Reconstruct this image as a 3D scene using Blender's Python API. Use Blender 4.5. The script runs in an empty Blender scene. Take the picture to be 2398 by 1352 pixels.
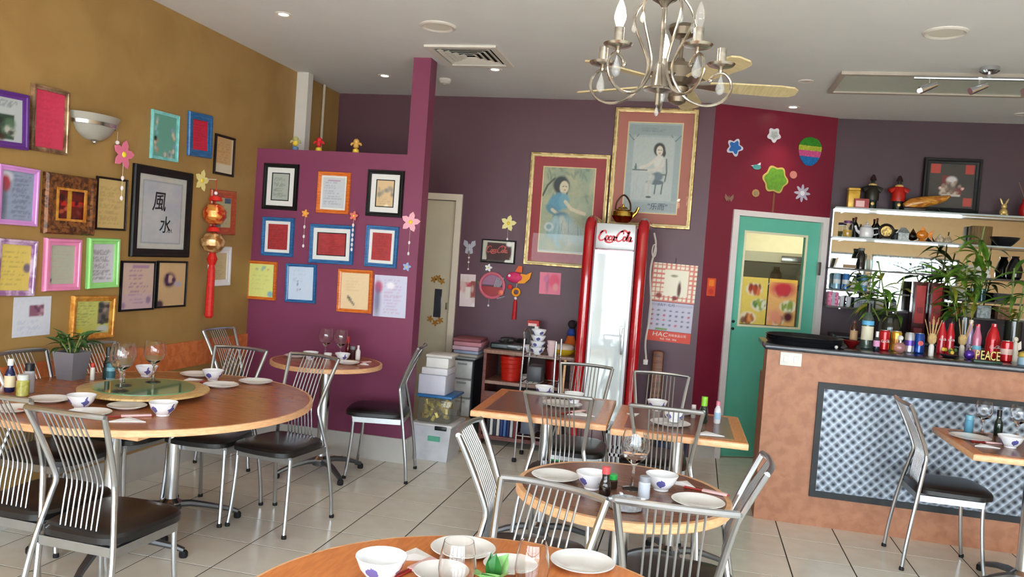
import bpy, bmesh, math, random
import numpy as np
from mathutils import Vector, Matrix

SC = bpy.context.scene
COL = SC.collection
PI = math.pi

# ------------------------------------------------------------------ camera
YAW, PITCH, ROLL = -0.22565, -0.03743, 0.07268      # looks along the room, a little to the left, phone held askew
EYE = 1.52
fw = Vector((math.sin(YAW)*math.cos(PITCH), math.cos(YAW)*math.cos(PITCH), math.sin(PITCH)))
rt = Vector((math.cos(YAW), -math.sin(YAW), 0))
up = rt.cross(fw)
rt2 = rt*math.cos(ROLL) + up*math.sin(ROLL)
up2 = up*math.cos(ROLL) - rt*math.sin(ROLL)
cam_d = bpy.data.cameras.new('camera')
cam_d.sensor_width = 36.0
cam_d.lens = 36.0*1880.0/2398.0
cam_d.clip_start = 0.05
cam = bpy.data.objects.new('camera', cam_d)
COL.objects.link(cam)
cam.matrix_world = Matrix(((rt2.x, up2.x, -fw.x, 0), (rt2.y, up2.y, -fw.y, 0), (rt2.z, up2.z, -fw.z, EYE), (0, 0, 0, 1)))
SC.camera = cam

# ------------------------------------------------------------------ daylight outside, exposure
world = bpy.data.worlds.new('daylight'); SC.world = world
world.use_nodes = True
bg = world.node_tree.nodes['Background']
bg.inputs[0].default_value = (0.81, 0.925, 1.0, 1)    # bright overcast sky
bg.inputs[1].default_value = 15.0
vs = SC.view_settings
vs.view_transform = 'Standard'; vs.look = 'None'; vs.gamma = 1.0
vs.exposure = 0.12
vs.use_curve_mapping = False
SC.cycles.max_bounces = 10
SC.cycles.diffuse_bounces = 5
SC.cycles.glossy_bounces = 5
SC.cycles.transparent_max_bounces = 24
SC.cycles.caustics_reflective = False
SC.cycles.caustics_refractive = False
SC.cycles.sample_clamp_indirect = 6.0
SC.cycles.use_denoising = True

sun_d = bpy.data.lights.new('sun', 'SUN'); sun_d.energy = 46.0; sun_d.angle = 0.02; sun_d.color = (1.0, 0.98, 0.95)
sun = bpy.data.objects.new('sun', sun_d); COL.objects.link(sun)
sun.rotation_euler = Vector((0.50, 0.10, -1.0)).to_track_quat('-Z', 'Y').to_euler()    # high sun from the side, lights the pavement outside

# the shop front is behind the camera: one light portal in each of its window openings
WIN_Y, WIN_Z0, WIN_Z1 = -1.05, 0.12, 2.06
WINS = [(-3.05, -1.62), (-1.54, -0.11), (-0.03, 1.40), (1.48, 2.91), (2.99, 4.42)]
for a, b in WINS:
    ld = bpy.data.lights.new('window_portal', 'AREA'); ld.shape = 'RECTANGLE'
    ld.size = b-a; ld.size_y = WIN_Z1-WIN_Z0; ld.cycles.is_portal = True
    lo = bpy.data.objects.new('window_portal', ld); COL.objects.link(lo)
    lo.location = ((a+b)/2, WIN_Y-0.10, (WIN_Z0+WIN_Z1)/2); lo.rotation_euler = (PI/2, 0, 0)

# ------------------------------------------------------------------ materials
def lin(c):
    out = []
    for v in c[:3]:
        v = v/255.0
        out.append(v/12.92 if v <= 0.04045 else ((v+0.055)/1.055)**2.4)
    return tuple(out)+(1.0,)

MATS = {}
def mat(name, rgb, rough=0.5, metal=0.0, var=0.06, scale=12.0, bump=0.0, coat=0.0, trans=0.0, emit=None, estr=0.0, ior=1.45, spec=0.5, bscale=None):
    if name in MATS: return MATS[name]
    m = bpy.data.materials.new(name); m.use_nodes = True
    nt = m.node_tree; N = nt.nodes; b = N['Principled BSDF']
    col = lin(rgb)
    b.inputs['Roughness'].default_value = rough
    b.inputs['Metallic'].default_value = metal
    b.inputs['IOR'].default_value = ior
    b.inputs['Specular IOR Level'].default_value = spec
    b.inputs['Coat Weight'].default_value = coat
    b.inputs['Coat Roughness'].default_value = 0.05
    b.inputs['Transmission Weight'].default_value = trans
    tc = N.new('ShaderNodeTexCoord'); no = N.new('ShaderNodeTexNoise')
    no.inputs['Scale'].default_value = scale; no.inputs['Detail'].default_value = 4
    nt.links.new(tc.outputs['Object'], no.inputs['Vector'])
    if var > 0:
        mr = N.new('ShaderNodeMapRange')
        mr.inputs['From Min'].default_value = 0.3; mr.inputs['From Max'].default_value = 0.7
        mr.inputs['To Min'].default_value = 1-var; mr.inputs['To Max'].default_value = 1+var
        nt.links.new(no.outputs['Fac'], mr.inputs['Value'])
        mx = N.new('ShaderNodeMix'); mx.data_type = 'RGBA'; mx.blend_type = 'MULTIPLY'
        mx.inputs['Factor'].default_value = 1.0
        mx.inputs['A'].default_value = col
        nt.links.new(mr.outputs['Result'], mx.inputs['B'])
        nt.links.new(mx.outputs['Result'], b.inputs['Base Color'])
    else:
        b.inputs['Base Color'].default_value = col
    if bump > 0:
        bp = N.new('ShaderNodeBump'); bp.inputs['Strength'].default_value = bump; bp.inputs['Distance'].default_value = 0.004
        n2 = no
        if bscale:
            n2 = N.new('ShaderNodeTexNoise'); n2.inputs['Scale'].default_value = bscale; n2.inputs['Detail'].default_value = 3
            nt.links.new(tc.outputs['Object'], n2.inputs['Vector'])
        nt.links.new(n2.outputs['Fac'], bp.inputs['Height'])
        nt.links.new(bp.outputs['Normal'], b.inputs['Normal'])
    if emit:
        b.inputs['Emission Color'].default_value = lin(emit); b.inputs['Emission Strength'].default_value = estr
    MATS[name] = m
    return m

def two_tone(name, c1, c2, scale, rough=0.6, bump=0.0, stretch=(1, 1, 1), lo=0.4, hi=0.6, metal=0.0, coat=0.0, detail=6):
    """colour that wanders between two tones: sponge paint, wood grain, gilt, stains"""
    if name in MATS: return MATS[name]
    m = bpy.data.materials.new(name); m.use_nodes = True
    nt = m.node_tree; N = nt.nodes; b = N['Principled BSDF']
    tc = N.new('ShaderNodeTexCoord'); mp = N.new('ShaderNodeMapping'); mp.inputs['Scale'].default_value = stretch
    no = N.new('ShaderNodeTexNoise'); no.inputs['Scale'].default_value = scale; no.inputs['Detail'].default_value = detail
    no.inputs['Distortion'].default_value = 0.4
    cr = N.new('ShaderNodeValToRGB')
    cr.color_ramp.elements[0].position = lo; cr.color_ramp.elements[0].color = lin(c1)
    cr.color_ramp.elements[1].position = hi; cr.color_ramp.elements[1].color = lin(c2)
    nt.links.new(tc.outputs['Object'], mp.inputs['Vector']); nt.links.new(mp.outputs['Vector'], no.inputs['Vector'])
    nt.links.new(no.outputs['Fac'], cr.inputs['Fac']); nt.links.new(cr.outputs['Color'], b.inputs['Base Color'])
    b.inputs['Roughness'].default_value = rough; b.inputs['Metallic'].default_value = metal
    b.inputs['Coat Weight'].default_value = coat; b.inputs['Coat Roughness'].default_value = 0.08
    if bump > 0:
        bp = N.new('ShaderNodeBump'); bp.inputs['Strength'].default_value = bump; bp.inputs['Distance'].default_value = 0.004
        nt.links.new(no.outputs['Fac'], bp.inputs['Height']); nt.links.new(bp.outputs['Normal'], b.inputs['Normal'])
    MATS[name] = m
    return m

def glass(name, tint=(255, 255, 255), ior=1.45, rough=0.0, body=0.0, bodycol=(255, 255, 255)):
    """clear thin glass: lets light through, mirrors at a grazing angle"""
    if name in MATS: return MATS[name]
    m = bpy.data.materials.new(name); m.use_nodes = True
    nt = m.node_tree; N = nt.nodes; N.remove(N['Principled BSDF'])
    out = N['Material Output']
    tr = N.new('ShaderNodeBsdfTransparent'); tr.inputs[0].default_value = lin(tint)
    gl = N.new('ShaderNodeBsdfGlossy'); gl.inputs['Roughness'].default_value = rough
    fr = N.new('ShaderNodeFresnel'); ge = N.new('ShaderNodeNewGeometry'); mr = N.new('ShaderNodeMapRange')
    mr.inputs['To Min'].default_value = ior; mr.inputs['To Max'].default_value = 1/ior      # the same mirror strength from both sides
    nt.links.new(ge.outputs['Backfacing'], mr.inputs['Value']); nt.links.new(mr.outputs['Result'], fr.inputs['IOR'])
    mx = N.new('ShaderNodeMixShader')
    nt.links.new(fr.outputs[0], mx.inputs[0]); nt.links.new(gl.outputs[0], mx.inputs[2])
    if body > 0:
        df = N.new('ShaderNodeBsdfDiffuse'); df.inputs[0].default_value = lin(bodycol)
        m2 = N.new('ShaderNodeMixShader'); m2.inputs[0].default_value = body
        nt.links.new(tr.outputs[0], m2.inputs[1]); nt.links.new(df.outputs[0], m2.inputs[2])
        nt.links.new(m2.outputs[0], mx.inputs[1])
    else:
        nt.links.new(tr.outputs[0], mx.inputs[1])
    nt.links.new(mx.outputs[0], out.inputs['Surface'])
    MATS[name] = m
    return m

def print_mat(name='printed_paper', rough=0.55):
    """paper whose printed colours are stored on the sheet itself"""
    if name in MATS: return MATS[name]
    m = bpy.data.materials.new(name); m.use_nodes = True
    nt = m.node_tree; b = nt.nodes['Principled BSDF']
    at = nt.nodes.new('ShaderNodeAttribute'); at.attribute_name = 'ink'
    nt.links.new(at.outputs['Color'], b.inputs['Base Color'])
    b.inputs['Roughness'].default_value = rough
    MATS[name] = m
    return m

# ------------------------------------------------------------------ mesh building
class MB:
    def __init__(s): s.v = []; s.f = []; s.m = []
    def add(s, vs_, fs, m=0):
        o = len(s.v); s.v += [tuple(p) for p in vs_]
        for q in fs: s.f.append(tuple(i+o for i in q)); s.m.append(m)
        return s
    def box(s, x0, x1, y0, y1, z0, z1, m=0):
        return s.add([(x0,y0,z0),(x1,y0,z0),(x1,y1,z0),(x0,y1,z0),(x0,y0,z1),(x1,y0,z1),(x1,y1,z1),(x0,y1,z1)],
                     [(0,3,2,1),(4,5,6,7),(0,1,5,4),(1,2,6,5),(2,3,7,6),(3,0,4,7)], m)
    def rbox(s, x0, x1, y0, y1, z0, z1, r=0.01, seg=2, m=0):
        bm = bmesh.new(); bmesh.ops.create_cube(bm, size=1)
        for v in bm.verts: v.co = Vector(((x0+x1)/2+v.co.x*(x1-x0), (y0+y1)/2+v.co.y*(y1-y0), (z0+z1)/2+v.co.z*(z1-z0)))
        bmesh.ops.bevel(bm, geom=bm.edges[:], offset=r, segments=seg, profile=0.5, affect='EDGES')
        bm.verts.index_update()
        s.add([v.co[:] for v in bm.verts], [[v.index for v in f.verts] for f in bm.faces], m); bm.free()
        return s
    def lathe(s, prof, n=24, c=(0,0,0), m=0, caps=True, sx=1.0, sy=1.0):
        vs_ = []; fs = []
        for r, z in prof:
            for k in range(n):
                a = 2*PI*k/n; vs_.append((c[0]+r*sx*math.cos(a), c[1]+r*sy*math.sin(a), c[2]+z))
        for i in range(len(prof)-1):
            for k in range(n):
                k2 = (k+1) % n; fs.append((i*n+k, i*n+k2, (i+1)*n+k2, (i+1)*n+k))
        if caps:
            if prof[0][0] > 1e-6: fs.append(tuple(range(n-1, -1, -1)))
            if prof[-1][0] > 1e-6: fs.append(tuple((len(prof)-1)*n+k for k in range(n)))
        return s.add(vs_, fs, m)
    def tube(s, pts, r, n=8, m=0, closed=False, flat=1.0):
        P = [Vector(p) for p in pts]; L = len(P)
        R = r if isinstance(r, (list, tuple)) else [r]*L
        T = []
        for i in range(L):
            a = P[(i-1) % L] if (closed or i > 0) else P[i]; b = P[(i+1) % L] if (closed or i < L-1) else P[i]
            T.append((b-a).normalized())
        ref = Vector((0,0,1)) if abs(T[0].z) < 0.9 else Vector((1,0,0))
        nrm = T[0].cross(ref).normalized()
        vs_ = []; fs = []
        for i in range(L):
            nrm = (nrm - T[i]*nrm.dot(T[i])).normalized(); bi = T[i].cross(nrm)
            for k in range(n):
                a = 2*PI*k/n; vs_.append(P[i] + (nrm*math.cos(a) + bi*math.sin(a)*flat)*R[i])
        for i in range(L-1 if not closed else L):
            j = (i+1) % L
            for k in range(n):
                k2 = (k+1) % n; fs.append((i*n+k, i*n+k2, j*n+k2, j*n+k))
        if not closed: fs += [tuple(range(n-1,-1,-1)), tuple((L-1)*n+k for k in range(n))]
        return s.add(vs_, fs, m)
    def ball(s, c, r, n=12, k=8, m=0, sz=1.0, sx=1.0, sy=1.0):
        prof = [(r*math.sin(PI*i/k), -r*sz*math.cos(PI*i/k)) for i in range(k+1)]
        prof[0] = (1e-5, prof[0][1]); prof[-1] = (1e-5, prof[-1][1])
        return s.lathe(prof, n, c, m, False, sx, sy)
    def plate(s, pts, y0, y1, m=0):
        """flat polygon in the local x-z plane with a thickness along y"""
        n = len(pts); vs_ = [(x, y0, z) for x, z in pts]+[(x, y1, z) for x, z in pts]
        fs = [tuple(range(n)), tuple(range(2*n-1, n-1, -1))]+[((i+1) % n, i, n+i, n+(i+1) % n) for i in range(n)]
        return s.add(vs_, fs, m)
    def slab(s, pts, z0, z1, m=0):
        n = len(pts); vs_ = [(x, y, z0) for x, y in pts]+[(x, y, z1) for x, y in pts]
        fs = [tuple(range(n-1,-1,-1)), tuple(range(n, 2*n))]+[(i, (i+1) % n, n+(i+1) % n, n+i) for i in range(n)]
        return s.add(vs_, fs, m)
    def moulding(s, w, h, bw, prof, m=0):
        """mitred picture-frame moulding; prof = [(inset 0..1 of bw, depth)]"""
        rings = []
        for t, d in prof:
            a, b = w/2-bw*t, h/2-bw*t
            rings.append([(-a,-d,-b),(a,-d,-b),(a,-d,b),(-a,-d,b)])
        vs_ = [p for r in rings for p in r]; fs = []
        for i in range(len(rings)-1):
            for k in range(4):
                k2 = (k+1) % 4; fs.append((i*4+k, i*4+k2, (i+1)*4+k2, (i+1)*4+k))
        return s.add(vs_, fs, m)
    def build(s, name, mats, parent=None, loc=(0,0,0), rot=(0,0,0), smooth=30):
        me = bpy.data.meshes.new(name); me.from_pydata(s.v, [], s.f)
        mats = mats if isinstance(mats, (list, tuple)) else [mats]
        for m_ in mats: me.materials.append(m_)
        if len(mats) > 1: me.polygons.foreach_set('material_index', s.m)
        if smooth:
            me.polygons.foreach_set('use_smooth', [True]*len(me.polygons)); me.set_sharp_from_angle(angle=math.radians(smooth))
        me.update()
        return link(name, me, parent, loc, rot)

def link(name, data, parent=None, loc=(0,0,0), rot=(0,0,0), scale=None):
    o = bpy.data.objects.new(name, data); COL.objects.link(o)
    o.parent = parent; o.location = loc; o.rotation_euler = rot
    if scale: o.scale = scale
    return o
def tag(o, label, cat, group=None, kind=None):
    o['label'] = label; o['category'] = cat
    if group: o['group'] = group
    if kind: o['kind'] = kind
    return o
def empty(name, label, cat, loc=(0,0,0), rz=0.0, group=None, kind=None, rot=None):
    o = link(name, None, None, loc, rot or (0,0,rz)); o.empty_display_size = 0.05
    return tag(o, label, cat, group, kind)
def struct(o, label, cat): return tag(o, label, cat, None, 'structure')
def copy_tree(o, parent=None):
    c = o.copy(); COL.objects.link(c); c.parent = parent
    for ch in list(o.children): copy_tree(ch, c)
    return c
def smooth_path(pts, n=6):
    """Catmull-Rom through the points"""
    P = [Vector(p) for p in pts]; P = [P[0]*2-P[1]]+P+[P[-1]*2-P[-2]]; out = []
    for i in range(1, len(P)-2):
        for k in range(n):
            t = k/n; a, b, c, d = P[i-1], P[i], P[i+1], P[i+2]
            out.append(0.5*((2*b)+(c-a)*t+(2*a-5*b+4*c-d)*t*t+(3*b-a-3*c+d)*t**3))
    out.append(P[-2]); return out
def text_mesh(body, size, depth=0.001, font=None, shear=0.0, sx=1.0, bold=0.0):
    cu = bpy.data.curves.new('lettering', 'FONT'); cu.body = body; cu.size = size; cu.extrude = depth
    cu.offset = bold; cu.align_x = 'CENTER'; cu.align_y = 'CENTER'; cu.shear = shear; cu.resolution_u = 3
    ob = bpy.data.objects.new('lettering', cu); COL.objects.link(ob)
    dg = bpy.context.evaluated_depsgraph_get(); dg.update()
    me = bpy.data.meshes.new_from_object(ob.evaluated_get(dg))
    bpy.data.objects.remove(ob); bpy.data.curves.remove(cu)
    for v in me.vertices:                               # stand the letters up: x right, z up, front towards -y
        x, y, z = v.co; v.co = (x*sx, -z, y)
    return me
def lettering(body, size, m, parent, loc, depth=0.001, shear=0.0, name='lettering', sx=1.0, rot=(0,0,0), bold=0.0):
    me = text_mesh(body, size, depth, None, shear, sx, bold); me.materials.clear(); me.materials.append(m)
    return link(name, me, parent, loc, rot)
# ------------------------------------------------------------------ the room
LX, PY_, BY_, RY_, CZ = -3.25, 5.40, 6.70, 7.19, 2.885      # left wall, partition, back wall, bar wall, ceiling
RX, FY = 6.20, WIN_Y
AX, AY = 0.035, 6.70                                         # foot of the angled wall with the kitchen door
BX = 1.035
ANG = math.atan2(RY_-0.02-AY, BX-AX)
AL = math.hypot(BX-AX, RY_-0.02-AY)

ochre = two_tone('ochre_paint', (154,119,66), (164,129,76), 3.0, 0.62, 0.05)
plum = mat('plum_paint', (90,60,71), 0.45, var=0.04, scale=4)
berry = mat('berry_paint', (124,55,86), 0.45, var=0.04, scale=4)
wine = mat('wine_red_paint', (112,18,44), 0.42, var=0.04, scale=4)
ceil_m = mat('ceiling_paint', (228,230,232), 0.8, var=0.02, scale=3)
cream_m = mat('cream_paint', (208,178,140), 0.7, var=0.03)
white_gloss = mat('white_gloss_paint', (222,218,212), 0.35, var=0.02)
skirt_m = mat('grey_skirting', (196,192,186), 0.4, var=0.03)
dado_m = two_tone('orange_sponge_laminate', (196,104,52), (216,126,72), 22.0, 0.5, 0.06)

def tile_material():
    m = bpy.data.materials.new('beige_floor_tile'); m.use_nodes = True
    nt = m.node_tree; N = nt.nodes; b = N['Principled BSDF']
    oi = N.new('ShaderNodeObjectInfo'); tc = N.new('ShaderNodeTexCoord')
    no = N.new('ShaderNodeTexNoise'); no.inputs['Scale'].default_value = 9; no.inputs['Detail'].default_value = 7
    nt.links.new(tc.outputs['Object'], no.inputs['Vector'])
    ad = N.new('ShaderNodeMath'); ad.operation = 'MULTIPLY_ADD'
    nt.links.new(oi.outputs['Random'], ad.inputs[0]); ad.inputs[1].default_value = 0.35; nt.links.new(no.outputs['Fac'], ad.inputs[2])
    cr = N.new('ShaderNodeValToRGB')
    cr.color_ramp.elements[0].position = 0.35; cr.color_ramp.elements[0].color = lin((224,218,204))
    cr.color_ramp.elements[1].position = 0.95; cr.color_ramp.elements[1].color = lin((238,234,222))
    nt.links.new(ad.outputs[0], cr.inputs['Fac']); nt.links.new(cr.outputs['Color'], b.inputs['Base Color'])
    b.inputs['Roughness'].default_value = 0.2
    return m
tile_m = tile_material()
grout_m = mat('dark_grout', (62,52,42), 0.9, var=0.1, scale=40)

# floor: grout bed, one object for each tile that shows, the rest of the field in one piece
floor_o = MB().box(LX-0.1, RX+0.1, FY-0.1, 9.3, -0.12, -0.0014).build('floor', grout_m, smooth=0)
struct(floor_o, 'beige square floor tiles with dark grout lines', 'floor')
TP, TG = 0.3333, 0.0062
def tile_mb(mb, x, y, w=TP-TG, z=0.0):
    b = 0.0006
    return mb.add([(x-w/2,y-w/2,-0.006),(x+w/2,y-w/2,-0.006),(x+w/2,y+w/2,-0.006),(x-w/2,y+w/2,-0.006),
                   (x-w/2+b,y-w/2+b,z),(x+w/2-b,y-w/2+b,z),(x+w/2-b,y+w/2-b,z),(x-w/2+b,y+w/2-b,z)],
                  [(4,5,6,7),(0,1,5,4),(1,2,6,5),(2,3,7,6),(3,0,4,7)])
tile_me = None; rest = MB(); shown = []; cand = []
for i in range(-12, 18):
    for j in range(-18, 12):
        x = 0.594+TP*(i+0.5); y = 3.595+TP*(j+0.5)
        if x < LX-0.05 or x > RX+0.05 or y < FY-0.05 or y > 7.25: continue
        d = Vector((x, y, -EYE)); zc = d.dot(fw); seen = False
        if zc > 0.3:
            u_, v_ = d.dot(rt2)/zc, d.dot(up2)/zc
            seen = abs(u_) < 0.66 and abs(v_) < 0.385 and y > 2.4 and x < 2.6 and not (y > 5.6 and x > 0.6)
        cand.append((zc if seen else 1e9, x, y))
cand.sort()
for k, (zc, x, y) in enumerate(cand):
    if zc < 1e8 and k < 290:
        if tile_me is None:
            o = tile_mb(MB(), 0, 0).build('floor_tile', tile_m, floor_o, (x,y,0), smooth=0); tile_me = o.data
        else: link('floor_tile', tile_me, floor_o, (x,y,0))
    else: tile_mb(rest, x, y)
o = rest.build('floor_tile_field', tile_m, floor_o, smooth=0); o['kind'] = 'stuff'

ceiling = struct(MB().box(LX-0.1, RX+0.1, FY-0.1, 9.3, CZ, CZ+0.1).build('ceiling', ceil_m, smooth=0), 'flat pale grey ceiling', 'ceiling')
struct(MB().box(LX-0.1, LX, FY, 9.2, -0.01, CZ).build('wall_left', ochre, smooth=0), 'ochre yellow wall hung with framed sheets', 'wall')
struct(MB().box(LX, LX+0.012, FY, PY_, 0.645, 0.815).build('trim_1', dado_m, smooth=0), 'mottled orange dado strip along the ochre wall', 'dado')
struct(MB().box(LX, LX+0.014, FY, PY_-0.014, 0, 0.175).build('baseboard_left', skirt_m, smooth=0), 'pale grey skirting along the ochre wall', 'skirting')
part = MB().box(LX, -2.07, PY_, PY_+0.13, 0, 2.20).box(-2.07, -1.94, PY_, PY_+0.13, 0, CZ).build('wall_partition', berry, smooth=0)
struct(part, 'berry purple partition wall with a full-height post at its end', 'wall')
struct(MB().box(LX+0.012, -1.925, PY_-0.014, PY_, 0, 0.175).box(-1.94, -1.925, PY_, PY_+0.13, 0, 0.175).build('baseboard_partition', skirt_m, smooth=0), 'pale grey skirting along the berry partition', 'skirting')
struct(MB().box(LX, LX+0.10, 5.92, 6.0, 0, CZ).build('trim_2', white_gloss, smooth=0), 'white boxed column against the ochre wall', 'column')
struct(MB().tube([(LX+0.02, 6.36, 0), (LX+0.02, 6.36, CZ)], 0.012, 8).build('trim_3', mat('conduit_grey', (200,190,170), 0.5), smooth=40), 'thin vertical conduit on the ochre wall behind the column', 'pipe')
# back wall with the cream door opening
DX0, DX1, DZ = -2.72, -2.03, 2.04
wb = MB().box(LX, DX0, BY_, BY_+0.12, 0, CZ).box(DX0, DX1, BY_, BY_+0.12, DZ, CZ).box(DX1, AX, BY_, BY_+0.12, 0, CZ)
struct(wb.build('wall_back', plum, smooth=0), 'dusky plum back wall with the two posters', 'wall')
struct(MB().box(DX1+0.06, AX-0.02, BY_-0.014, BY_, 0, 0.13).build('baseboard_back', skirt_m, smooth=0), 'pale grey skirting along the plum back wall', 'skirting')
# angled wall around the kitchen door (built in its own axes, then turned)
S0, S1, GD = 0.225, AL-0.01, 2.05
wa = MB().box(0, S0, 0, 0.12, 0, CZ).box(S0, S1, 0, 0.12, GD, CZ).box(S1, AL, 0, 0.12, 0, CZ)
struct(wa.build('wall_angled', wine, None, (AX,AY,0), (0,0,ANG), 0), 'wine red angled wall above the green door', 'wall')
struct(MB().box(0.005, S0, -0.012, 0, 0, 0.13).build('baseboard_angled', skirt_m, None, (AX,AY,0), (0,0,ANG), 0), 'short pale skirting left of the green door', 'skirting')
struct(MB().box(BX-0.005, RX, RY_, RY_+0.1, 0, CZ).build('wall_bar', mat('bar_wall_paint', (64,43,53), 0.5, var=0.04, scale=4), smooth=0), 'dark plum wall behind the bar shelves', 'wall')
struct(MB().box(RX, RX+0.1, FY, RY_+0.1, -0.01, CZ).build('wall_right', cream_m, smooth=0), 'cream wall at the far right end', 'wall')
# street wall behind the camera with four shop windows
wf = MB().box(LX-0.1, WINS[0][0], FY-0.1, FY, -0.01, CZ).box(WINS[-1][1], RX+0.1, FY-0.1, FY, -0.01, CZ)
wf.box(WINS[0][0], WINS[-1][1], FY-0.1, FY, WIN_Z1, CZ).box(WINS[0][0], WINS[-1][1], FY-0.1, FY, -0.01, WIN_Z0)
for (a0, a1), (b0, b1) in zip(WINS[:-1], WINS[1:]): wf.box(a1, b0, FY-0.1, FY, WIN_Z0, WIN_Z1)
struct(wf.build('wall_front', cream_m, smooth=0), 'cream street wall with the shop windows', 'wall')
win_glass = glass('window_glass')
alu = mat('dark_aluminium', (60,60,62), 0.4, 0.6)
for i, (a, b) in enumerate(WINS):
    w = empty('window_%d' % (i+1), 'shop window %s of the street wall' % ['nearest the ochre wall', 'second from the ochre wall', 'third from the ochre wall', 'second from the cream wall', 'nearest the cream wall'][i], 'window', ((a+b)/2, FY-0.05, WIN_Z0), kind='structure')
    h = WIN_Z1-WIN_Z0; hw = (b-a)/2
    fr = MB().box(-hw, -hw+0.04, -0.03, 0.03, 0, h).box(hw-0.04, hw, -0.03, 0.03, 0, h).box(-hw+0.04, hw-0.04, -0.03, 0.03, 0, 0.05).box(-hw+0.04, hw-0.04, -0.03, 0.03, h-0.04, h).box(-hw+0.04, hw-0.04, -0.03, 0.03, 0.62, 0.66)
    fr.build('window_frame', alu, w, smooth=0)
    MB().box(-hw+0.04, hw-0.04, -0.004, 0.004, 0.05, 0.62).build('pane', win_glass, w, smooth=0)
    MB().box(-hw+0.04, hw-0.04, -0.004, 0.004, 0.66, h-0.04).build('pane', win_glass, w, smooth=0)
pv = MB().box(-9, 10, -14, FY-0.1, -0.12, -0.05).build('street_pavement', mat('pale_concrete', (176,172,164), 0.9, var=0.08, scale=3), smooth=0)
struct(pv, 'pale concrete pavement outside the shop windows', 'pavement')

# ---- cream door in the back wall
door_cream = mat('cream_door_paint', (206,194,168), 0.45, var=0.03, scale=5)
d1 = empty('door_1', 'narrow cream door in the plum wall', 'door', (0, BY_, 0), kind='structure')
MB().box(DX1-0.055, DX1+0.0, -0.02, 0.10, 0, DZ).box(DX0, DX0+0.055, -0.02, 0.10, 0, DZ).box(DX0+0.055, DX1-0.055, -0.02, 0.10, DZ-0.055, DZ).build('door_frame', mat('cream_gloss', (226,212,192), 0.35, var=0.02), d1, smooth=0)
MB().box(DX0+0.06, DX1-0.06, 0.03, 0.07, 0.01, DZ-0.06).build('door_leaf', door_cream, d1, smooth=0)
MB().rbox(-2.237, -2.170, 0.022, 0.032, 0.955, 1.205, 0.004).build('viewing_slot', mat('slate_glass', (62,64,72), 0.15, var=0.1, scale=8, coat=0.5), d1)
MB().rbox(-2.128, -2.115, 0.018, 0.03, 1.03, 1.09, 0.003).build('lock_plate', mat('dull_brass', (120,104,76), 0.4, 0.8), d1)

# ---- green kitchen door in the angled wall, seen through its window the kitchen
green = mat('sea_green_paint', (96,182,160), 0.4, var=0.04, scale=5)
jamb_m = mat('white_lilac_gloss', (222,214,214), 0.35, var=0.02)
d2 = empty('door_2', 'sea green kitchen door with a glazed upper half', 'door', (AX,AY,0), ANG, kind='structure')
MB().box(S0, S0+0.052, -0.02, 0.12, 0, GD).box(S1-0.052, S1, -0.02, 0.12, 0, GD).box(S0+0.052, S1-0.052, -0.02, 0.12, GD-0.045, GD).build('door_frame', jamb_m, d2, smooth=0)
L0, L1, G0, G1, GZ0, GZ1 = S0+0.055, S1-0.055, 0.362, 0.918, 1.11, 1.878
MB().box(L0, G0, 0.02, 0.06, 0.012, GD-0.048).box(G1, L1, 0.02, 0.06, 0.012, GD-0.048).box(G0, G1, 0.02, 0.06, 0.012, GZ0).box(G0, G1, 0.02, 0.06, GZ1, GD-0.048).build('door_leaf', green, d2, smooth=0)
MB().box(G0, G1, 0.036, 0.042, GZ0, GZ1).build('pane', glass('door_glass', (250,252,248)), d2, smooth=0)
bead = MB().box(G0-0.012, G0+0.006, 0.012, 0.02, GZ0-0.012, GZ1+0.012).box(G1-0.006, G1+0.012, 0.012, 0.02, GZ0-0.012, GZ1+0.012).box(G0+0.006, G1-0.006, 0.012, 0.02, GZ0-0.012, GZ0+0.006).box(G0+0.006, G1-0.006, 0.012, 0.02, GZ1-0.006, GZ1+0.012)
bead.build('glazing_bead', mat('cream_bead', (226,222,190), 0.4, var=0.02), d2, smooth=0)
for zz in (1.62, 0.35): MB().rbox(S1-0.075, S1-0.045, -0.026, -0.018, zz-0.055, zz+0.055, 0.003).build('hinge', mat('steel_hinge', (130,130,128), 0.35, 0.9), d2)
for zz in (1.135, 1.075): MB().lathe([(0.012,0),(0.012,0.01),(0.007,0.014)], 12).build('lock_screw', mat('dark_screw', (40,50,46), 0.4, 0.5), d2, (L0+0.035, 0.02, zz), (PI/2,0,0))
# kitchen behind: pale tiled room, hood, shelf, white bins
kw = mat('kitchen_wall_white', (232,226,200), 0.6, var=0.03, scale=3)
kt = MB().box(LX, 3.2, 9.1, 9.2, 0, CZ).box(-0.5, -0.4, BY_+0.12, 9.2, 0, CZ).box(3.2, 3.3, RY_+0.1, 9.2, 0, CZ)
struct(kt.build('wall_kitchen', kw, smooth=0), 'pale kitchen walls seen through the green door', 'wall')
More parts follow.
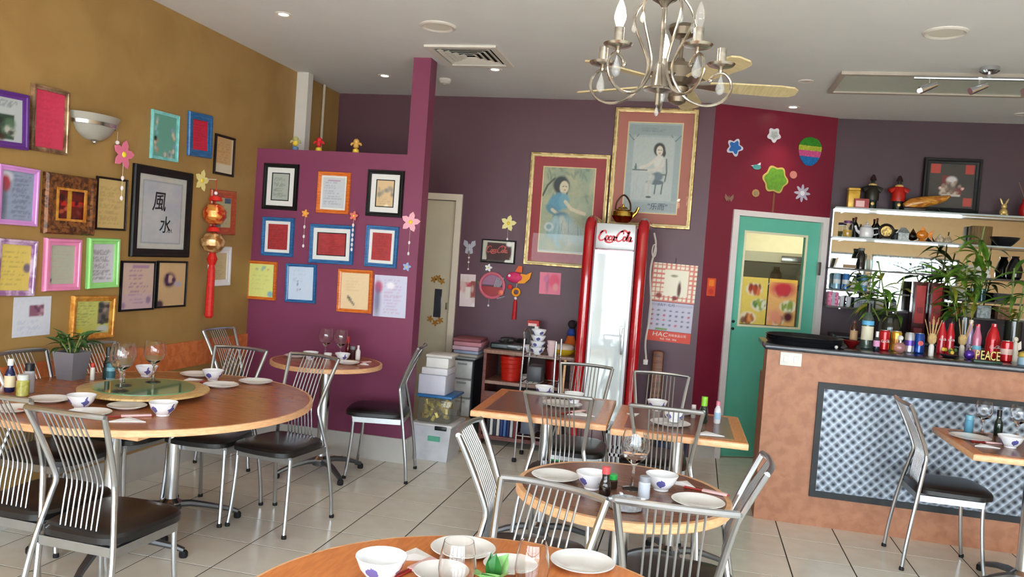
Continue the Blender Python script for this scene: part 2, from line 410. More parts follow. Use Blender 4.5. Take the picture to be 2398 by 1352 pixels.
# ------------------------------------------------------------------ furniture materials
chrome = mat('chrome_tube', (214,216,220), 0.2, 1.0, var=0.03)
chair_steel = mat('satin_chair_steel', (186,188,192), 0.26, 0.97, var=0.03)
brushed = mat('satin_steel', (170,172,174), 0.35, 1.0, var=0.05, scale=30)
vinyl = mat('black_vinyl', (20,18,19), 0.36, var=0.1, scale=18, coat=0.1)
black_rub = mat('black_rubber', (18,18,18), 0.7)
grey_cast = mat('grey_cast_metal', (120,124,130), 0.35, 0.9, var=0.05)
wood_edge = two_tone('pale_wood_edging', (212,158,112), (226,176,132), 30, 0.4, 0, (1,1,6))
wood_top = two_tone('cherry_laminate', (150,84,48), (172,104,62), 14, 0.24, 0, (1,9,1), 0.35, 0.65)
wood_dark = two_tone('walnut_laminate', (104,66,48), (124,82,60), 14, 0.24, 0, (1,9,1), 0.35, 0.65)
wood_orange = two_tone('orange_wood_border', (190,112,56), (206,128,70), 16, 0.3, 0, (6,1,1))

# ------------------------------------------------------------------ chairs
def rear_leg(sg):
    p = smooth_path([(sg*.192,-.205,0),(sg*.188,-.19,.15),(sg*.172,-.158,.36),(sg*.137,-.122,.55),(sg*.126,-.113,.605),(sg*.129,-.122,.65),(sg*.146,-.172,.775),(sg*.163,-.222,.885)], 4)
    return MB().tube(p, 0.0108, 8)
def front_leg(sg):
    return MB().tube(smooth_path([(sg*.166,.172,.40),(sg*.168,.176,.28),(sg*.173,.19,.12),(sg*.180,.206,0)], 4), 0.0105, 8)
def seat_mesh():
    mb = MB(); n = 28; rings = []
    def outline(k, inset):
        out = []
        for i in range(n):
            a = 2*PI*i/n; c, s_ = math.cos(a), math.sin(a)
            e = 0.42
            x = math.copysign(abs(c)**e, c); y = math.copysign(abs(s_)**e, s_)
            w = (0.172+0.024*(y+1)/2) - inset
            yy = 0.035 + y*(0.192-inset) + (0.018*(1-x*x) if y > 0.5 else 0)
            out.append((x*w, yy))
        return out
    for ins, z in ((0.012,.412),(0.0,.418),(0.0,.440),(0.008,.452),(0.03,.462),(0.08,.468)):
        rings.append([(x,y,z) for x,y in outline(0,ins)])
    vs_ = [p for r in rings for p in r]; fs = [tuple(range(n-1,-1,-1))]
    for i in range(len(rings)-1):
        for k in range(n):
            k2 = (k+1) % n; fs.append((i*n+k,i*n+k2,(i+1)*n+k2,(i+1)*n+k))
    fs.append(tuple((len(rings)-1)*n+k for k in range(n)))
    return mb.add(vs_, fs)
def make_chair():
    t = link('dining_chair', None); t.empty_display_size = 0.05
    seat_mesh().build('seat', vinyl, t)
    fr = MB()
    for sg in (-1, 1):                                # side and cross bars of the steel apron
        a, b = (sg*.162,-.14), (sg*.170,.175)
        q = [(a[0]-.009,a[1]),(a[0]+.009,a[1]),(b[0]+.009,b[1]),(b[0]-.009,b[1])]
        fr.slab(q, .378, .412)
    fr.box(-.153,.153,-.149,-.131,.378,.412).box(-.161,.161,.166,.184,.378,.412)
    fr.build('seat_frame', brushed, t, smooth=0)
    for sg in (-1, 1):
        l = rear_leg(sg).build('leg', chair_steel, t)
        MB().lathe([(.013,0),(.0135,.012),(.011,.02)], 10).build('foot_cap', black_rub, l, (sg*.192,-.205,0))
        l = front_leg(sg).build('leg', chair_steel, t)
        MB().lathe([(.013,0),(.0135,.012),(.011,.02)], 10).build('foot_cap', black_rub, l, (sg*.180,.206,0))
    MB().tube(smooth_path([(-.163,-.222,.885),(-.09,-.238,.888),(0,-.243,.889),(.09,-.238,.888),(.163,-.222,.885)], 4), 0.0105, 8).build('top_rail', chair_steel, t)
    sl = None
    for k in range(8):
        x = -.077+k*.022
        if sl is None:
            sl = MB().tube(smooth_path([(0,-.14,.405),(0,-.122,.55),(0,-.114,.605),(0,-.123,.65),(0,-.178,.775),(0,-.240,.885)], 3), 0.0036, 6).build('slat', chair_steel, t, (x,0,0)).data
        else: link('slat', sl, t, (x,0,0))
    return t
chair0 = make_chair(); chair_used = [False]
def chair(tx, ty, fx, fy, label, group, at='top'):
    """put the chair with the middle of its top rail over (tx,ty), facing (fx,fy)"""
    L_ = math.hypot(fx, fy); fx /= L_; fy /= L_
    d = .235 if at == 'top' else .205
    if chair_used[0]: o = copy_tree(chair0)
    else: o = chair0; chair_used[0] = True
    o.location = (tx+fx*d, ty+fy*d, 0); o.rotation_euler = (0,0, math.atan2(-fx, fy))
    return tag(o, label, 'chair', group)
G1_ = 'steel slat-back chairs with black seats'
chair(-2.065,2.305, .03,1, 'slat-back chair nearest the camera on the left, in full view from behind', G1_)
chair(-2.455,2.40, .03,1, 'slat-back chair cut off by the left edge of the picture', G1_)
chair(-2.076,4.15, -.14,-.99, 'slat-back chair facing the camera right of the big round table', G1_, 'feet')
chair(-2.53,4.14, .03,-1, 'slat-back chair pushed in at the far side of the big round table', G1_, 'feet')
chair(-3.19,4.93, 1,-.08, 'slat-back chair in the corner between ochre wall and purple partition', G1_)
chair(-3.20,3.75, 1,-.05, 'slat-back chair at the ochre wall right of the grey plant pot', G1_)
chair(-3.20,3.27, 1,0, 'slat-back chair at the ochre wall left of the grey plant pot', G1_)
chair(-1.783,5.114, -.98,-.19, 'slat-back chair in side view at the end of the purple partition', G1_, 'feet')
chair(-.60,3.745, 0.02,1, 'slat-back chair on the near side of the left square table', G1_)
chair(-.09,3.705, 0.0,1, 'slat-back chair on the near side of the right square table', G1_)
chair(-.63,4.98, 0,-1, 'slat-back chair between the left square table and the drinks cooler', G1_)
chair(-.165,4.94, 0,-1, 'slat-back chair on the far side of the right square table', G1_)
chair(-.345,2.215, -.26,-.97, 'slat-back chair at the foreground table, its rail sloping down to the right', G1_)
chair(-.005,2.175, -.06,1, 'slat-back chair in front of the small round table, its white slats upright', G1_)
chair(-.79,2.86, 1,.02, 'slat-back chair in side view left of the small round table', G1_)
chair(.285,2.85, -1,.03, 'slat-back chair seen edge-on right of the small round table', G1_)
chair(1.185,4.84, 1,.02, 'slat-back chair in front of the patterned metal bar panel', G1_, 'feet')

# ------------------------------------------------------------------ tables
def star_base(parent, x, y, h, r=0.30, rz=0.4, post=0.034):
    MB().lathe([(post+.02,.085),(post+.022,.10),(post,.12),(post,h-.02),(.09,h-.008),(.09,h)], 16).build('post', chrome, parent, (x,y,0))
    MB().lathe([(.03,.05),(.055,.06),(.06,.085),(.05,.10),(post,.108)], 16).build('hub', grey_cast, parent, (x,y,0))
    for k in range(4):
        a = rz+k*PI/2; c, s_ = math.cos(a), math.sin(a)
        prof = [(.03,.085),(.10,.088),(.18,.075),(r-.04,.05),(r,.034)]
        arm = MB().tube([(c*q, s_*q, z) for q, z in prof], [.026,.025,.022,.019,.017], 8, flat=0.75).build('base_arm', grey_cast, parent, (x,y,0))
        MB().lathe([(.017,0),(.02,.006),(.02,.024),(.015,.032)], 10).build('foot', black_rub, arm, (c*r, s_*r, 0))
# big round table: a round board lying on a square table with two posts
t1 = empty('round_dining_table', 'big round wooden table with a turntable at the ochre wall', 'table', (-2.44,3.28,0))
n = 72
rim = MB().lathe([(.70,.727),(.728,.727),(.73,.730),(.73,.752),(.728,.755),(.71,.755)], n, caps=False).build('table_edge', wood_edge, t1)
MB().lathe([(.001,.7275),(.70,.727),(.715,.728),(.715,.7555),(.001,.7555)], n, caps=False).build('table_top', wood_top, t1)
MB().rbox(-.36,.36,-.56,.60,.697,.727,.004).build('under_board', wood_edge, t1)
star_base(t1, -.19, .45, .697, .34, .55)
star_base(t1, -.135, -.08, .697, .34, .35)
# small round table at the partition
t2 = empty('small_round_table', 'small round wooden table pushed against the purple partition', 'table', (-2.345,4.90,0))
MB().lathe([(.34,.722),(.363,.722),(.365,.725),(.365,.747),(.363,.75),(.345,.75)], 56, caps=False).build('table_edge', wood_edge, t2)
MB().lathe([(.001,.7225),(.345,.722),(.35,.723),(.35,.7505),(.001,.7505)], 56, caps=False).build('table_top', wood_top, t2)
star_base(t2, 0, 0, .722, .30, .9)
# small round table in the middle
t3 = empty('small_round_table', 'small round table with a brown top in the middle foreground', 'table', (-.195,2.785,0))
MB().lathe([(.34,.72),(.367,.72),(.37,.724),(.37,.746),(.367,.75),(.345,.75)], 64, caps=False).build('table_edge', wood_edge, t3)
MB().lathe([(.001,.7205),(.345,.72),(.35,.721),(.35,.7505),(.001,.7505)], 64, caps=False).build('table_top', wood_dark, t3)
star_base(t3, 0.0, 0.0, .72, .29, .5)
# foreground table
t4 = empty('round_dining_table', 'round cherry-coloured table cut off by the bottom of the picture', 'table', (-.40,1.60,0))
MB().lathe([(.50,.72),(.532,.72),(.535,.724),(.535,.746),(.532,.75),(.52,.75)], 72, caps=False).build('table_edge', wood_edge, t4)
MB().lathe([(.001,.7205),(.50,.72),(.525,.721),(.525,.7505),(.001,.7505)], 72, caps=False).build('table_top', wood_orange, t4)
star_base(t4, 0, 0, .72, .32, .5)
def square_table(x, y, w, d, rz, label):
    t = empty('square_dining_table', label, 'table', (x,y,0), rz)
    hw, hd = w/2, d/2
    MB().rbox(-hw,hw,-hd,hd,.718,.747,.004).build('table_edge', wood_edge, t)
    b = MB()
    for q in ([(-hw+.006,-hd+.006),(hw-.006,-hd+.006),(hw-.06,-hd+.06),(-hw+.06,-hd+.06)], [(hw-.006,-hd+.006),(hw-.006,hd-.006),(hw-.06,hd-.06),(hw-.06,-hd+.06)],
              [(hw-.006,hd-.006),(-hw+.006,hd-.006),(-hw+.06,hd-.06),(hw-.06,hd-.06)], [(-hw+.006,hd-.006),(-hw+.006,-hd+.006),(-hw+.06,-hd+.06),(-hw+.06,hd-.06)]):
        b.slab(q, .7465, .7495)
    b.build('top_border', wood_orange, t, smooth=0)
    MB().box(-hw+.06,hw-.06,-hd+.06,hd-.06,.7465,.7498).build('table_top', wood_dark, t, smooth=0)
    star_base(t, 0, 0, .718, .30, .35)
    return t
square_table(-.725,4.235,.68,.75,.035, 'square table with brown top, left of the two joined ones')
square_table(-.035,4.16,.635,.70,.02, 'square table with brown top, right of the two joined ones')
square_table(1.735,4.56,.78,.70,.0, 'square table in front of the patterned metal bar panel')
# ------------------------------------------------------------------ printed sheets
def canvas(nx, nz, base):
    A = np.ones((nz, nx, 3)); A[:] = lin(base)[:3]; return A
def grid_of(A):
    nz, nx = A.shape[:2]; return np.meshgrid((np.arange(nx)+.5)/nx, (np.arange(nz)+.5)/nz)
def blend(A, k, col): A[:] = A*(1-k[..., None]) + np.array(lin(col)[:3])*k[..., None]; return A
def ell(A, cx, cz, rx, rz, col, soft=.25, rot=0, op=1.0):
    X, Z = grid_of(A); X = X-cx; Z = Z-cz; c, s_ = math.cos(rot), math.sin(rot)
    d = np.sqrt(((X*c+Z*s_)/rx)**2 + ((-X*s_+Z*c)/rz)**2)
    return blend(A, np.clip((1+soft-d)/(2*soft), 0, 1)*op, col)
def rec(A, x0, x1, z0, z1, col, op=1.0):
    X, Z = grid_of(A); return blend(A, ((X >= x0) & (X <= x1) & (Z >= z0) & (Z <= z1))*op, col)
def scribble(A, x0, x1, z0, z1, rows, col, seed, op=.7, fill=.7):
    """rows of small writing"""
    rg = np.random.RandomState(seed); nz, nx = A.shape[:2]
    for r in range(rows):
        z = z0+(z1-z0)*(r+.5)/rows; i = min(nz-1, int(z*nz)); a, b = int(x0*nx), int((x0+(x1-x0)*rg.uniform(.6, 1))*nx)
        k = np.zeros((nz, nx)); k[i, a:b] = (rg.rand(max(0, b-a)) < fill)*op*rg.uniform(.6, 1, max(0, b-a)); blend(A, k, col)
    return A
def grain(A, amt, seed, cell=1):
    rg = np.random.RandomState(seed); nz, nx = A.shape[:2]
    g = rg.uniform(1-amt, 1+amt, (nz//cell+1, nx//cell+1)); g = np.kron(g, np.ones((cell, cell)))[:nz, :nx]
    A *= g[..., None]; return A
def blots(A, cols, n, seed, rmin=.03, rmax=.09, box=(0, 1, 0, 1), soft=.3, op=.9):
    rg = random.Random(seed)
    for k in range(n):
        ell(A, rg.uniform(box[0], box[1]), rg.uniform(box[2], box[3]), rg.uniform(rmin, rmax), rg.uniform(rmin, rmax), rg.choice(cols), soft, rg.uniform(0, 3), op)
    return A
def sheet(name, parent, w, h, A, y, x=0, z=0, th=.0012, rot=(0,0,0), m=None):
    nz, nx = A.shape[:2]
    vs_, fs, cols = [], [], []
    for j in range(nz):
        for i in range(nx):
            vs_.append((-w/2+w*i/(nx-1), -th, -h/2+h*j/(nz-1))); cols.append((*A[j, i], 1.0))
    for j in range(nz-1):
        for i in range(nx-1): a = j*nx+i; fs.append((a, a+1, a+nx+1, a+nx))
    o = len(vs_)
    cr = [0, nx-1, nz*nx-1, (nz-1)*nx]
    vs_ += [(vs_[k][0], 0, vs_[k][2]) for k in cr]; cols += [cols[k] for k in cr]
    fs += [(o+3, o+2, o+1, o), (cr[0], o, o+1, cr[1]), (cr[1], o+1, o+2, cr[2]), (cr[2], o+2, o+3, cr[3]), (cr[3], o+3, o, cr[0])]
    me = bpy.data.meshes.new(name); me.from_pydata(vs_, [], fs)
    at = me.attributes.new('ink', 'FLOAT_COLOR', 'POINT'); at.data.foreach_set('color', np.array(cols, dtype=np.float32).ravel())
    me.materials.append(m or print_mat()); me.update()
    return link(name, me, parent, (x, y, z), rot)
def plane_at(pl, u, z, off=0.0):
    if pl == 'L': return (LX+off, u, z), PI/2
    if pl == 'P': return (u, PY_-off, z), 0.0
    if pl == 'B': return (u, BY_-off, z), 0.0
    if pl == 'R': return (u, RY_-off, z), 0.0
    if pl == 'C': return (u, 5.24-off, z), 0.0
    return (AX+math.cos(ANG)*u+math.sin(ANG)*off, AY+math.sin(ANG)*u-math.cos(ANG)*off, z), ANG
pane_m = glass('picture_glass', ior=1.17)
def framed(pl, u, z, w, h, tilt, label, fm, bw, dp, A, mount=None, mw=0.0, pane=True, cat='picture', inner=None, name='picture_frame', group=None):
    loc, rz = plane_at(pl, u, z, 0.001)
    t = empty(name, label, cat, loc, 0, group, rot=(0, -math.radians(tilt), rz))
    MB().moulding(w, h, bw, [(0,0),(0,.6*dp),(.12,dp),(.45,dp),(.6,.82*dp),(1,.7*dp),(1,.2*dp)]).build('frame', fm, t, smooth=20)
    iw, ih = w-2*bw, h-2*bw
    if mount is not None:
        if mount not in MATS: mat(mount, (234,232,226), 0.7, var=.02)
        mm = MB().moulding(iw+.004, ih+.004, mw+.002, [(0,.35*dp),(0,.46*dp),(.97,.46*dp),(1,.40*dp)]).build('mount', MATS[mount], t, smooth=0)
        if inner: MB().moulding(iw-2*mw+.012, ih-2*mw+.012, .007, [(0,.46*dp),(0,.50*dp),(1,.50*dp),(1,.40*dp)]).build('mount_line', inner, t, smooth=0)
        iw, ih = iw-2*mw, ih-2*mw
    sheet('print', t, iw+.004, ih+.004, A, -.3*dp)
    if pane: MB().box(-(w/2-bw)-.002, (w/2-bw)+.002, -.60*dp, -.58*dp, -(h/2-bw)-.002, (h/2-bw)+.002).build('glass', pane_m, t, smooth=0)
    return t
def letter(base, ink, seed, rows=9, nx=22, nz=30, head=None, box=(.12,.88,.1,.85)):
    A = canvas(nx, nz, base); scribble(A, *box, rows, ink, seed)
    if head: rec(A, .25, .75, .86, .91, head, .7)
    return grain(A, .03, seed)

mat('white_mount', (236,234,230), .7, var=.02)
fm_black = mat('black_frame_lacquer', (16,15,15), .45, spec=.3)
fm_dark = mat('dark_brown_frame', (32,18,15), .45, spec=.3)
fm_orange = two_tone('orange_wood_frame', (196,92,22), (222,120,40), 18, .35, .05, (1,1,6), coat=.2)
fm_blue = two_tone('blue_wood_frame', (26,86,138), (40,108,164), 18, .4, .05, (1,1,6), coat=.2)
fm_pink = mat('pink_frame', (228,134,176), .3, coat=.3)
fm_lilac = mat('lilac_frame', (206,140,206), .3, coat=.3)
fm_lilac2 = two_tone('marbled_lilac_frame', (150,104,150), (214,184,214), 16, .25, 0, coat=.4)
fm_purple = mat('deep_purple_frame', (92,44,128), .3, coat=.3)
fm_green = mat('lime_frame', (146,214,124), .3, coat=.3)
fm_teal = two_tone('pale_teal_frame', (112,190,190), (146,214,214), 20, .35)
fm_bronze = two_tone('bronze_gilt_frame', (126,96,72), (204,174,140), 12, .28, .1, metal=.7)
fm_gold = two_tone('gilt_frame', (140,114,70), (200,174,120), 26, .36, .05, metal=.7)
fm_gold2 = two_tone('honey_gilt_frame', (190,120,40), (226,162,72), 22, .35, .1, metal=.3)
fm_carved = two_tone('carved_walnut', (66,32,14), (132,80,36), 46, .45, 1.0, lo=.42, hi=.58)
fm_white = mat('white_frame', (232,230,232), .35)
fm_red = two_tone('rust_wood_frame', (156,60,24), (184,80,36), 18, .35, .05, (1,1,6), coat=.2)

# ---- ochre wall
A = canvas(30, 26, (198,204,206)); scribble(A, .2,.9,.76,.94,4,(120,130,140),1); rec(A,.12,.8,.08,.6,(60,84,70)); blots(A,[(30,40,34),(90,120,96),(84,50,36),(190,190,180)],16,3,.05,.12,(.15,.78,.1,.58)); ell(A,.42,.24,.1,.2,(50,30,24))
framed('L',3.146,2.001,.314,.269,2.5,'deep purple frame with a photo of a horse rider, cut by the left edge', fm_purple,.032,.022,A)
A = canvas(22,32,(212,58,92)); scribble(A,.1,.9,.05,.95,20,(190,40,74),5,.5); grain(A,.05,6)
framed('L',3.436,2.046,.231,.327,1.2,'bronze frame around a crimson sheet beside the wall lamp', fm_bronze,.022,.024,A)
A = canvas(26,32,(150,160,184)); grain(A,.08,7,2); scribble(A,.35,.95,.1,.9,18,(96,106,134),8,.6); ell(A,.16,.85,.2,.1,(210,212,220)); ell(A,.14,.72,.14,.16,(176,46,62)); ell(A,.1,.35,.1,.4,(76,84,100),.5,0,.7)
framed('L',3.264,1.648,.239,.287,-.4,'lilac pink frame with a blue-grey sheet and red flower', fm_lilac,.026,.022,A)
A = canvas(30,28,(96,18,16)); rec(A,0,1,.45,.62,(186,24,20)); rec(A,.44,.56,0,1,(198,146,48)); blots(A,[(40,16,14),(120,60,50),(200,90,60),(60,20,40)],22,9,.04,.09,(.05,.95,.05,.95)); rec(A,.44,.56,0,1,(198,146,48),.8)
t = framed('L',3.593,1.631,.345,.311,.3,'wide carved brown frame with a red and gold picture', fm_carved,.072,.034,A, pane=False)
MB().moulding(.205,.171,.012,[(0,.02),(0,.03),(1,.03),(1,.02)]).build('inner_gilt_edge', fm_gold2, t, smooth=0)
framed('L',3.906,1.661,.239,.295,.7,'thin dark frame with a cream letter under the pink flower', fm_dark,.012,.016, letter((206,178,116),(178,146,92),10,16))
A = canvas(52,60,(196,194,186)); rec(A,.1,.9,.08,.92,(150,156,164)); rec(A,.115,.885,.095,.905,(186,188,192)); grain(A,.04,11,3); blots(A,[(160,166,190),(200,200,200)],14,12,.06,.16,(.2,.8,.2,.85),.6,.35); rec(A,.6,.68,.28,.36,(150,60,60),.0)
t = framed('L',4.347,1.643,.551,.546,.4,'large black frame with two brushed black characters', fm_black,.05,.024,A)
ink = mat('brush_ink', (20,20,26), .6)
lettering('風',.13, ink, t, (-.035,-.0095,.06), .0004, .12, bold=.0008)
lettering('水',.11, ink, t, (.03,-.0095,-.08), .0004, .1, bold=.0008)
lettering('人人',.03, ink, t, (.075,-.0095,-.11), .0003, .2)
A = canvas(24,30,(108,170,152)); blots(A,[(226,216,196),(180,200,210),(200,150,120),(130,200,200)],10,13,.04,.06,(.08,.22,.1,.9)); blots(A,[(226,216,196),(150,160,200),(226,150,90)],9,14,.04,.06,(.78,.92,.1,.9)); blots(A,[(216,196,176),(90,140,160)],5,15,.05,.07,(.3,.8,.05,.15)); ell(A,.13,.42,.06,.05,(30,40,40))
framed('L',4.333,2.111,.255,.292,1.5,'pale teal frame with a flowered teal sheet', fm_teal,.02,.018,A)
framed('L',4.682,2.176,.253,.284,3.0,'blue frame with a crimson sheet high on the ochre wall', fm_blue,.045,.02, letter((206,38,66),(150,24,56),16,9))
A = letter((206,166,112),(176,136,90),17,12); rec(A,0,1,0,.26,(220,206,180)); rec(A,.86,1,0,1,(226,216,190),.7)
framed('L',4.972,2.083,.232,.272,.1,'small dark frame with a tan letter, rightmost of the top row', fm_dark,.016,.016,A)
A = letter((196,190,150),(150,150,120),18,8); rec(A,.6,.95,.8,.95,(50,70,110)); ell(A,.4,.88,.1,.06,(220,150,60)); rec(A,.05,.4,.03,.14,(110,110,120))
framed('L',4.991,1.691,.298,.309,2.0,'rust orange frame with a pale picture beside the red lantern', fm_red,.052,.02,A)
framed('L',4.990,1.317,.255,.277,1.1,'white frame with a beige sheet right of the red tassel', fm_white,.045,.02, letter((206,186,140),(176,160,124),19,10))
A = letter((206,176,160),(130,84,150),20,9,box=(.25,.85,.1,.85)); rec(A,.3,.8,.88,.93,(130,80,160),.6); ell(A,.84,.2,.07,.08,(90,60,110)); ell(A,.1,.1,.06,.06,(120,90,140)); A[:10] = A[:10]*.6+np.array(lin((206,176,200))[:3])*.4
framed('L',4.164,1.194,.299,.298,0,'thin black frame with purple writing, left of the touching pair', fm_black,.012,.016,A)
A = canvas(24,30,(206,172,126)); grain(A,.02,21); ell(A,.42,.6,.2,.16,(60,30,70)); ell(A,.44,.62,.1,.09,(206,172,150)); rec(A,.3,.36,.48,.72,(70,40,80)); rec(A,.48,.62,.58,.62,(60,30,70)); ell(A,.72,.5,.12,.06,(180,170,190)); ell(A,.12,.06,.12,.09,(70,50,60))
framed('L',4.480,1.199,.292,.296,0,'thin black frame with a dark emblem, right of the touching pair', fm_black,.012,.016,A)
A = letter((226,198,102),(176,150,90),22,8); ell(A,.88,.5,.12,.1,(120,100,120)); ell(A,.05,.3,.05,.05,(170,130,150))
framed('L',3.270,1.299,.235,.279,-1.6,'marbled lilac frame with a yellow letter', fm_lilac2,.028,.024,A)
A = letter((186,190,170),(200,170,160),23,10); ell(A,.08,.12,.06,.05,(90,80,100))
framed('L',3.566,1.316,.240,.275,.3,'bright pink frame with a pale green sheet', fm_pink,.036,.026,A)
framed('L',3.861,1.327,.235,.280,1.2,'lime green frame with a white typed letter', fm_green,.032,.026, letter((214,210,218),(130,126,140),24,18))
A = canvas(24,22,(214,216,226)); grain(A,.03,25); rec(A,.42,.78,.5,.78,(140,90,110)); blots(A,[(190,150,160),(90,50,80)],10,26,.03,.05,(.45,.76,.52,.76)); scribble(A,.15,.85,.1,.42,5,(170,180,206),27,.5)
loc, rz = plane_at('L',3.397,1.052,.002)
t = sheet('paper_sheet', None, .235,.20, A, 0); t.location = loc; t.rotation_euler = (0,0,rz)
tag(t, 'unframed white sheet with a small reddish picture above the plant', 'paper')
A = letter((206,206,110),(140,150,90),28,12,box=(.05,.6,.25,.95)); rec(A,.62,.95,.3,.92,(120,104,96)); blots(A,[(60,40,40),(180,160,150),(40,60,60)],12,29,.05,.08,(.64,.93,.32,.9)); ell(A,.8,.15,.16,.1,(210,210,206)); ell(A,.15,.1,.1,.08,(226,206,60))
framed('L',3.806,1.026,.320,.240,-1.5,'honey gilt frame with a yellow sheet and photo behind the plant', fm_gold2,.03,.026,A)

# ---- berry partition, three rows
inner_blk = mat('thin_black_line', (30,28,30), .5)
def grey_letter(base, ink_, seed): return letter(base, ink_, seed, 14, 18, 24)
framed('P',-3.038,1.922,.279,.339,0,'black frame with a grey letter, left end of the top row', fm_black,.03,.024, grey_letter((176,182,172),(130,136,130),31),'white_mount',.043, inner=inner_blk)
A = letter((206,210,216),(150,150,170),32,9,head=(170,80,150))
framed('P',-2.613,1.900,.255,.302,0,'orange frame with a white letter, middle of the top row', fm_orange,.028,.022, A,'white_mount',.014)
A = canvas(20,26,(222,190,146)); blots(A,[(90,100,104),(140,140,136)],9,33,.05,.12,(.1,.9,.45,.7),.5,.7); scribble(A,.15,.85,.1,.4,4,(190,160,120),34); ell(A,.6,.03,.12,.07,(250,240,210))
framed('P',-2.215,1.916,.276,.331,0,'black frame with a tan ink drawing, right end of the top row', fm_black,.03,.024, A,'white_mount',.043, inner=inner_blk)
def red_card(seed):
    A = canvas(20,26,(166,40,44)); grain(A,.14,seed,2); scribble(A,.1,.9,.1,.9,9,(120,26,32),seed,.6); return A
framed('P',-3.036,1.553,.259,.287,.8,'blue frame with a dark red card, left end of the middle row', fm_blue,.028,.022, red_card(35),'white_mount',.022)
t = framed('P',-2.603,1.527,.346,.285,1.0,'wide blue frame with a red card, middle of the middle row', fm_blue,.028,.022, red_card(36),'white_mount',.036, inner=inner_blk)
framed('P',-2.215,1.536,.247,.296,0,'blue frame with a red card, right end of the middle row', fm_blue,.028,.022, red_card(37),'white_mount',.022)
A = canvas(20,26,(226,226,134)); grain(A,.03,38); blots(A,[(206,160,110),(150,190,170)],6,39,.03,.05,(.15,.85,.78,.9)); ell(A,.85,.12,.1,.08,(130,180,190)); scribble(A,.15,.85,.2,.7,4,(200,206,130),40)
framed('P',-3.148,1.222,.246,.288,.8,'orange frame with a yellow-green sheet, left end of the bottom row', fm_orange,.022,.022,A)
A = canvas(20,26,(206,220,238)); grain(A,.02,41); blots(A,[(120,110,140)],5,42,.02,.04,(.2,.5,.3,.6)); scribble(A,.2,.8,.5,.9,4,(180,190,210),43,.5)
framed('P',-2.826,1.225,.244,.286,1.6,'blue frame with a pale blue sheet in the bottom row', fm_blue,.022,.022,A)
A = canvas(20,26,(236,208,164)); grain(A,.02,44); ell(A,.32,.3,.1,.04,(90,84,70),.3,-.8); ell(A,.42,.2,.12,.03,(120,110,90),.3,-.8); scribble(A,.2,.7,.5,.85,5,(220,190,150),45,.6)
framed('P',-2.397,1.202,.270,.314,1.0,'orange frame with a cream sheet and twig drawing in the bottom row', fm_orange,.026,.022,A)
A = canvas(22,28,(206,206,228)); ell(A,.15,.7,.12,.14,(206,90,120)); ell(A,.12,.4,.1,.4,(90,90,130),.5,0,.8); scribble(A,.35,.9,.1,.9,12,(190,150,180),46,.6); ell(A,.5,.75,.12,.08,(240,236,244))
loc, rz = plane_at('P',-2.128,1.185,.002)
t = sheet('paper_sheet', None, .247,.298, A, 0); t.location = loc; t.rotation_euler = (0,-.015,rz)
tag(t, 'unframed pale lilac sheet at the right end of the bottom row', 'paper')

# ---- plum back wall: two old drink posters (generic portraits), sign, cards, calendar
mat('red_mount', (152,60,66), .7, var=.04); mat('rose_mount', (172,110,98), .7, var=.04)
gilt_line = mat('cream_line', (226,206,150), .5)
def stroke(A, pts, w, col, op=1.0, soft=.35):
    """brush line through points"""
    X, Z = grid_of(A); asp = A.shape[0]/A.shape[1]; D = np.full(X.shape, 9.0)
    for (x0, z0), (x1, z1) in zip(pts[:-1], pts[1:]):
        dx, dz = x1-x0, (z1-z0)*asp; L2 = dx*dx+dz*dz+1e-9
        t_ = np.clip(((X-x0)*dx+(Z-z0)*asp*dz)/L2, 0, 1); D = np.minimum(D, np.hypot(X-x0-t_*dx, (Z-z0)*asp-t_*dz))
    return blend(A, np.clip((w*(1+soft)-D)/(2*w*soft), 0, 1)*op, col)
def portrait_a():
    A = canvas(100,148,(168,172,142)); grain(A,.05,50,5)
    blots(A,[(140,158,140),(150,164,140),(186,182,150),(130,146,128)],70,51,.03,.10,(0,1,0,1),.5,.45)
    for q in range(26): rr = random.Random(q); x, z = rr.uniform(0,.9), rr.uniform(.62,1); ell(A,x,z,.05,.018,(110,132,116),.4,rr.uniform(0,3),.6)
    stroke(A,[(.02,.66),(.10,.78),(.22,.86)],.018,(84,90,78)); ell(A,.36,.79,.15,.105,(52,60,62),.15); ell(A,.45,.73,.05,.07,(60,66,66),.3)
    ell(A,.42,.765,.085,.075,(214,204,176),.12); stroke(A,[(.385,.775),(.415,.778)],.006,(80,70,60)); stroke(A,[(.445,.778),(.47,.775)],.006,(80,70,60)); ell(A,.435,.735,.02,.006,(170,90,80),.3)
    ell(A,.42,.68,.04,.04,(206,196,166),.2); ell(A,.30,.58,.18,.11,(92,146,170),.15,.35); ell(A,.44,.60,.10,.09,(110,160,178),.2); ell(A,.22,.50,.13,.05,(90,136,152),.2,-.3)
    stroke(A,[(.46,.60),(.58,.52),(.72,.49),(.84,.47)],.030,(212,202,174)); stroke(A,[(.22,.50),(.36,.44),(.50,.43)],.028,(206,196,168)); ell(A,.40,.42,.15,.06,(84,122,140),.25)
    ell(A,.40,.30,.26,.13,(150,182,186),.25,.2); ell(A,.62,.24,.28,.12,(176,194,188),.3,-.2); stroke(A,[(.42,.40),(.48,.28),(.58,.12)],.05,(200,200,180),.8); stroke(A,[(.30,.40),(.30,.24),(.38,.08)],.045,(160,190,190),.8)
    for q in range(16): rr = random.Random(q+40); x = rr.uniform(.15,.8); stroke(A,[(x,rr.uniform(.28,.4)),(x+rr.uniform(-.08,.1),rr.uniform(.06,.2))],.006,(120,156,166),.6)
    ell(A,.18,.30,.09,.05,(196,206,200),.2); ell(A,.18,.30,.05,.03,(130,160,166),.3); rec(A,0,1,0,.03,(190,196,190)); return grain(A,.05,52,2)
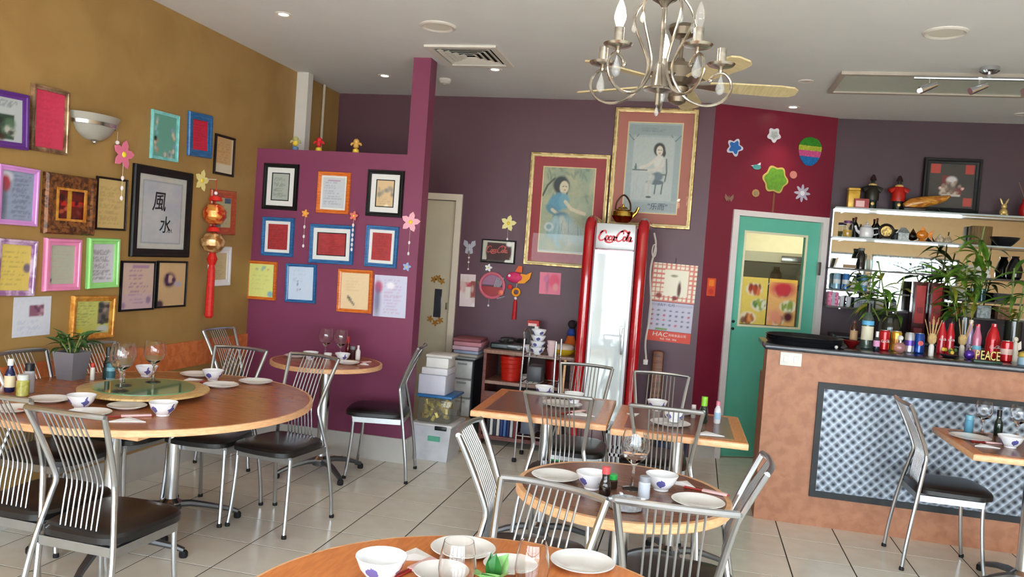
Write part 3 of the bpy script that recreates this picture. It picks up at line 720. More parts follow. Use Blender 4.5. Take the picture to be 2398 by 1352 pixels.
def portrait_b():
    A = canvas(100,148,(170,182,182)); grain(A,.03,53,5); rec(A,.03,.97,.86,.97,(136,150,156),.6); scribble(A,.25,.75,.895,.94,4,(90,102,112),54,.5)
    for x0, x1 in ((.03,.12),(.88,.97)): rec(A,x0,x1,.14,.86,(150,164,168),.5)
    stroke(A,[(.03,.86),(.12,.80),(.2,.86)],.008,(110,124,130)); stroke(A,[(.97,.86),(.88,.80),(.8,.86)],.008,(110,124,130)); rec(A,.13,.87,.14,.84,(188,196,192),.7)
    ell(A,.60,.705,.105,.075,(58,60,62),.12); ell(A,.69,.665,.03,.04,(64,66,66),.2); ell(A,.605,.69,.06,.055,(220,212,196),.1); stroke(A,[(.575,.70),(.60,.70)],.005,(70,60,56)); stroke(A,[(.625,.70),(.645,.698)],.005,(70,60,56)); ell(A,.61,.665,.014,.005,(160,90,84),.3)
    ell(A,.60,.635,.03,.025,(212,204,190),.2); ell(A,.61,.565,.10,.075,(214,212,206),.12); ell(A,.60,.47,.08,.05,(204,204,198),.15)
    stroke(A,[(.53,.59),(.42,.53),(.28,.50)],.026,(212,206,194)); stroke(A,[(.68,.59),(.62,.50),(.45,.47),(.30,.475)],.024,(206,202,192)); stroke(A,[(.14,.475),(.40,.475)],.010,(92,100,104)); rec(A,.18,.20,.49,.55,(96,120,120)); ell(A,.19,.50,.022,.03,(96,120,120),.2)
    stroke(A,[(.74,.60),(.76,.46),(.74,.36)],.012,(96,106,108)); stroke(A,[(.50,.43),(.74,.43)],.012,(100,112,116)); ell(A,.60,.41,.10,.05,(108,124,132),.2); ell(A,.56,.345,.16,.028,(100,114,122),.15)
    for q in (.46,.58,.70): stroke(A,[(q,.34),(q-.015,.22)],.012,(100,112,116))
    stroke(A,[(.50,.40),(.44,.30),(.46,.20)],.05,(196,198,192),.8); ell(A,.46,.18,.05,.012,(90,96,98),.2)
    for q in range(10): rr = random.Random(q+70); x = rr.uniform(.15,.4); stroke(A,[(x,rr.uniform(.2,.42)),(x+rr.uniform(-.03,.03),rr.uniform(.16,.3))],.006,(172,182,180),.7)
    rec(A,.03,.97,.03,.12,(150,160,164),.5); return grain(A,.04,55,2)
def poster(u, z, w, h, label, A, mount, mw):
    t = framed('B',u,z,w,h,.0,label, fm_gold,.035,.03,A,mount,mw, cat='poster', inner=gilt_line, name='framed_poster')
    MB().moulding(w-.036,h-.036,.012,[(0,.026),(0,.033),(1,.033),(1,.026)]).build('gilt_ridge', gilt_line, t, smooth=0)
    return t
poster(-1.114,1.955,.677,.955,'gilt-framed poster with red mount, a woman in blue among leaves', portrait_a(), 'red_mount', .085)
t = poster(-.430,2.342,.676,.975,'gilt-framed poster with rose mount, a woman seated on a chair', portrait_b(), 'rose_mount', .085)
lettering('"乐而"',.06, mat('grey_ink',(70,84,96),.6), t, (.06,-.0155,-.318), .0004, .1)

def coke_script(parent, m, width, loc, r=.05, flat=.25, hyphen=True):
    """flowing script lettering; built in units of letter height then scaled to a width"""
    def ring(cx, cz, rx, rz): return [(cx+rx*math.cos(a*PI/5), cz+rz*math.sin(a*PI/5)) for a in range(10)]+[(cx+rx*.95, cz+.02)]
    S = [[(.66,.74),(.56,1.0),(.30,.98),(.08,.62),(.03,.28),(.2,.02),(.48,.06),(.68,.26)], ring(.86,.28,.13,.22),
         [(1.30,.42),(1.18,.50),(1.06,.30),(1.14,.07),(1.33,.16)], ring(1.50,.28,.12,.22), [(1.64,.52),(1.60,.16),(1.72,.07),(1.80,.16)],
         [(2.46,.76),(2.36,1.02),(2.10,.98),(1.88,.62),(1.84,.28),(2.0,.02),(2.28,.06),(2.48,.26)], [(2.10,.98),(2.45,1.16),(2.8,.98),(2.9,.86)],
         ring(2.66,.28,.13,.22), [(2.84,.18),(2.98,.62),(3.02,1.0),(2.93,1.0),(2.88,.5),(2.92,.12),(3.02,.1)], ring(3.20,.28,.12,.22), [(3.34,.52),(3.30,.16),(3.42,.07),(3.52,.2)],
         [(.68,.26),(.80,-.06),(1.2,-.16),(1.6,-.06)], [(.30,.98),(.12,.9),(.02,.72)]]
    if hyphen: S.append([(1.70,.34),(1.90,.42)])
    k = width/3.55; mb = MB()
    for st in S:
        p = smooth_path([((x+z*.18)*k-width/2, 0, z*k-.42*k) for x, z in st], 4)
        rr = [r*k*(0.75+0.5*abs(math.sin(i*PI/max(1,len(p)-1)))) for i in range(len(p))]
        T = [ (q.x, q.y, q.z) for q in p]
        # flat ribbon strokes
        vs_, fs = [], []
        for i, q in enumerate(p):
            a = p[max(0,i-1)]; b = p[min(len(p)-1,i+1)]; d = (b-a); nx_, nz_ = -d.z, d.x; L_ = math.hypot(nx_, nz_) or 1
            nx_, nz_ = nx_/L_*rr[i], nz_/L_*rr[i]
            vs_ += [(q.x+nx_,-.0012,q.z+nz_),(q.x-nx_,-.0012,q.z-nz_),(q.x+nx_,0,q.z+nz_),(q.x-nx_,0,q.z-nz_)]
        for i in range(len(p)-1):
            o = i*4; fs += [(o,o+4,o+5,o+1),(o+2,o+3,o+7,o+6),(o,o+2,o+6,o+4),(o+1,o+5,o+7,o+3)]
        mb.add(vs_, fs)
    return mb.build('script_lettering', m, parent, loc, smooth=0)
A = canvas(40,28,(196,190,170)); rec(A,.14,.86,.12,.88,(60,20,18)); ell(A,.18,.5,.06,.3,(60,20,18)); ell(A,.84,.5,.06,.3,(60,20,18)); rec(A,.9,1,0,1,(236,232,220)); rec(A,.72,.9,0,.14,(236,232,220)); rec(A,0,.7,0,.1,(70,60,54)); ell(A,.82,.86,.09,.11,(240,238,228))
t = framed('B',-1.680,1.570,.303,.203,0,'black-framed mirror sign with red script lettering', fm_black,.012,.018,A, cat='sign', name='mirror_sign')
coke_script(t, mat('coral_red_print', (206,84,72), .4), .19, (-.012,-.0075,.012))
A = canvas(16,28,(226,206,206)); rec(A,0,1,.62,.74,(196,70,86)); rec(A,.7,1,.3,.8,(150,70,60)); blots(A,[(236,232,232),(206,96,106),(210,190,180)],12,60,.08,.16,(0,1,0,1),.4,.7); rec(A,.35,.6,.25,.6,(226,216,206))
loc, rz = plane_at('B',-1.931,1.215,.002); t = sheet('card', None,.138,.28,A,0); t.location = loc; t.rotation_euler = (0,-.03,rz); tag(t,'tall red and white card beside the cream door','card')
A = canvas(20,20,(226,120,146)); ell(A,.68,.6,.24,.3,(222,84,116)); ell(A,.38,.5,.06,.4,(130,90,120),.5,0,.7); ell(A,.75,.35,.12,.16,(226,150,150)); ell(A,.3,.7,.1,.14,(200,110,150))
loc, rz = plane_at('B',-1.211,1.332,.002); t = sheet('card', None,.182,.185,A,0); t.location = loc; t.rotation_euler = (0,-.02,rz); tag(t,'square pink card below the left poster','card')
# calendar
loc, rz = plane_at('B',-.19,1.249,.004)
t = empty('wall_calendar', 'wall calendar with a red lattice picture right of the cooler', 'calendar', loc, rot=(0,.02,rz))
A = canvas(48,42,(244,238,214)); X, Z = grid_of(A); k = (((np.floor(X*30) % 3) == 0) | ((np.floor(Z*26) % 3) == 0)) & ((np.abs(X-.55) > .26) | (np.abs(Z-.5) > .34)); blend(A, k*.85, (206,84,70)); ell(A,.63,.34,.04,.2,(96,50,40),.3); ell(A,.2,.16,.07,.07,(150,60,50)); ell(A,.5,.68,.08,.03,(150,146,110)); ell(A,.55,.12,.06,.06,(130,40,36))
sheet('picture_page', t,.36,.315,A,0,0,.165)
A = canvas(42,28,(198,196,214)); rec(A,.02,.98,.86,.93,(150,150,176),.5); rec(A,.18,.46,.03,.11,(120,150,90)); rg = random.Random(3)
for i in range(7):
    for j in range(4): ell(A,.09+i*.135,.7-j*.16,.03,.03,(176,60,80) if i in (0,) or rg.random() < .2 else (84,84,110),.3,.5)
sheet('date_page', t,.355,.235,A,0,0,-.115)
A = canvas(30,10,(222,74,54)); sheet('sponsor_strip', t,.355,.085,A,0,0,-.278)
cal_w = mat('calendar_white_print',(240,236,226),.6)
lettering('HAC',.05,cal_w,t,(-.07,-.0016,-.265),.0004, .1, sx=1.2); lettering('风味食品公司',.024,cal_w,t,(.07,-.0016,-.265),.0004); lettering('电话 · 传真 · 地址',.018,cal_w,t,(.0,-.0016,-.30),.0004)
lettering('JULY  七月',.03,mat('calendar_ink',(84,84,110),.6),t,(-.04,-.0016,-.02),.0004)
MB().tube([(0,0,.33),(0,-.005,.35),(0,0,.37)],.003,6).build('hanging_hook', mat('dark_wire',(50,40,46),.5), t)
A = canvas(14,20,(206,70,30)); rec(A,.2,.8,.55,.9,(226,120,30)); ell(A,.5,.25,.3,.15,(180,40,30))
loc, rz = plane_at('A',.085,1.405,.003); t = sheet('luck_charm', None,.075,.145,A,0); t.location = loc; t.rotation_euler = (0,0,rz); tag(t,'small orange paper charm on the red wall left of the green door','charm')

# ---- hanging flowers and charms
def petal_mb(L_, w, d=.006): 
    return MB().plate([(0,.0),(w*.55,L_*.35),(w*.5,L_*.7),(0,L_),(-w*.5,L_*.7),(-w*.55,L_*.35)], -d, 0)
def hang_flower(pl, u, z, r, m, label, zend=None, centre=None, rot=0.2, n=5, beads=3, cat='decoration', bm=None, off=.004):
    loc, rz = plane_at(pl, u, z, off); t = empty('hanging_flower', label, cat, loc, rz)
    me = None
    for k in range(n):
        a = rot+2*PI*k/n
        if me is None: me = petal_mb(r, r*.52).build('petal', m, t, rot=(0,a,0)).data
        else: link('petal', me, t, rot=(0,a,0))
    MB().ball((0,-.006,0), r*.2, 10, 6, sy=.6).build('flower_centre', centre or mat('yellow_stamen',(236,206,60),.5), t)
    if zend is not None:
        MB().tube([(0,-.003,-r*.6),(0,-.003,zend-z)], .0015, 5).build('string', mat('thread',(210,190,170),.6), t)
        for k in range(beads):
            zz = -r*.9+(zend-z+r*.9)*(k+1)/beads
            MB().ball((0,-.004,zz), .009, 8, 6, sz=1.5).build('bead', bm or mat('pearl_bead',(240,226,230),.2), t)
    return t
pk = mat('pink_petal',(226,120,150),.5); pkl = mat('pale_pink_petal',(240,176,190),.5); yl = mat('pale_yellow_petal',(240,226,150),.5); og = mat('orange_petal',(236,160,70),.5); sv = mat('silver_petal',(190,190,200),.35,.4); lb = mat('pale_blue_petal',(150,170,214),.5); wh = mat('white_petal',(236,236,236),.5); salmon = mat('salmon_petal',(226,120,100),.5)
hang_flower('L',3.952,1.947,.085,pk,'pink flower hanging by the wall lamp',1.70,beads=3,off=.03)
hang_flower('L',4.734,1.885,.075,yl,'pale yellow flower hung above the red lanterns',None)
hang_flower('P',-2.827,1.738,.032,og,'little orange flower with beads on the purple partition',1.50)
hang_flower('P',-2.431,1.742,.036,salmon,'little coral flower with beads on the purple partition',1.50,beads=6,off=.034)
hang_flower('P',-2.009,1.725,.075,pkl,'large pale pink flower at the end of the purple partition',1.50,beads=2)
hang_flower('P',-2.015,1.406,.034,lb,'small pale blue flower below the large pink one',None)
hang_flower('B',-1.609,1.817,.072,yl,'pale yellow flower hanging above the black-framed sign',1.68,beads=1)
hang_flower('B',-1.757,1.425,.036,wh,'small white flower below the black-framed sign',None)
# silver butterfly charm
loc, rz = plane_at('B',-1.941,1.59,.004); t = empty('butterfly_charm','silver butterfly charm with beads beside the cream door','decoration',loc,rz)
for sg in (-1,1):
    MB().plate([(0,0),(sg*.02,.05),(sg*.05,.06),(sg*.055,.02),(sg*.02,-.01)],-.006,0).build('wing',sv,t,smooth=0); MB().plate([(0,-.005),(sg*.03,-.01),(sg*.035,-.05),(sg*.012,-.06)],-.006,0).build('wing',sv,t,smooth=0)
MB().tube([(0,-.004,.03),(0,-.004,-.03)],.005,6).build('body',sv,t); MB().tube([(0,-.004,-.03),(.005,-.004,-.19)],.0015,5).build('string',MATS['thread'],t)
for zz in (-.09,-.13,-.19): MB().ball((.003,-.004,zz),.009,8,6).build('bead',MATS['pearl_bead'],t)
# red wreath
loc, rz = plane_at('B',-1.712,1.275,.004); t = empty('wreath','round red and silver wreath below the black-framed sign','wreath',loc,rz)
MB().tube([(.105*math.cos(a),-.012,.105*math.sin(a)) for a in np.linspace(0,2*PI,28,endpoint=False)],.014,8,closed=True).build('ring',mat('wreath_pink',(196,96,116),.5),t)
MB().plate([(.095*math.cos(a),.095*math.sin(a)) for a in np.linspace(PI*1.03,PI*1.97,16)],-.016,-.004).build('red_panel',mat('dark_red_lacquer',(150,22,28),.35),t,smooth=0)
MB().plate([(.092*math.cos(a),.092*math.sin(a)) for a in np.linspace(.05,PI-.05,16)],-.010,-.004).build('mauve_panel',mat('mauve_panel',(150,104,130),.5),t,smooth=0)
for q in range(5): MB().tube([(.02+.012*q,-.02,-.01),(.045+.014*q,-.02,.075)],.004,6).build('silver_twig',sv,t)
MB().ball((.085,-.024,-.055),.026,10,6,sy=.5).build('berry',mat('coral_berry',(226,110,90),.4),t); MB().tube([(.05,-.012,-.11),(.12,-.012,-.085)],.005,6).build('silver_twig',sv,t)
MB().plate([(-.12,.0),(-.135,.035),(-.1,.02)],-.02,-.004).build('leaf',mat('olive_leaf',(110,110,60),.6),t,smooth=0)
MB().tube([(-.02,-.006,-.115),(-.022,-.006,-.17)],.0015,5).build('string',MATS['thread'],t); MB().ball((-.022,-.006,-.175),.01,8,6).build('bead',MATS['pearl_bead'],t)
# cloth fish charm with tassel
loc, rz = plane_at('B',-1.485,1.36,.004); t = empty('fish_charm','pink and orange cloth fish charm with a red tassel','charm',loc,rz)
fishp = mat('fish_magenta',(206,44,100),.6,var=.2,scale=90); fisho = mat('fish_orange',(236,150,30),.6)
MB().ball((-.03,-.02,0),.075,14,8,sz=.62,sy=.3).build('body',fishp,t)
MB().plate([(.02,.035),(.07,.03),(.115,.055),(.10,-.005),(.06,-.045),(.0,-.05)],-.03,-.008).build('tail',fisho,t,smooth=0)
MB().plate([(-.03,.05),(-.005,.10),(.03,.10),(.03,.045)],-.026,-.008).build('top_fin',mat('fish_red_orange',(222,92,30),.6),t,smooth=0)
MB().ball((-.075,-.038,.012),.012,8,6,sy=.5).build('eye',wh,t)
MB().tube([(-.012+.03*math.cos(a),-.012,-.125+.03*math.sin(a)) for a in np.linspace(0,2*PI,16,endpoint=False)],.010,8,closed=True).build('disc',fisho,t)
MB().tube([(-.01,-.01,-.05),(-.012,-.01,-.09)],.003,5).build('string',MATS['thread'],t); MB().ball((-.012,-.012,-.178),.014,10,6).build('bead',MATS['pearl_bead'],t)
MB().tube([(-.012,-.012,-.19),(-.012,-.012,-.21),(-.013,-.012,-.36)],[.008,.016,.019],10).build('tassel',mat('red_silk',(186,20,30),.6,var=.2,scale=60),t)
MB().ball((-.066,-.02,-.085),.022,10,6,sz=1.0,sy=.6).build('pompom',mat('red_pompom',(216,50,40),.7),t)
# two red lanterns with tassel on the ochre wall
loc, rz = plane_at('L',4.775,1.55,.004); t = empty('lantern_string','string of two gold-red lanterns with a long red tassel','lantern',loc,rz)
lant = two_tone('gold_red_foil',(186,36,16),(226,150,70),26,.3,.2,metal=.35)
MB().lathe([(.02,.19),(.05,.18),(.075,.14),(.075,.10),(.05,.06),(.02,.05)],16).build('lantern_body',lant,t,(0,-.085,0)); MB().lathe([(.02,0),(.05,-.012),(.078,-.05),(.078,-.09),(.05,-.13),(.02,-.14)],16).build('lantern_body',two_tone('gold_foil',(150,96,50),(226,186,130),22,.25,.2,metal=.5),t,(0,-.085,0))
for z0 in (.225,.02): MB().lathe([(.012,-.02),(.045,-.015),(.035,.012),(.012,.02)],12).build('lantern_cap',mat('lantern_red',(196,30,22),.4),t,(0,-.085,z0))
MB().ball((0,-.085,.26),.012,8,6).build('bead',MATS['pearl_bead'],t); MB().tube([(0,-.085,.35),(0,-.085,-.14)],.003,5).build('cord',MATS['lantern_red'],t)
MB().tube([(0,0,.35),(0,-.085,.35)],.003,5).build('bracket',MATS['thread'],t)
MB().tube([(0,-.085,-.14),(0,-.085,-.18),(0,-.085,-.22)],[.02,.035,.022],10).build('knot',MATS['lantern_red'],t)
MB().tube([(0,-.085,-.21),(0,-.085,-.25),(0,-.085,-.56),(0,-.085,-.575)],[.014,.024,.028,.018],10).build('tassel',mat('orange_red_silk',(196,32,20),.6,var=.2,scale=60),t)
# wall lamp
loc, rz = plane_at('L',3.735,2.075,.0); t = empty('wall_lamp','half-bowl frosted wall lamp with a steel band on the ochre wall','lamp',loc,rz)
frost = mat('frosted_glass',(166,162,152),.4,var=.02)
def half_bowl(prof, n=18):
    mb = MB(); vs_, fs = [], []
    for r, z in prof:
        for k in range(n+1): a = PI+PI*k/n; vs_.append((r*math.cos(a), r*.72*math.sin(a), z))
    for i in range(len(prof)-1):
        for k in range(n): o_ = i*(n+1)+k; fs.append((o_,o_+1,o_+n+2,o_+n+1))
    return mb.add(vs_, fs)
half_bowl([(.001,-.085),(.06,-.078),(.11,-.045),(.135,-.005),(.145,.012),(.165,.05),(.158,.05),(.135,.0),(.1,-.04),(.001,-.075)]).build('shade',frost,t)
half_bowl([(.141,-.008),(.149,-.006),(.152,.012),(.146,.014)]).build('band',chrome,t); MB().ball((0,-.02,-.09),.014,10,6).build('finial',chrome,t); MB().box(-.08,.08,-.02,0,-.05,.04).build('wall_plate',chrome,t,smooth=0)
loc, rz = plane_at('L',3.925,2.05,.004); t = empty('hanging_flower','tiny glass flower dangling at the right end of the wall lamp','decoration',loc,rz)
MB().tube([(0,-.004,.02),(0,-.004,-.03)],.002,5).build('string',MATS['thread'],t); MB().ball((0,-.006,-.04),.012,8,6).build('bead',MATS['pearl_bead'],t)

# ---- foam and card shapes on the red angled wall
def blob(n, r, lobes, amp, ph=0.0): return [((r*(1+amp*math.cos(lobes*a+ph)))*math.cos(a), (r*(1+amp*math.cos(lobes*a+ph)))*math.sin(a)) for a in np.linspace(0,2*PI,n,endpoint=False)]
def sticker(u, z, name, label, layers, cat='decoration'):
    loc, rz = plane_at('A',u,z,.001); t = empty(name,label,cat,loc,rz)
    for k, (nm, pts, m_) in enumerate(layers): MB().plate(pts,-.004*(k+1),-.004*k).build(nm,m_,t,smooth=0)
    return t
glit_b = mat('blue_glitter',(50,110,190),.3,.3,var=.3,scale=120); paper_w = mat('foam_white',(214,214,224),.6); glit_s = mat('silver_glitter',(190,200,200),.3,.3,var=.3,scale=120)
sticker(.19,2.55,'flower_cutout','blue glitter flower cut-out, top left on the red wall',[('backing',blob(50,.062,5,.22,.3),paper_w),('front',blob(50,.046,5,.22,.3),glit_b)])
sticker(.53,2.685,'flower_cutout','silver flower cut-out at the top of the red wall',[('backing',blob(50,.055,5,.16,1.2),paper_w),('front',blob(50,.03,5,.16,1.2),glit_s)])
sticker(.83,2.234,'daisy_cutout','grey eight-petal daisy cut-out right of the tree',[('backing',blob(64,.055,8,.35,.2),mat('lilac_grey_card',(170,166,184),.6)),('front',blob(24,.02,8,.05),paper_w)])
t = sticker(.575,2.32,'tree_cutout','green lollipop tree cut-out above the green door',[('outline',[(x*1.0,z+.005) for x,z in blob(60,.108,6,.10,.5)],mat('tan_card',(186,166,90),.6)),('crown',[(x,z+.005) for x,z in blob(60,.092,6,.10,.5)],mat('leaf_green_felt',(92,142,40),.7,var=.2,scale=40))])
MB().plate([(-.009,-.10),(.009,-.10),(.009,-.265),(-.009,-.265)],-.004,0).build('trunk',mat('brown_card',(120,70,50),.6),t,smooth=0)
sticker(.735,2.378,'button_cutout','pinkish round button right of the tree',[('disc',blob(20,.032,2,.02),mat('dusty_pink',(186,120,110),.6))])
sticker(.41,2.198,'button_cutout','tan round button left of the tree',[('disc',blob(20,.032,2,.02),mat('tan_felt',(166,130,80),.6)),('inner',blob(16,.018,2,.02),mat('grey_tan',(140,124,96),.6))])
t = sticker(.40,2.41,'bird_cutout','small teal bird cut-out left of the tree',[('body',[(x*1.25,z*.8) for x,z in blob(20,.028,2,.08)],mat('teal_card',(70,140,140),.5))])
MB().plate([(-.03,.0),(-.055,.008),(-.03,.014)],-.004,0).build('beak',paper_w,t,smooth=0); MB().plate([(.0,.02),(.03,.04),(.03,.018)],-.006,0).build('wing',paper_w,t,smooth=0)
t = sticker(.177,2.136,'butterfly_cutout','faint brown butterfly cut-out, lower left on the red wall',[('body',[(-.004,.02),(.004,.02),(.004,-.025),(-.004,-.025)],mat('taupe_card',(130,96,80),.6))])
for sg in (-1,1): MB().plate([(0,0),(sg*.035,.035),(sg*.04,.005),(sg*.02,-.028)],-.005,0).build('wing',MATS['taupe_card'],t,smooth=0)
# hot-air balloon in bands
loc, rz = plane_at('A',.868,2.585,.001); t = empty('balloon_cutout','glitter hot-air balloon cut-out in green, pink and blue bands','decoration',loc,rz)
def bal(z): 
    k = (z+.118)/.236; return .105*math.sqrt(max(0,1-((k-.62)/.62)**2)) if k < .62 else .105*math.sqrt(max(0,1-((k-.62)/.38)**2))
for nm, z0, z1, m_ in (('blue_band',-.118,-.045,mat('balloon_blue',(20,110,180),.35,.2,var=.3,scale=90)),('pink_band',-.045,.005,mat('balloon_pink',(200,80,140),.35,.2,var=.3,scale=90)),('lime_band',.005,.045,mat('balloon_lime',(170,180,60),.35,.2,var=.3,scale=90)),('green_band',.045,.118,mat('balloon_green',(50,130,40),.35,.2,var=.3,scale=90))):
    zz = np.linspace(z0,z1,8); MB().plate([(max(.03,bal(z)) if z<.1 else bal(z)+.001,z) for z in zz]+[(-max(.03,bal(z)) if z<.1 else -bal(z)-.001,z) for z in zz[::-1]],-.005,0).build(nm,m_,t,smooth=0)
# stickers on the cream door
for nm, spots, lab in (('flower_sticker',[(-2.255,1.285),(-2.215,1.30),(-2.18,1.275)],'cluster of ochre star stickers above the cream door slot'),('flower_sticker',[(-2.265,.935),(-2.215,.905),(-2.17,.93)],'ochre star stickers below the cream door slot')):
    t = empty(nm, lab, 'sticker', (0, BY_+.029, 0))
    for k,(x,z) in enumerate(spots): MB().plate([(x+p,z+q) for p,q in blob(40,.024,5,.35,k)],-.002,0).build('star',mat('ochre_star',(176,124,50),.5),t,smooth=0)
# food posters on the kitchen door glass
def food(seed, base):
    A = canvas(34,52,base); grain(A,.04,seed)
    for cx,cz,cs in ((.5,.74,[(170,60,30),(206,110,60),(120,40,24)]),(.72,.42,[(60,120,60),(140,160,60),(220,220,190)]),(.35,.14,[(190,110,60),(120,60,40),(226,160,90)])):
        ell(A,cx,cz,.3,.13,(228,214,180),.1); blots(A,cs,14,seed+int(cx*90),.04,.09,(cx-.2,cx+.2,cz-.08,cz+.08))
    return A
for u, w, s_, lab, b_ in ((.488,.245,70,'yellow food poster, left of the two on the kitchen door glass',(226,200,96)),(.752,.26,80,'orange and pink food poster, right of the two on the kitchen door glass',(230,176,106))):
    A = food(s_, b_)
    if s_ == 80: ell(A,.5,.78,.4,.16,(196,50,60),.4); ell(A,.3,.2,.25,.14,(226,150,120),.4); ell(A,.75,.2,.16,.1,(90,30,40),.4); rec(A,0,1,.92,1,(236,190,80))
    loc, rz = plane_at('A',u,1.315,-.034); t = sheet('food_poster',None,w,.39,A,0); t.location = loc; t.rotation_euler = (0,0,rz); tag(t,lab,'poster')
# ------------------------------------------------------------------ kitchen things seen through the green door
steel = mat('kitchen_steel',(190,190,186),.25,.9,var=.05)
k_l = bpy.data.lights.new('kitchen_light','AREA'); k_l.energy = 16; k_l.size = 1.1; k_l.size_y = .2; k_l.shape = 'RECTANGLE'; k_l.color = (1,.96,.85)
t = empty('kitchen_tube_lamp','white ceiling tube lamp inside the kitchen','lamp',(1.0,8.0,CZ))
MB().rbox(-.6,.6,-.08,.08,-.05,-.001,.01).build('lamp_body',white_gloss,t); MB().tube([(-.56,0,-.062),(.56,0,-.062)],.013,10).build('tube',mat('lit_tube',(255,250,235),.4,var=0,emit=(255,248,230),estr=5),t)
lo = link('kitchen_light',k_l,t,(0,0,-.085))
t = empty('range_hood','steel range hood on the kitchen back wall','hood',(.95,9.1,1.55))
MB().add([(-.75,-.75,.22),(.75,-.75,.22),(.75,0,.22),(-.75,0,.22),(-.45,-.3,.62),(.45,-.3,.62),(.45,0,.62),(-.45,0,.62),(-.75,-.75,.12),(.75,-.75,.12),(.75,0,.12),(-.75,0,.12)],[(0,1,5,4),(1,2,6,5),(3,0,4,7),(4,5,6,7),(8,9,1,0),(9,10,2,1),(11,8,0,3),(11,10,9,8),(2,3,7,6),(10,11,3,2)]).build('hood_body',mat('hood_cream_enamel',(236,228,190),.3,var=.03),t,smooth=0)
MB().rbox(-.16,.16,-.77,-.75,.13,.19,.004).build('control_strip',steel,t)
t = empty('kitchen_shelf','steel wall shelf below the kitchen hood','shelf',(1.0,8.85,1.44)); MB().box(-.75,.75,-.2,.2,0,.02).build('board',steel,t,smooth=0)
for q in (-.6,.6): MB().box(q-.01,q+.01,-.18,.24,-.12,0).build('bracket',steel,t,smooth=0)
bin_m = mat('cream_bin',(222,214,180),.5,var=.04)
for k in range(4): tag(MB().rbox(-.09,.09,-.1,.1,0,.42,.015).build('storage_bin',bin_m,None,(.62+.21*k,8.75,.99)),['first','second','third','fourth'][k]+' cream storage bin from the left under the kitchen shelf','bin','kitchen storage bins')
t = empty('kitchen_bench','steel work bench along the kitchen back wall','bench',(.95,8.7,0)); MB().box(-1.1,1.1,-.35,.35,.95,.99).build('bench_top',steel,t,smooth=0)
for x in (-1.0,1.0):
    for y in (-.3,.3): MB().tube([(x,y,0),(x,y,.95)],.02,8).build('leg',steel,t)
t = empty('kitchen_rack','kitchen rack of boxes left behind the door glass','rack',(.12,8.7,.99)); MB().box(-.16,.16,-.12,.12,0,.02).build('base',steel,t,smooth=0)
for k, c_ in enumerate(((120,60,60),(226,220,214),(150,150,160),(226,222,216))): MB().rbox(-.14,.14,-.1,.1,.02+.09*k,.10+.09*k,.006).build('box',mat('rack_box_%d'%k,c_,.6),t)
for s_ in (-1,1): MB().box(s_*.15-.008,s_*.15+.008,-.12,.12,.02,.42).build('upright',steel,t,smooth=0)
tag(MB().lathe([(.05,0),(.06,.02),(.06,.14),(.05,.16),(.001,.16)],16).build('green_canister',mat('canister_green',(40,130,80),.4),None,(.15,8.7,1.411)),'green canister on top of the kitchen rack','canister')
for k,(x,c_) in enumerate(((.80,(110,84,40)),(1.05,(226,220,200)),(1.24,(60,50,40)))): tag(MB().lathe([(.05,0),(.055,.01),(.055,.10),(.03,.14),(.03,.17),(.001,.17)],14).build('kitchen_jar',mat('kitchen_jar_%d'%k,c_,.35),None,(x,8.85,1.461)),['brown','white','black'][k]+' sauce jar on the kitchen wall shelf','jar')

# ------------------------------------------------------------------ ceiling fittings
glow = mat('lit_lamp_face',(255,244,224),.4,var=0,emit=(255,238,214),estr=22)
def downlight(x, y, label, lit=True, power=9):
    t = empty('downlight', label, 'lamp', (x,y,CZ), group='recessed ceiling lights')
    MB().lathe([(.030,0),(.030,-.004),(.046,-.007),(.052,-.003),(.052,0)],24).build('trim_ring',white_gloss,t)
    MB().lathe([(.001,-.003),(.030,-.003)],20,caps=False).build('lamp_face',glow if lit else mat('unlit_lamp_face',(206,204,198),.3),t)
    if lit:
        sp = bpy.data.lights.new('downlight_beam','SPOT'); sp.energy = power; sp.spot_size = 1.5; sp.spot_blend = .8; sp.shadow_soft_size = .03; sp.color = (1,.86,.68)
        link('downlight_beam',sp,t,(0,0,-.02))
    return t
downlight(-2.544,4.424,'lit ceiling downlight above the big round table')
downlight(-2.523,5.973,'lit ceiling downlight behind the purple partition')
downlight(-1.554,5.70,'lit ceiling downlight at the corner of the air vent')
downlight(.63,6.76,'lit ceiling downlight shining on the red wall',True,16)
downlight(.617,5.873,'unlit ceiling downlight between the fan and the grey panel',False)
downlight(2.275,6.791,'unlit ceiling downlight above the bar shelves at the right edge',False)
grille = mat('speaker_grille',(226,222,210),.7,var=.05,scale=200)
for x, y, lab in ((-1.64,4.645,'round ceiling speaker left of the chandelier'),(1.176,4.70,'round ceiling speaker above the bar')):
    t = empty('ceiling_speaker',lab,'speaker',(x,y,CZ)); MB().lathe([(.085,0),(.085,-.006),(.10,-.012),(.112,-.006),(.112,0)],36).build('rim',white_gloss,t); MB().lathe([(.001,-.005),(.085,-.005)],36,caps=False).build('grille',grille,t)
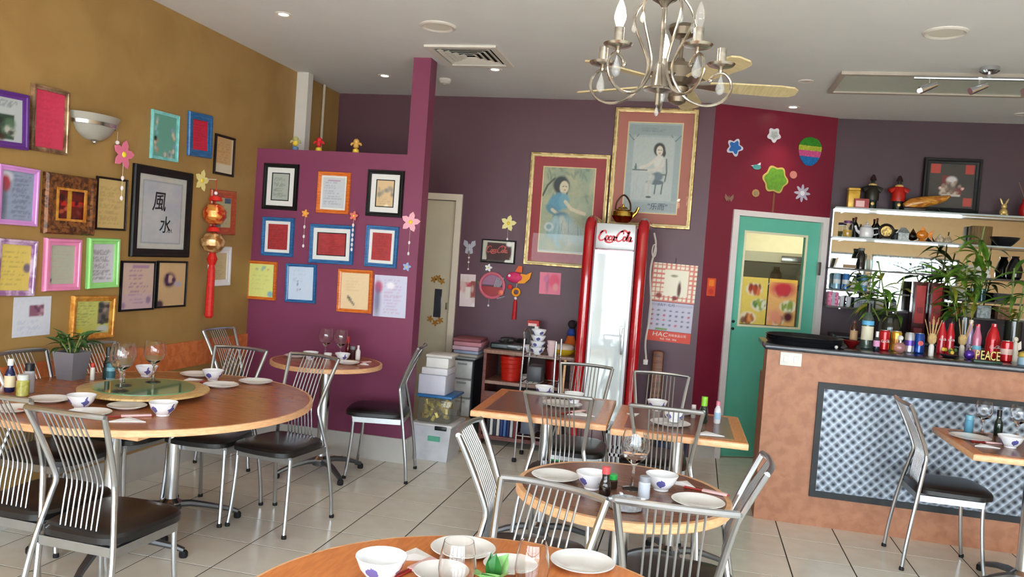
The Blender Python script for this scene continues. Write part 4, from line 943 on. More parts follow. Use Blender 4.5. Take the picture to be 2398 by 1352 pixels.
# air-conditioning diffuser: square, four-way, with slats
t = empty('air_vent','square four-way air-conditioning vent in the ceiling','vent',(-1.63,5.325,CZ))
vw = mat('vent_white',(226,222,214),.5,var=.02); vd = mat('vent_dark',(24,24,24),.9)
MB().box(-.22,.22,-.24,.24,-.002,-.0005).build('dark_throat',vd,t,smooth=0)
mb = MB()
for a, b, c, d in ((-.245,.245,-.27,-.22),(-.245,.245,.22,.27),(-.245,-.20,-.22,.22),(.20,.245,-.22,.22)): mb.box(a,b,c,d,-.016,-.0005)
mb.build('vent_rim',vw,t,smooth=0)
for side in range(4):
    for k in range(4):
        a = .185-.042*k; L_ = a
        q = [(-L_,-a,-.014),(L_,-a,-.014),(L_-.012,-a+.028,-.004),(-L_+.012,-a+.028,-.004)]
        m_ = MB().add(q+[(x,y,z+.002) for x,y,z in q],[(3,2,1,0),(4,5,6,7),(0,1,5,4),(1,2,6,5),(2,3,7,6),(3,0,4,7)])
        m_.build('slat',vw,t,(0,0,0),(0,0,side*PI/2),0)
t = empty('smoke_detector','small white smoke detector behind the purple post','detector',(-2.05,6.05,CZ)); MB().lathe([(.05,0),(.05,-.02),(.038,-.035),(.02,-.04),(.001,-.04)],24).build('cover',white_gloss,t); MB().lathe([(.012,-.0395),(.010,-.043),(.001,-.043)],10).build('led_cap',grille,t)
# long recessed light panel over the bar
t = empty('ceiling_light_panel','long grey-green ceiling light panel over the bar','lamp',(1.43,5.86,CZ))
pg = mat('acrylic_grey_green',(206,214,202),.3,var=.02); mb = MB()
for a, b, c, d in ((-.63,.63,-.29,-.25),(-.63,.63,.25,.29),(-.63,-.60,-.25,.25),(.60,.63,-.25,.25)): mb.box(a,b,c,d,-.022,-.0005)
mb.build('panel_frame',mat('panel_trim',(176,166,156),.5),t,smooth=0); MB().box(-.60,.60,-.25,.25,-.012,-.002).build('diffuser',pg,t,smooth=0)
# track spot bar
t = empty('track_light','chrome spotlight bar with three heads below the grey panel','lamp',(1.62,5.42,CZ))
MB().lathe([(.055,0),(.055,-.025),(.04,-.035),(.001,-.035)],20).build('canopy',chrome,t); MB().tube([(-.42,0,-.07),(.5,0,-.07)],.010,8).build('bar',chrome,t); MB().tube([(0,0,-.03),(0,0,-.07)],.010,8).build('stem',chrome,t)
for k, x in enumerate((-.33,-.05,.24)):
    h = MB().tube([(x,0,-.07),(x,0,-.12)],.006,6).build('arm',chrome,t)
    MB().tube([(x+.045,.01,-.105),(x-.02,-.005,-.135),(x-.05,-.012,-.15)],[.016,.022,.024],12).build('lamp_head',chrome,h)
    if k == 0: MB().ball((x-.055,-.013,-.153),.013,10,6).build('bulb',mat('spot_bulb',(255,250,240),.3,var=0,emit=(255,246,230),estr=8),h)

# ---- ceiling fan
t = empty('ceiling_fan','five-blade ceiling fan with cream blades behind the chandelier','fan',(-.19,4.62,CZ))
pewter = mat('pewter',(150,138,124),.3,.9,var=.08,scale=20); blade_m = two_tone('cream_blade',(206,188,140),(220,204,160),8,.45,0,(8,1,1))
MB().lathe([(.001,0),(.075,0),(.078,-.02),(.06,-.055),(.03,-.07),(.001,-.07)],24).build('canopy',pewter,t)
MB().tube([(0,0,-.06),(0,0,-.20)],.012,10).build('down_rod',pewter,t)
MB().lathe([(.02,-.18),(.03,-.20),(.085,-.215),(.10,-.24),(.10,-.30),(.08,-.325),(.05,-.33)],28).build('motor',pewter,t)
MB().lathe([(.05,-.33),(.06,-.345),(.05,-.37),(.055,-.40),(.045,-.425),(.015,-.44),(.001,-.442)],24).build('switch_housing',pewter,t)
bl = br = None
for k in range(5):
    a = math.radians(12+72*k)
    if bl is None:
        pts = [(.17,-.05),(.3,-.062),(.55,-.07),(.63,-.06),(.66,-.03),(.66,.03),(.63,.06),(.55,.07),(.3,.062),(.17,.05)]
        b0 = MB().slab(pts,-.004,.004).build('blade',blade_m,t,(0,0,-.325),(.20,0,0),0); bl = b0.data
        r0 = MB().slab([(.07,-.018),(.13,-.025),(.22,-.045),(.24,0),(.22,.045),(.13,.025),(.07,.018)],-.010,-.005).build('blade_iron',pewter,t,(0,0,-.322),smooth=0); br = r0.data
        b0.rotation_euler = (-.2,0,a); r0.rotation_euler = (-.2,0,a)
    else: link('blade',bl,t,(0,0,-.325),(-.2,0,a)); link('blade_iron',br,t,(0,0,-.322),(-.2,0,a))

# ---- chandelier
CX_, CY_ = -.190, 2.90
t = empty('chandelier','five-arm brass-grey chandelier with candle bulbs and crystal drops','chandelier',(CX_,CY_,0))
gilt = two_tone('silvered_gilt',(140,132,122),(196,188,176),14,.22,0,metal=.95)
crystal = glass('crystal',(246,248,250),1.9,.02,.2,(240,242,244))
MB().lathe([(.001,CZ),(.055,CZ),(.06,CZ-.02),(.03,CZ-.045),(.001,CZ-.045)],24).build('ceiling_cup',gilt,t)
MB().tube([(0,0,CZ-.04),(0,0,2.56)],.005,8).build('hanging_rod',gilt,t)
MB().lathe([(.008,2.58),(.03,2.565),(.05,2.53),(.055,2.50),(.045,2.47),(.02,2.455),(.008,2.44)],20).build('crown',gilt,t)
MB().tube([(0,0,2.45),(0,0,2.16)],.0055,8).build('stem',gilt,t)
MB().lathe([(.008,2.25),(.018,2.24),(.022,2.21),(.034,2.165),(.037,2.16),(.05,2.155),(.05,2.149),(.02,2.145),(.008,2.14),(.007,2.10),(.001,2.095)],24).build('finial',gilt,t)
bulb_on = mat('lit_candle_bulb',(255,240,214),.3,var=0,emit=(255,226,184),estr=26); bulb_off = glass('clear_bulb',(250,250,250),1.5,0,.10)
def drop(parent, x, y, z, s=1.0):
    MB().lathe([(.001,0),(.003*s,-.008*s),(.011*s,-.03*s),(.012*s,-.04*s),(.008*s,-.05*s),(.001,-.054*s)],8).build('crystal_drop',crystal,parent,(x,y,z),smooth=0)
angs = [90, 162, 234, 306, 18]
for k, ad in enumerate(angs):
    a = math.radians(ad); c, s_ = math.cos(a), math.sin(a)
    prof = [(.035,2.50),(.075,2.475),(.108,2.425),(.10,2.375),(.06,2.29),(.044,2.24),(.055,2.19),(.10,2.135),(.165,2.112),(.225,2.125),(.262,2.165),(.262,2.205),(.235,2.232),(.205,2.226),(.187,2.205)]
    arm = MB().tube(smooth_path([(c*r,s_*r,z) for r,z in prof],4),.0052,7).build('arm',gilt,t)
    MB().ball((c*.187,s_*.187,2.203),.009,8,6).build('scroll_knob',gilt,arm)
    dx, dy = c*.222, s_*.222
    MB().lathe([(.006,2.232),(.009,2.24),(.006,2.248),(.018,2.25),(.044,2.256),(.050,2.264),(.044,2.264),(.020,2.257),(.0165,2.257),(.0165,2.318),(.001,2.318)],18).build('candle_cup',gilt,arm,(dx,dy,0))
    if k in (0, 2):
        MB().lathe([(.011,2.317),(.012,2.325),(.019,2.345),(.020,2.357),(.014,2.385),(.005,2.408),(.001,2.412)],14).build('candle_bulb',bulb_on,arm,(dx,dy,0))
        pl_ = bpy.data.lights.new('candle_glow','POINT'); pl_.energy = 2.0; pl_.shadow_soft_size = .02; pl_.color = (1,.82,.6); link('candle_glow',pl_,arm,(dx,dy,2.43))
    elif k == 3: MB().lathe([(.010,2.315),(.010,2.325),(.016,2.345),(.017,2.355),(.012,2.38),(.004,2.40),(.001,2.404)],14).build('candle_bulb',bulb_off,arm,(dx,dy,0))
    drop(arm, c*.225, s_*.225, 2.226, 1.35); drop(arm, c*.108, s_*.108, 2.41, .9)
drop(t, .0, .012, 2.10, .7)
# ------------------------------------------------------------------ bar counter
sponge = two_tone('terracotta_sponge_laminate',(158,103,73),(172,118,86),16,.5,.05,detail=8)
t = empty('bar_counter','terracotta bar counter with a black top','counter',(0,0,0))
MB().box(.46,3.7,5.24,5.46,0,1.072).build('counter_front',sponge,t,smooth=0)
MB().box(.47,3.7,5.46,5.76,0,.88).build('counter_back',sponge,t,smooth=0)
MB().rbox(.44,3.72,5.20,5.76,1.072,1.105,.006).build('counter_top',mat('black_stone_top',(34,38,46),.25,var=.15,scale=60,coat=.3),t)
def swirl_steel():
    m = bpy.data.materials.new('engine_turned_steel'); m.use_nodes = True
    nt = m.node_tree; N = nt.nodes; b = N['Principled BSDF']; b.inputs['Metallic'].default_value = .85
    tc = N.new('ShaderNodeTexCoord'); mp = N.new('ShaderNodeMapping'); mp.inputs['Scale'].default_value = (1/.043,1/.043,1/.043)
    mp.inputs['Rotation'].default_value = (0, .785, 0)
    nt.links.new(tc.outputs['Object'], mp.inputs['Vector'])
    sp = N.new('ShaderNodeSeparateXYZ'); nt.links.new(mp.outputs['Vector'], sp.inputs[0])
    def op(o, a, b_=None, c=None):
        n_ = N.new('ShaderNodeMath'); n_.operation = o
        for i, v in enumerate((a, b_, c)):
            if v is None: continue
            if isinstance(v, (int, float)): n_.inputs[i].default_value = v
            else: nt.links.new(v, n_.inputs[i])
        return n_.outputs[0]
    fx = op('SUBTRACT', op('FRACT', sp.outputs['X']), .5); fz = op('SUBTRACT', op('FRACT', sp.outputs['Z']), .5)
    d = op('SQRT', op('ADD', op('MULTIPLY', fx, fx), op('MULTIPLY', fz, fz)))
    cr = N.new('ShaderNodeValToRGB'); e = cr.color_ramp.elements
    e[0].position = .12; e[0].color = lin((48,52,60)); e[1].position = .55; e[1].color = lin((132,138,146))
    nt.links.new(d, cr.inputs['Fac']); nt.links.new(cr.outputs['Color'], b.inputs['Base Color'])
    bp = N.new('ShaderNodeBump'); bp.inputs['Strength'].default_value = .5; bp.inputs['Distance'].default_value = .006
    nt.links.new(d, bp.inputs['Height']); nt.links.new(bp.outputs['Normal'], b.inputs['Normal'])
    b.inputs['Roughness'].default_value = .42
    return m
p = MB().box(.81,3.2,5.232,5.24,.225,.86).build('steel_panel',swirl_steel(),t,smooth=0)
mb = MB()
for a, b, c, d in ((.775,3.22,.86,.898),(.775,3.22,.187,.225),(.775,.81,.225,.86),(3.2,3.22,.225,.86)): mb.box(a,b,5.222,5.24,c,d)
mb.build('panel_frame',mat('black_panel_frame',(14,15,18),.5),t,smooth=0)
t = empty('switch_plate','white double switch plate on the terracotta bar front','switch',(.602,5.24,1.022)); MB().rbox(-.064,.064,-.010,0,-.042,.042,.003).build('plate',white_gloss,t)
for s_ in (-1,1): MB().rbox(s_*.03-.014,s_*.03+.014,-.014,-.010,-.02,.02,.002).build('rocker',white_gloss,t)

# ------------------------------------------------------------------ small glass and bottle shapes
clear = glass('clear_glass',(250,252,252),1.5)
table_glass = mat('table_glass',(255,255,255),0.0,var=0,trans=1.0,ior=1.45)

def lat(name, prof, m, label=None, cat=None, loc=(0,0,0), parent=None, n=18, group=None, **k):
    o = MB().lathe(prof, n, **k).build(name, m, parent, loc)
    if label: tag(o, label, cat, group)
    return o
def bottle(name, label, x, y, z, h, r, body, cap, lab=None, labz=(.25,.5), capc=.12, neck=.32, sh=.55, cat='bottle', group=None, band=None):
    t = empty(name,label,cat,(x,y,z),group=group)
    lat('bottle_body',[(r*.85,0),(r,.006),(r,h*sh),(r*.9,h*(sh+.08)),(r*neck,h*(sh+.22)),(r*neck,h*(1-capc))],body,parent=t,n=16)
    lat('cap',[(r*neck*1.15,h*(1-capc)),(r*neck*1.15,h),(.001,h)],cap,parent=t,n=12)
    if lab: lat('label',[(r*1.02,h*labz[0]),(r*1.02,h*labz[1])],lab,parent=t,n=16,caps=False)
    if band: lat('band',[(r*1.03,h*band[1]),(r*1.03,h*band[2])],band[0],parent=t,n=16,caps=False)
    return t
def can(name, label, x, y, z, m, h=.122, r=.033, stripe=None, word=None, group=None):
    t = empty(name,label,'can',(x,y,z),group=group)
    lat('can_body',[(r*.8,0),(r,.008),(r,h-.012),(r*.82,h-.002)],m,parent=t,n=20)
    lat('can_lid',[(r*.82,h-.002),(r*.82,h),(r*.7,h-.003),(.001,h-.003)],brushed,parent=t,n=20,caps=False)
    if stripe: lat('stripe',[(r*1.01,h*.35),(r*1.01,h*.62)],stripe,parent=t,n=20,caps=False)
    return t
BT = 1.105
blackp = mat('black_plastic_tray',(22,22,26),.3,coat=.2)
t = empty('serving_tray','stack of black round serving trays on the left end of the bar','tray',(.70,5.48,BT))
for k in range(3): lat('tray',[(.001,.002+.014*k),(.215,.002+.014*k),(.235,.026+.014*k),(.24,.026+.014*k),(.222,.0+.014*k),(.001,.0+.014*k)],blackp,parent=t,n=40,caps=False)
tag(MB().ball((0,0,.011),.011,10,6).build('marble',white_gloss,None,(.87,5.30,BT)),'tiny white ball on the bar edge in front of the trays','ball')
lat('lacquer_dish',[(.02,0),(.025,.006),(.05,.03),(.055,.045),(.05,.045),(.02,.012),(.001,.01)],mat('maroon_lacquer',(96,14,14),.2,coat=.5),'maroon lacquer dish beside the black trays','dish',(1.0,5.56,BT))
dkglass = mat('dark_bottle_glass',(26,40,34),.12,coat=.6); clglass = glass('pale_bottle_glass',(196,214,204),1.5,0,.15,(150,170,160))
bottle('small_bottle','small brown bottle with a tan label behind the wine bottle',1.03,5.66,BT,.17,.024,mat('brown_glass',(70,34,20),.15,coat=.5),mat('brown_cap',(90,44,30),.4),mat('tan_label',(186,150,110),.6),(.08,.62),.1,.4,.68)
bottle('wine_bottle','wine bottle with a blue band and cream label on the bar',1.09,5.55,BT,.292,.036,clglass,mat('black_foil',(24,22,24),.4),mat('cream_label',(222,216,190),.6,var=.05,scale=30),(.2,.5),.2,.36,.6,band=(mat('sky_blue_band',(90,170,214),.5),.53,.62))
bottle('mini_bottle','little dark bottle with white cap and pink label on the bar',1.12,5.40,BT,.125,.019,mat('ink_bottle',(30,34,44),.15,coat=.5),white_gloss,mat('pink_label',(216,150,190),.6),(.25,.55),.28,.45,.5)
red_can = mat('red_can_paint',(190,16,30),.25,.3,coat=.4); 
t = can('drink_can','red drink can, left of the four cans on the bar',1.195,5.55,BT,red_can,.130); coke_script(t,mat('white_can_print',(240,236,232),.4),.05,(0,-.0345,.06))
can('drink_can','gold drink can beside the red one on the bar',1.268,5.56,BT,mat('gold_can_paint',(206,160,40),.25,.5,coat=.4),.130,stripe=mat('dark_gold_stripe',(150,100,30),.3,.4))
t = empty('perfume_bottle','round pinkish perfume bottle with white ball stopper on the bar','bottle',(1.255,5.40,BT)); MB().ball((0,0,.036),.036,16,10,sy=.6).build('flask',glass('rose_glass',(226,196,196),1.5,0,.4,(200,150,150)),t); MB().ball((0,0,.096),.018,12,8).build('stopper',white_gloss,t); lat('neck',[(.01,.068),(.01,.085)],gilt,parent=t,n=10)
can('drink_can','silver and violet drink can on the bar',1.345,5.55,BT,mat('silver_can_paint',(196,196,206),.25,.6,coat=.4),.128,.030,mat('violet_stripe',(90,60,150),.3,.3))
t = can('drink_can','blue drink can at the right of the cans on the bar',1.405,5.56,BT,mat('blue_can_paint',(20,70,160),.25,.4,coat=.4),.128,.030); MB().plate([(.016*math.cos(a),.016*math.sin(a)) for a in np.linspace(0,2*PI,16,endpoint=False)],-.0016,0).build('round_emblem',mat('emblem_red_white',(226,90,90),.4),t,(0,-.0305,.066),smooth=0)
straw = mat('dry_reed',(196,160,110),.8)
def reed(x, y, label, base_m, seed):
    t = empty('reed_diffuser',label,'diffuser',(x,y,BT)); rg = random.Random(seed)
    lat('bottle_body',[(.014,0),(.016,.004),(.016,.06),(.010,.075)],base_m,parent=t,n=12)
    MB().lathe([(.014,.075),(.024,.09),(.026,.12),(.016,.14)],10).build('raffia_bow',mat('raffia',(190,160,110),.9,var=.2,scale=80),t)
    for k in range(8):
        a = rg.uniform(0,2*PI); d = rg.uniform(.02,.055); MB().tube([(0,0,.05),(d*math.cos(a),d*math.sin(a)*.5,rg.uniform(.21,.25))],.0022,5).build('reed',straw,t)
reed(1.44,5.42,'reed diffuser with a white foot in front of the red bottles',white_gloss,1)
reed(1.665,5.60,'reed diffuser with a pale foot right of the red bottles',mat('pale_foot',(206,196,186),.4),2)
red_gl = mat('red_bottle_print',(186,24,38),.2,coat=.5)
for k,(x,lab) in enumerate(((1.565,'red cola bottle, left of the close pair behind the diffusers'),(1.615,'red cola bottle, right of the close pair behind the diffusers'))):
    t = empty('cola_bottle',lab,'bottle',(x,5.68,BT)); lat('bottle_body',[(.022,0),(.026,.006),(.028,.045),(.024,.07),(.027,.10),(.026,.13),(.013,.18),(.012,.205)],red_gl,parent=t,n=16); lat('cap',[(.014,.203),(.014,.215),(.001,.217)],mat('dark_cap',(40,20,26),.4),parent=t,n=10); coke_script(t,MATS['white_can_print'],.04,(0,-.0285,.095))
t = empty('cola_bottle','pink-lilac cola bottle with a blue patch on the bar','bottle',(1.765,5.66,BT)); lat('bottle_body',[(.022,0),(.026,.006),(.028,.045),(.024,.07),(.027,.11),(.026,.13),(.013,.18),(.012,.20)],mat('lilac_pink_print',(196,110,140),.25,coat=.4),parent=t,n=16); lat('cap',[(.014,.2),(.014,.212),(.001,.214)],red_can,parent=t,n=10); lat('patch',[(.0285,.05),(.0265,.075)],mat('aqua_patch',(110,180,206),.4),parent=t,n=16,caps=False)
t = empty('cola_bottle','big red bulbous cola bottle behind the gold letters','bottle',(1.86,5.67,BT)); lat('bottle_body',[(.036,0),(.042,.008),(.045,.07),(.041,.10),(.044,.12),(.026,.18),(.014,.205)],red_can,parent=t,n=18); lat('cap',[(.016,.204),(.016,.222),(.001,.224)],red_gl,parent=t,n=10); coke_script(t,MATS['white_can_print'],.06,(0,-.046,.075))
can('drink_can','red drink can right of the gold letters on the bar',1.885,5.50,BT,red_can,.130,.034,mat('pale_stripe',(226,190,180),.4))
t = empty('table_decoration','dark dish of yellow-green flowers in front of the red bottles','decoration',(1.545,5.42,BT)); lat('dish',[(.03,0),(.05,.012),(.052,.02),(.02,.012),(.001,.01)],blackp,parent=t,n=16)
rg = random.Random(5)
for k in range(7): MB().ball((rg.uniform(-.04,.04),rg.uniform(-.03,.03),.03+rg.uniform(0,.02)),.012,8,6).build('flower',mat('moss_flower_%d'%(k%3),((160,150,40),(60,90,40),(206,170,70))[k%3],.8),t)
t = empty('ornament_ball','shiny purple ornament ball with a gold cap on the bar','ornament',(1.655,5.42,BT)); MB().ball((0,0,.030),.030,18,12).build('ball',mat('purple_bauble',(90,50,170),.12,.5,coat=.5),t); lat('cap',[(.01,.058),(.011,.07),(.001,.072)],gilt,parent=t,n=10); MB().tube([(.011*math.cos(a),0,.082+.011*math.sin(a)) for a in np.linspace(0,2*PI,12,endpoint=False)],.003,6,closed=True).build('ring',gilt,t)
t = empty('letter_sign','gold standing letters spelling PEACE on a green foot','sign',(1.705,5.26,BT)); MB().rbox(-.077,.077,-.02,.02,0,.016,.003).build('foot',mat('dark_green_foot',(14,50,34),.4),t)
for k, ch in enumerate('PEACE'): lettering(ch,.076,mat('gold_letters',(176,162,96),.45,.4),t,(-.056+.028*k,0,.043),.006,name='letter',sx=.6)
t = empty('figurine','white angel figurine at the right end of the bar','figurine',(1.965,5.60,BT)); lat('robe',[(.028,0),(.03,.01),(.018,.07),(.014,.10),(.016,.11),(.008,.125)],mat('ivory_glaze',(222,212,196),.35),parent=t,n=14); MB().ball((0,0,.138),.016,10,8).build('head',MATS['ivory_glaze'],t)
for s_ in (-1,1): MB().plate([(s_*.005,.10),(s_*.035,.13),(s_*.04,.08),(s_*.01,.06)],.008,.014).build('wing',MATS['ivory_glaze'],t,smooth=0)
t = empty('candy_jar','small jar with a yellow lid and blue foot at the right end of the bar','jar',(1.93,5.34,BT)); lat('jar_body',[(.03,0),(.036,.006),(.036,.04),(.03,.05)],mat('pale_blue_jar',(150,180,196),.3),parent=t,n=16); lat('lid',[(.033,.05),(.036,.055),(.032,.075),(.01,.085),(.001,.085)],mat('mustard_lid',(186,160,70),.5),parent=t,n=16)
t = bottle('cola_bottle','orange-red bottle cut by the right edge of the picture, on the bar',2.06,5.58,BT,.235,.036,mat('orange_red_bottle',(196,60,30),.25,coat=.4),red_can,mat('red_white_label',(226,170,160),.5),(.3,.5),.1,.4,.55)
bottle('small_bottle','slim lilac bottle half hidden by the pink cola bottle',1.735,5.70,BT,.235,.02,mat('lilac_glass',(170,150,190),.2,coat=.4),white_gloss,None,(0,0),.1,.5,.6)

# ------------------------------------------------------------------ back cabinet, mirror, glass shelves
t = empty('back_cabinet','dark cabinet below the bar shelves','cabinet',(0,0,0)); MB().box(1.12,2.9,6.78,7.17,0,1.07).build('cabinet_body',mat('dark_cabinet',(46,34,40),.4),t,smooth=0); MB().rbox(1.10,2.92,6.76,7.18,1.07,1.10,.005).build('cabinet_top',mat('dark_cabinet_top',(30,28,34),.25),t)
for k in range(4): d_ = MB().box(1.15+.435*k,1.56+.435*k,6.765,6.78,.06,1.03).build('cabinet_door',MATS['dark_cabinet'],t,smooth=0); MB().tube([(1.52+.435*k,6.755,.7),(1.52+.435*k,6.755,.82)],.006,6).build('handle',chrome,d_)
mirror = bpy.data.materials.new('mirror_glass'); mirror.use_nodes = True; mb_ = mirror.node_tree.nodes['Principled BSDF']; mb_.inputs['Metallic'].default_value = 1; mb_.inputs['Roughness'].default_value = .02; mb_.inputs['Base Color'].default_value = (.86,.9,.88,1)
t = empty('wall_mirror','wall mirror behind the glass bar shelves','mirror',(0,RY_,0)); MB().box(1.07,2.85,-.008,-.001,1.33,2.12).build('mirror_plate',mirror,t,smooth=0); MB().box(1.06,2.86,-.012,-.001,2.12,2.13).box(1.06,2.86,-.012,-.001,1.32,1.33).box(1.06,1.07,-.012,-.001,1.33,2.12).box(2.85,2.86,-.012,-.001,1.33,2.12).build('mirror_rim',chrome,t,smooth=0)
sh_gl = glass('shelf_glass',(222,236,230),1.35,.15,.2,(150,160,158)); edge = mat('highlit_shelf_edge',(170,178,178),.35); edge_d = mat('dark_shelf_edge',(70,60,52),.45)  # top two glass edges carry their bright highlight in a paler colour
SZ = {}
for nm, x0, x1, z, lab in (('a',1.05,2.86,2.133,'top glass bar shelf carrying the framed crest'),('b',1.05,2.86,1.892,'second glass bar shelf from the top'),('c',1.05,2.86,1.637,'third glass bar shelf, with rows of small glasses'),('d',1.05,1.66,1.460,'short left glass shelf with the blue cans'),('e',1.05,1.66,1.322,'lowest left glass shelf with the pink box'),('f',1.96,2.86,1.450,'short right glass shelf with the teal glasses'),('g',1.96,2.86,1.318,'lowest right glass shelf')):
    t = empty('glass_shelf',lab,'shelf',((x0+x1)/2,7.08,z)); w = (x1-x0)/2
    MB().box(-w,w,-.095,.095,-.010,0).build('board',sh_gl,t,smooth=0); MB().box(-w,w,-.101,-.095,-.012,.001).build('front_edge',edge if nm in 'ab' else edge_d,t,smooth=0)
    for q in (-w+.1,w-.1): MB().box(q-.006,q+.006,-.06,.10,-.02,-.010).build('bracket',chrome,t,smooth=0)
    SZ[nm] = z+.0005

# top shelf
t = empty('tea_tin','yellow tea tin at the left end of the top bar shelf','tin',(1.19,7.07,SZ['a'])); MB().rbox(-.045,.045,-.04,.04,0,.145,.008).build('tin_body',two_tone('yellow_tin',(196,150,40),(220,180,70),20,.35,metal=.2),t); MB().rbox(-.046,.046,-.041,.041,.145,.165,.006).build('lid',mat('yellow_lid',(206,160,50),.35),t)
t = empty('gift_pack','small red and white pack in front of the costumed bottles','pack',(1.245,7.005,SZ['a'])); MB().box(-.055,.055,-.015,.015,0,.075).build('box',mat('pack_red',(150,24,24),.4),t,smooth=0); MB().box(-.045,.02,-.0165,-.015,.008,.058).build('white_label',mat('pack_label',(236,190,186),.5),t,smooth=0)
def dressed(x, label, jk, trim, kn):
    t = empty('costumed_bottle',label,'bottle',(x,7.09,SZ['a'])); lat('bottle_body',[(.035,0),(.04,.008),(.04,.12),(.034,.16),(.016,.20),(.014,.235)],dkglass,parent=t,n=16); lat('hat',[(.018,.235),(.026,.24),(.02,.262),(.008,.285),(.001,.287)],kn,parent=t,n=12)
    j = lat('jacket',[(.052,.075),(.054,.10),(.05,.15),(.03,.20),(.02,.21)],jk,parent=t,n=16); 
    for s_ in (-1,1): MB().tube([(s_*.03,0,.175),(s_*.055,-.005,.165),(s_*.072,-.008,.155)],[.020,.021,.022],10).build('sleeve',jk,j)
    lat('gold_collar',[(.032,.195),(.034,.203),(.02,.214)],trim,parent=j,n=14); MB().ball((0,-.045,.045),.014,8,6,sy=.4).build('medallion',trim,t)
silk_r = mat('scarlet_silk',(170,28,16),.4,var=.25,scale=40); silk_d = mat('black_green_silk',(34,34,24),.4,var=.3,scale=40)
dressed(1.335,'bottle dressed in a dark silk jacket on the top bar shelf',silk_d,mat('gold_trim',(214,180,110),.4,.3),mat('dark_hat',(40,16,18),.5))
dressed(1.535,'bottle dressed in a scarlet silk jacket on the top bar shelf',silk_r,MATS['gold_trim'],MATS['dark_hat'])
t = empty('amber_carving','long amber carved horn lying on the top bar shelf','carving',(1.60,7.02,SZ['a'])); amber = two_tone('amber_horn',(150,84,24),(206,146,56),20,.3,.1,(1,4,4),coat=.3)
MB().tube([(-.03,0,.03),(.02,0,.055),(.10,0,.075),(.20,0,.095),(.27,0,.115),(.30,0,.135)],[.028,.045,.045,.036,.022,.006],14).build('horn',amber,t); MB().rbox(-.04,.12,-.035,.035,0,.03,.008).build('stand',mat('dark_stand',(36,22,16),.4),t)
A = canvas(44,44,(52,44,36))
for i in range(4):
    for j in range(4):
        if (i+j) % 3 == 0: rec(A,.05+i*.24,.24+i*.24,.06+j*.24,.25+j*.24,(166,50,36) if (i,j) in ((0,3),(3,0),(3,3)) else (110,26,28))
ell(A,.5,.63,.11,.08,(206,200,200)); blots(A,[(196,180,160),(30,26,26),(150,120,100)],26,90,.03,.05,(.3,.7,.32,.6)); ell(A,.5,.45,.12,.1,(120,100,90),.4,0,.6); rec(A,.3,.7,.28,.31,(190,180,170)); ell(A,.27,.45,.03,.03,(226,180,170)); ell(A,.74,.45,.03,.03,(226,180,170))
t = framed('R',1.935,SZ['a']+.228,.43,.445,0,'black-framed crest on a red and brown check above the bar',fm_black,.045,.03,A,cat='picture',name='crest_frame'); t.location.y = RY_-.03
t = empty('rabbit_figure','small gold rabbit figure on the top bar shelf','figurine',(2.30,7.05,SZ['a'])); goldm = mat('gold_figure',(206,176,110),.35,.4)
MB().ball((0,0,.03),.030,12,8,sz=1.0).build('body',goldm,t); MB().ball((0,-.004,.075),.022,12,8).build('head',goldm,t)
for s_ in (-1,1): MB().tube([(s_*.01,0,.09),(s_*.02,0,.115),(s_*.03,0,.138)],[.006,.008,.003],8).build('ear',goldm,t); MB().ball((s_*.018,-.022,.012),.012,8,6).build('foot',goldm,t)
t = empty('vase','red vase with dry twigs at the right edge of the top bar shelf','vase',(2.45,7.05,SZ['a'])); lat('vase_body',[(.03,0),(.045,.04),(.04,.09),(.02,.12),(.025,.14)],mat('red_glaze',(150,20,26),.2,coat=.4),parent=t,n=16)
for k in range(4): MB().tube([(0,0,.12),(-.03+.02*k,0,.20),(-.06+.045*k,0,.27)],.003,5).build('twig',mat('twig',(120,96,76),.8),t)
t = empty('black_dish','flat black dish under the crest on the top bar shelf','dish',(1.97,7.03,SZ['a'])); lat('dish',[(.06,0),(.13,.01),(.15,.03),(.14,.03),(.06,.01),(.001,.008)],blackp,parent=t,n=24,sy=.4)
# second shelf
t = empty('preserve_jar','glass jar with amber contents and violet lid on the second bar shelf','jar',(1.165,7.05,SZ['b'])); lat('contents',[(.032,.002),(.034,.01),(.034,.06),(.001,.062)],mat('amber_fruit',(186,140,40),.4,var=.3,scale=60),parent=t,n=16); lat('jar_glass',[(.036,0),(.038,.006),(.038,.10),(.03,.115)],clear,parent=t,n=16,caps=False); lat('lid',[(.034,.113),(.034,.135),(.001,.138)],mat('violet_lid',(90,40,90),.4),parent=t,n=16)
t = empty('teapot','white teapot on the second bar shelf','teapot',(1.31,7.05,SZ['b'])); porcelain = mat('white_porcelain',(226,226,230),.15,coat=.5)
lat('pot_body',[(.035,0),(.05,.01),(.058,.045),(.05,.085),(.03,.10)],porcelain,parent=t,n=20); lat('lid',[(.033,.098),(.028,.108),(.008,.114),(.008,.122),(.012,.128),(.001,.134)],porcelain,parent=t,n=14); MB().tube([(-.045,0,.04),(-.075,0,.06),(-.09,0,.10)],[.016,.011,.009],8).build('spout',porcelain,t); MB().tube(smooth_path([(.045,0,.08),(.085,0,.085),(.09,0,.045),(.05,0,.03)],4),.006,6).build('handle',porcelain,t)
for k,x in enumerate((1.235,1.40)): bottle('sauce_bottle','dark bottle behind the white teapot, '+('left' if k==0 else 'right')+' one',x,7.125,SZ['b'],.175,.026,mat('near_black_glass',(22,18,20),.15,coat=.5),mat('dark_red_cap',(96,20,20),.4),None)
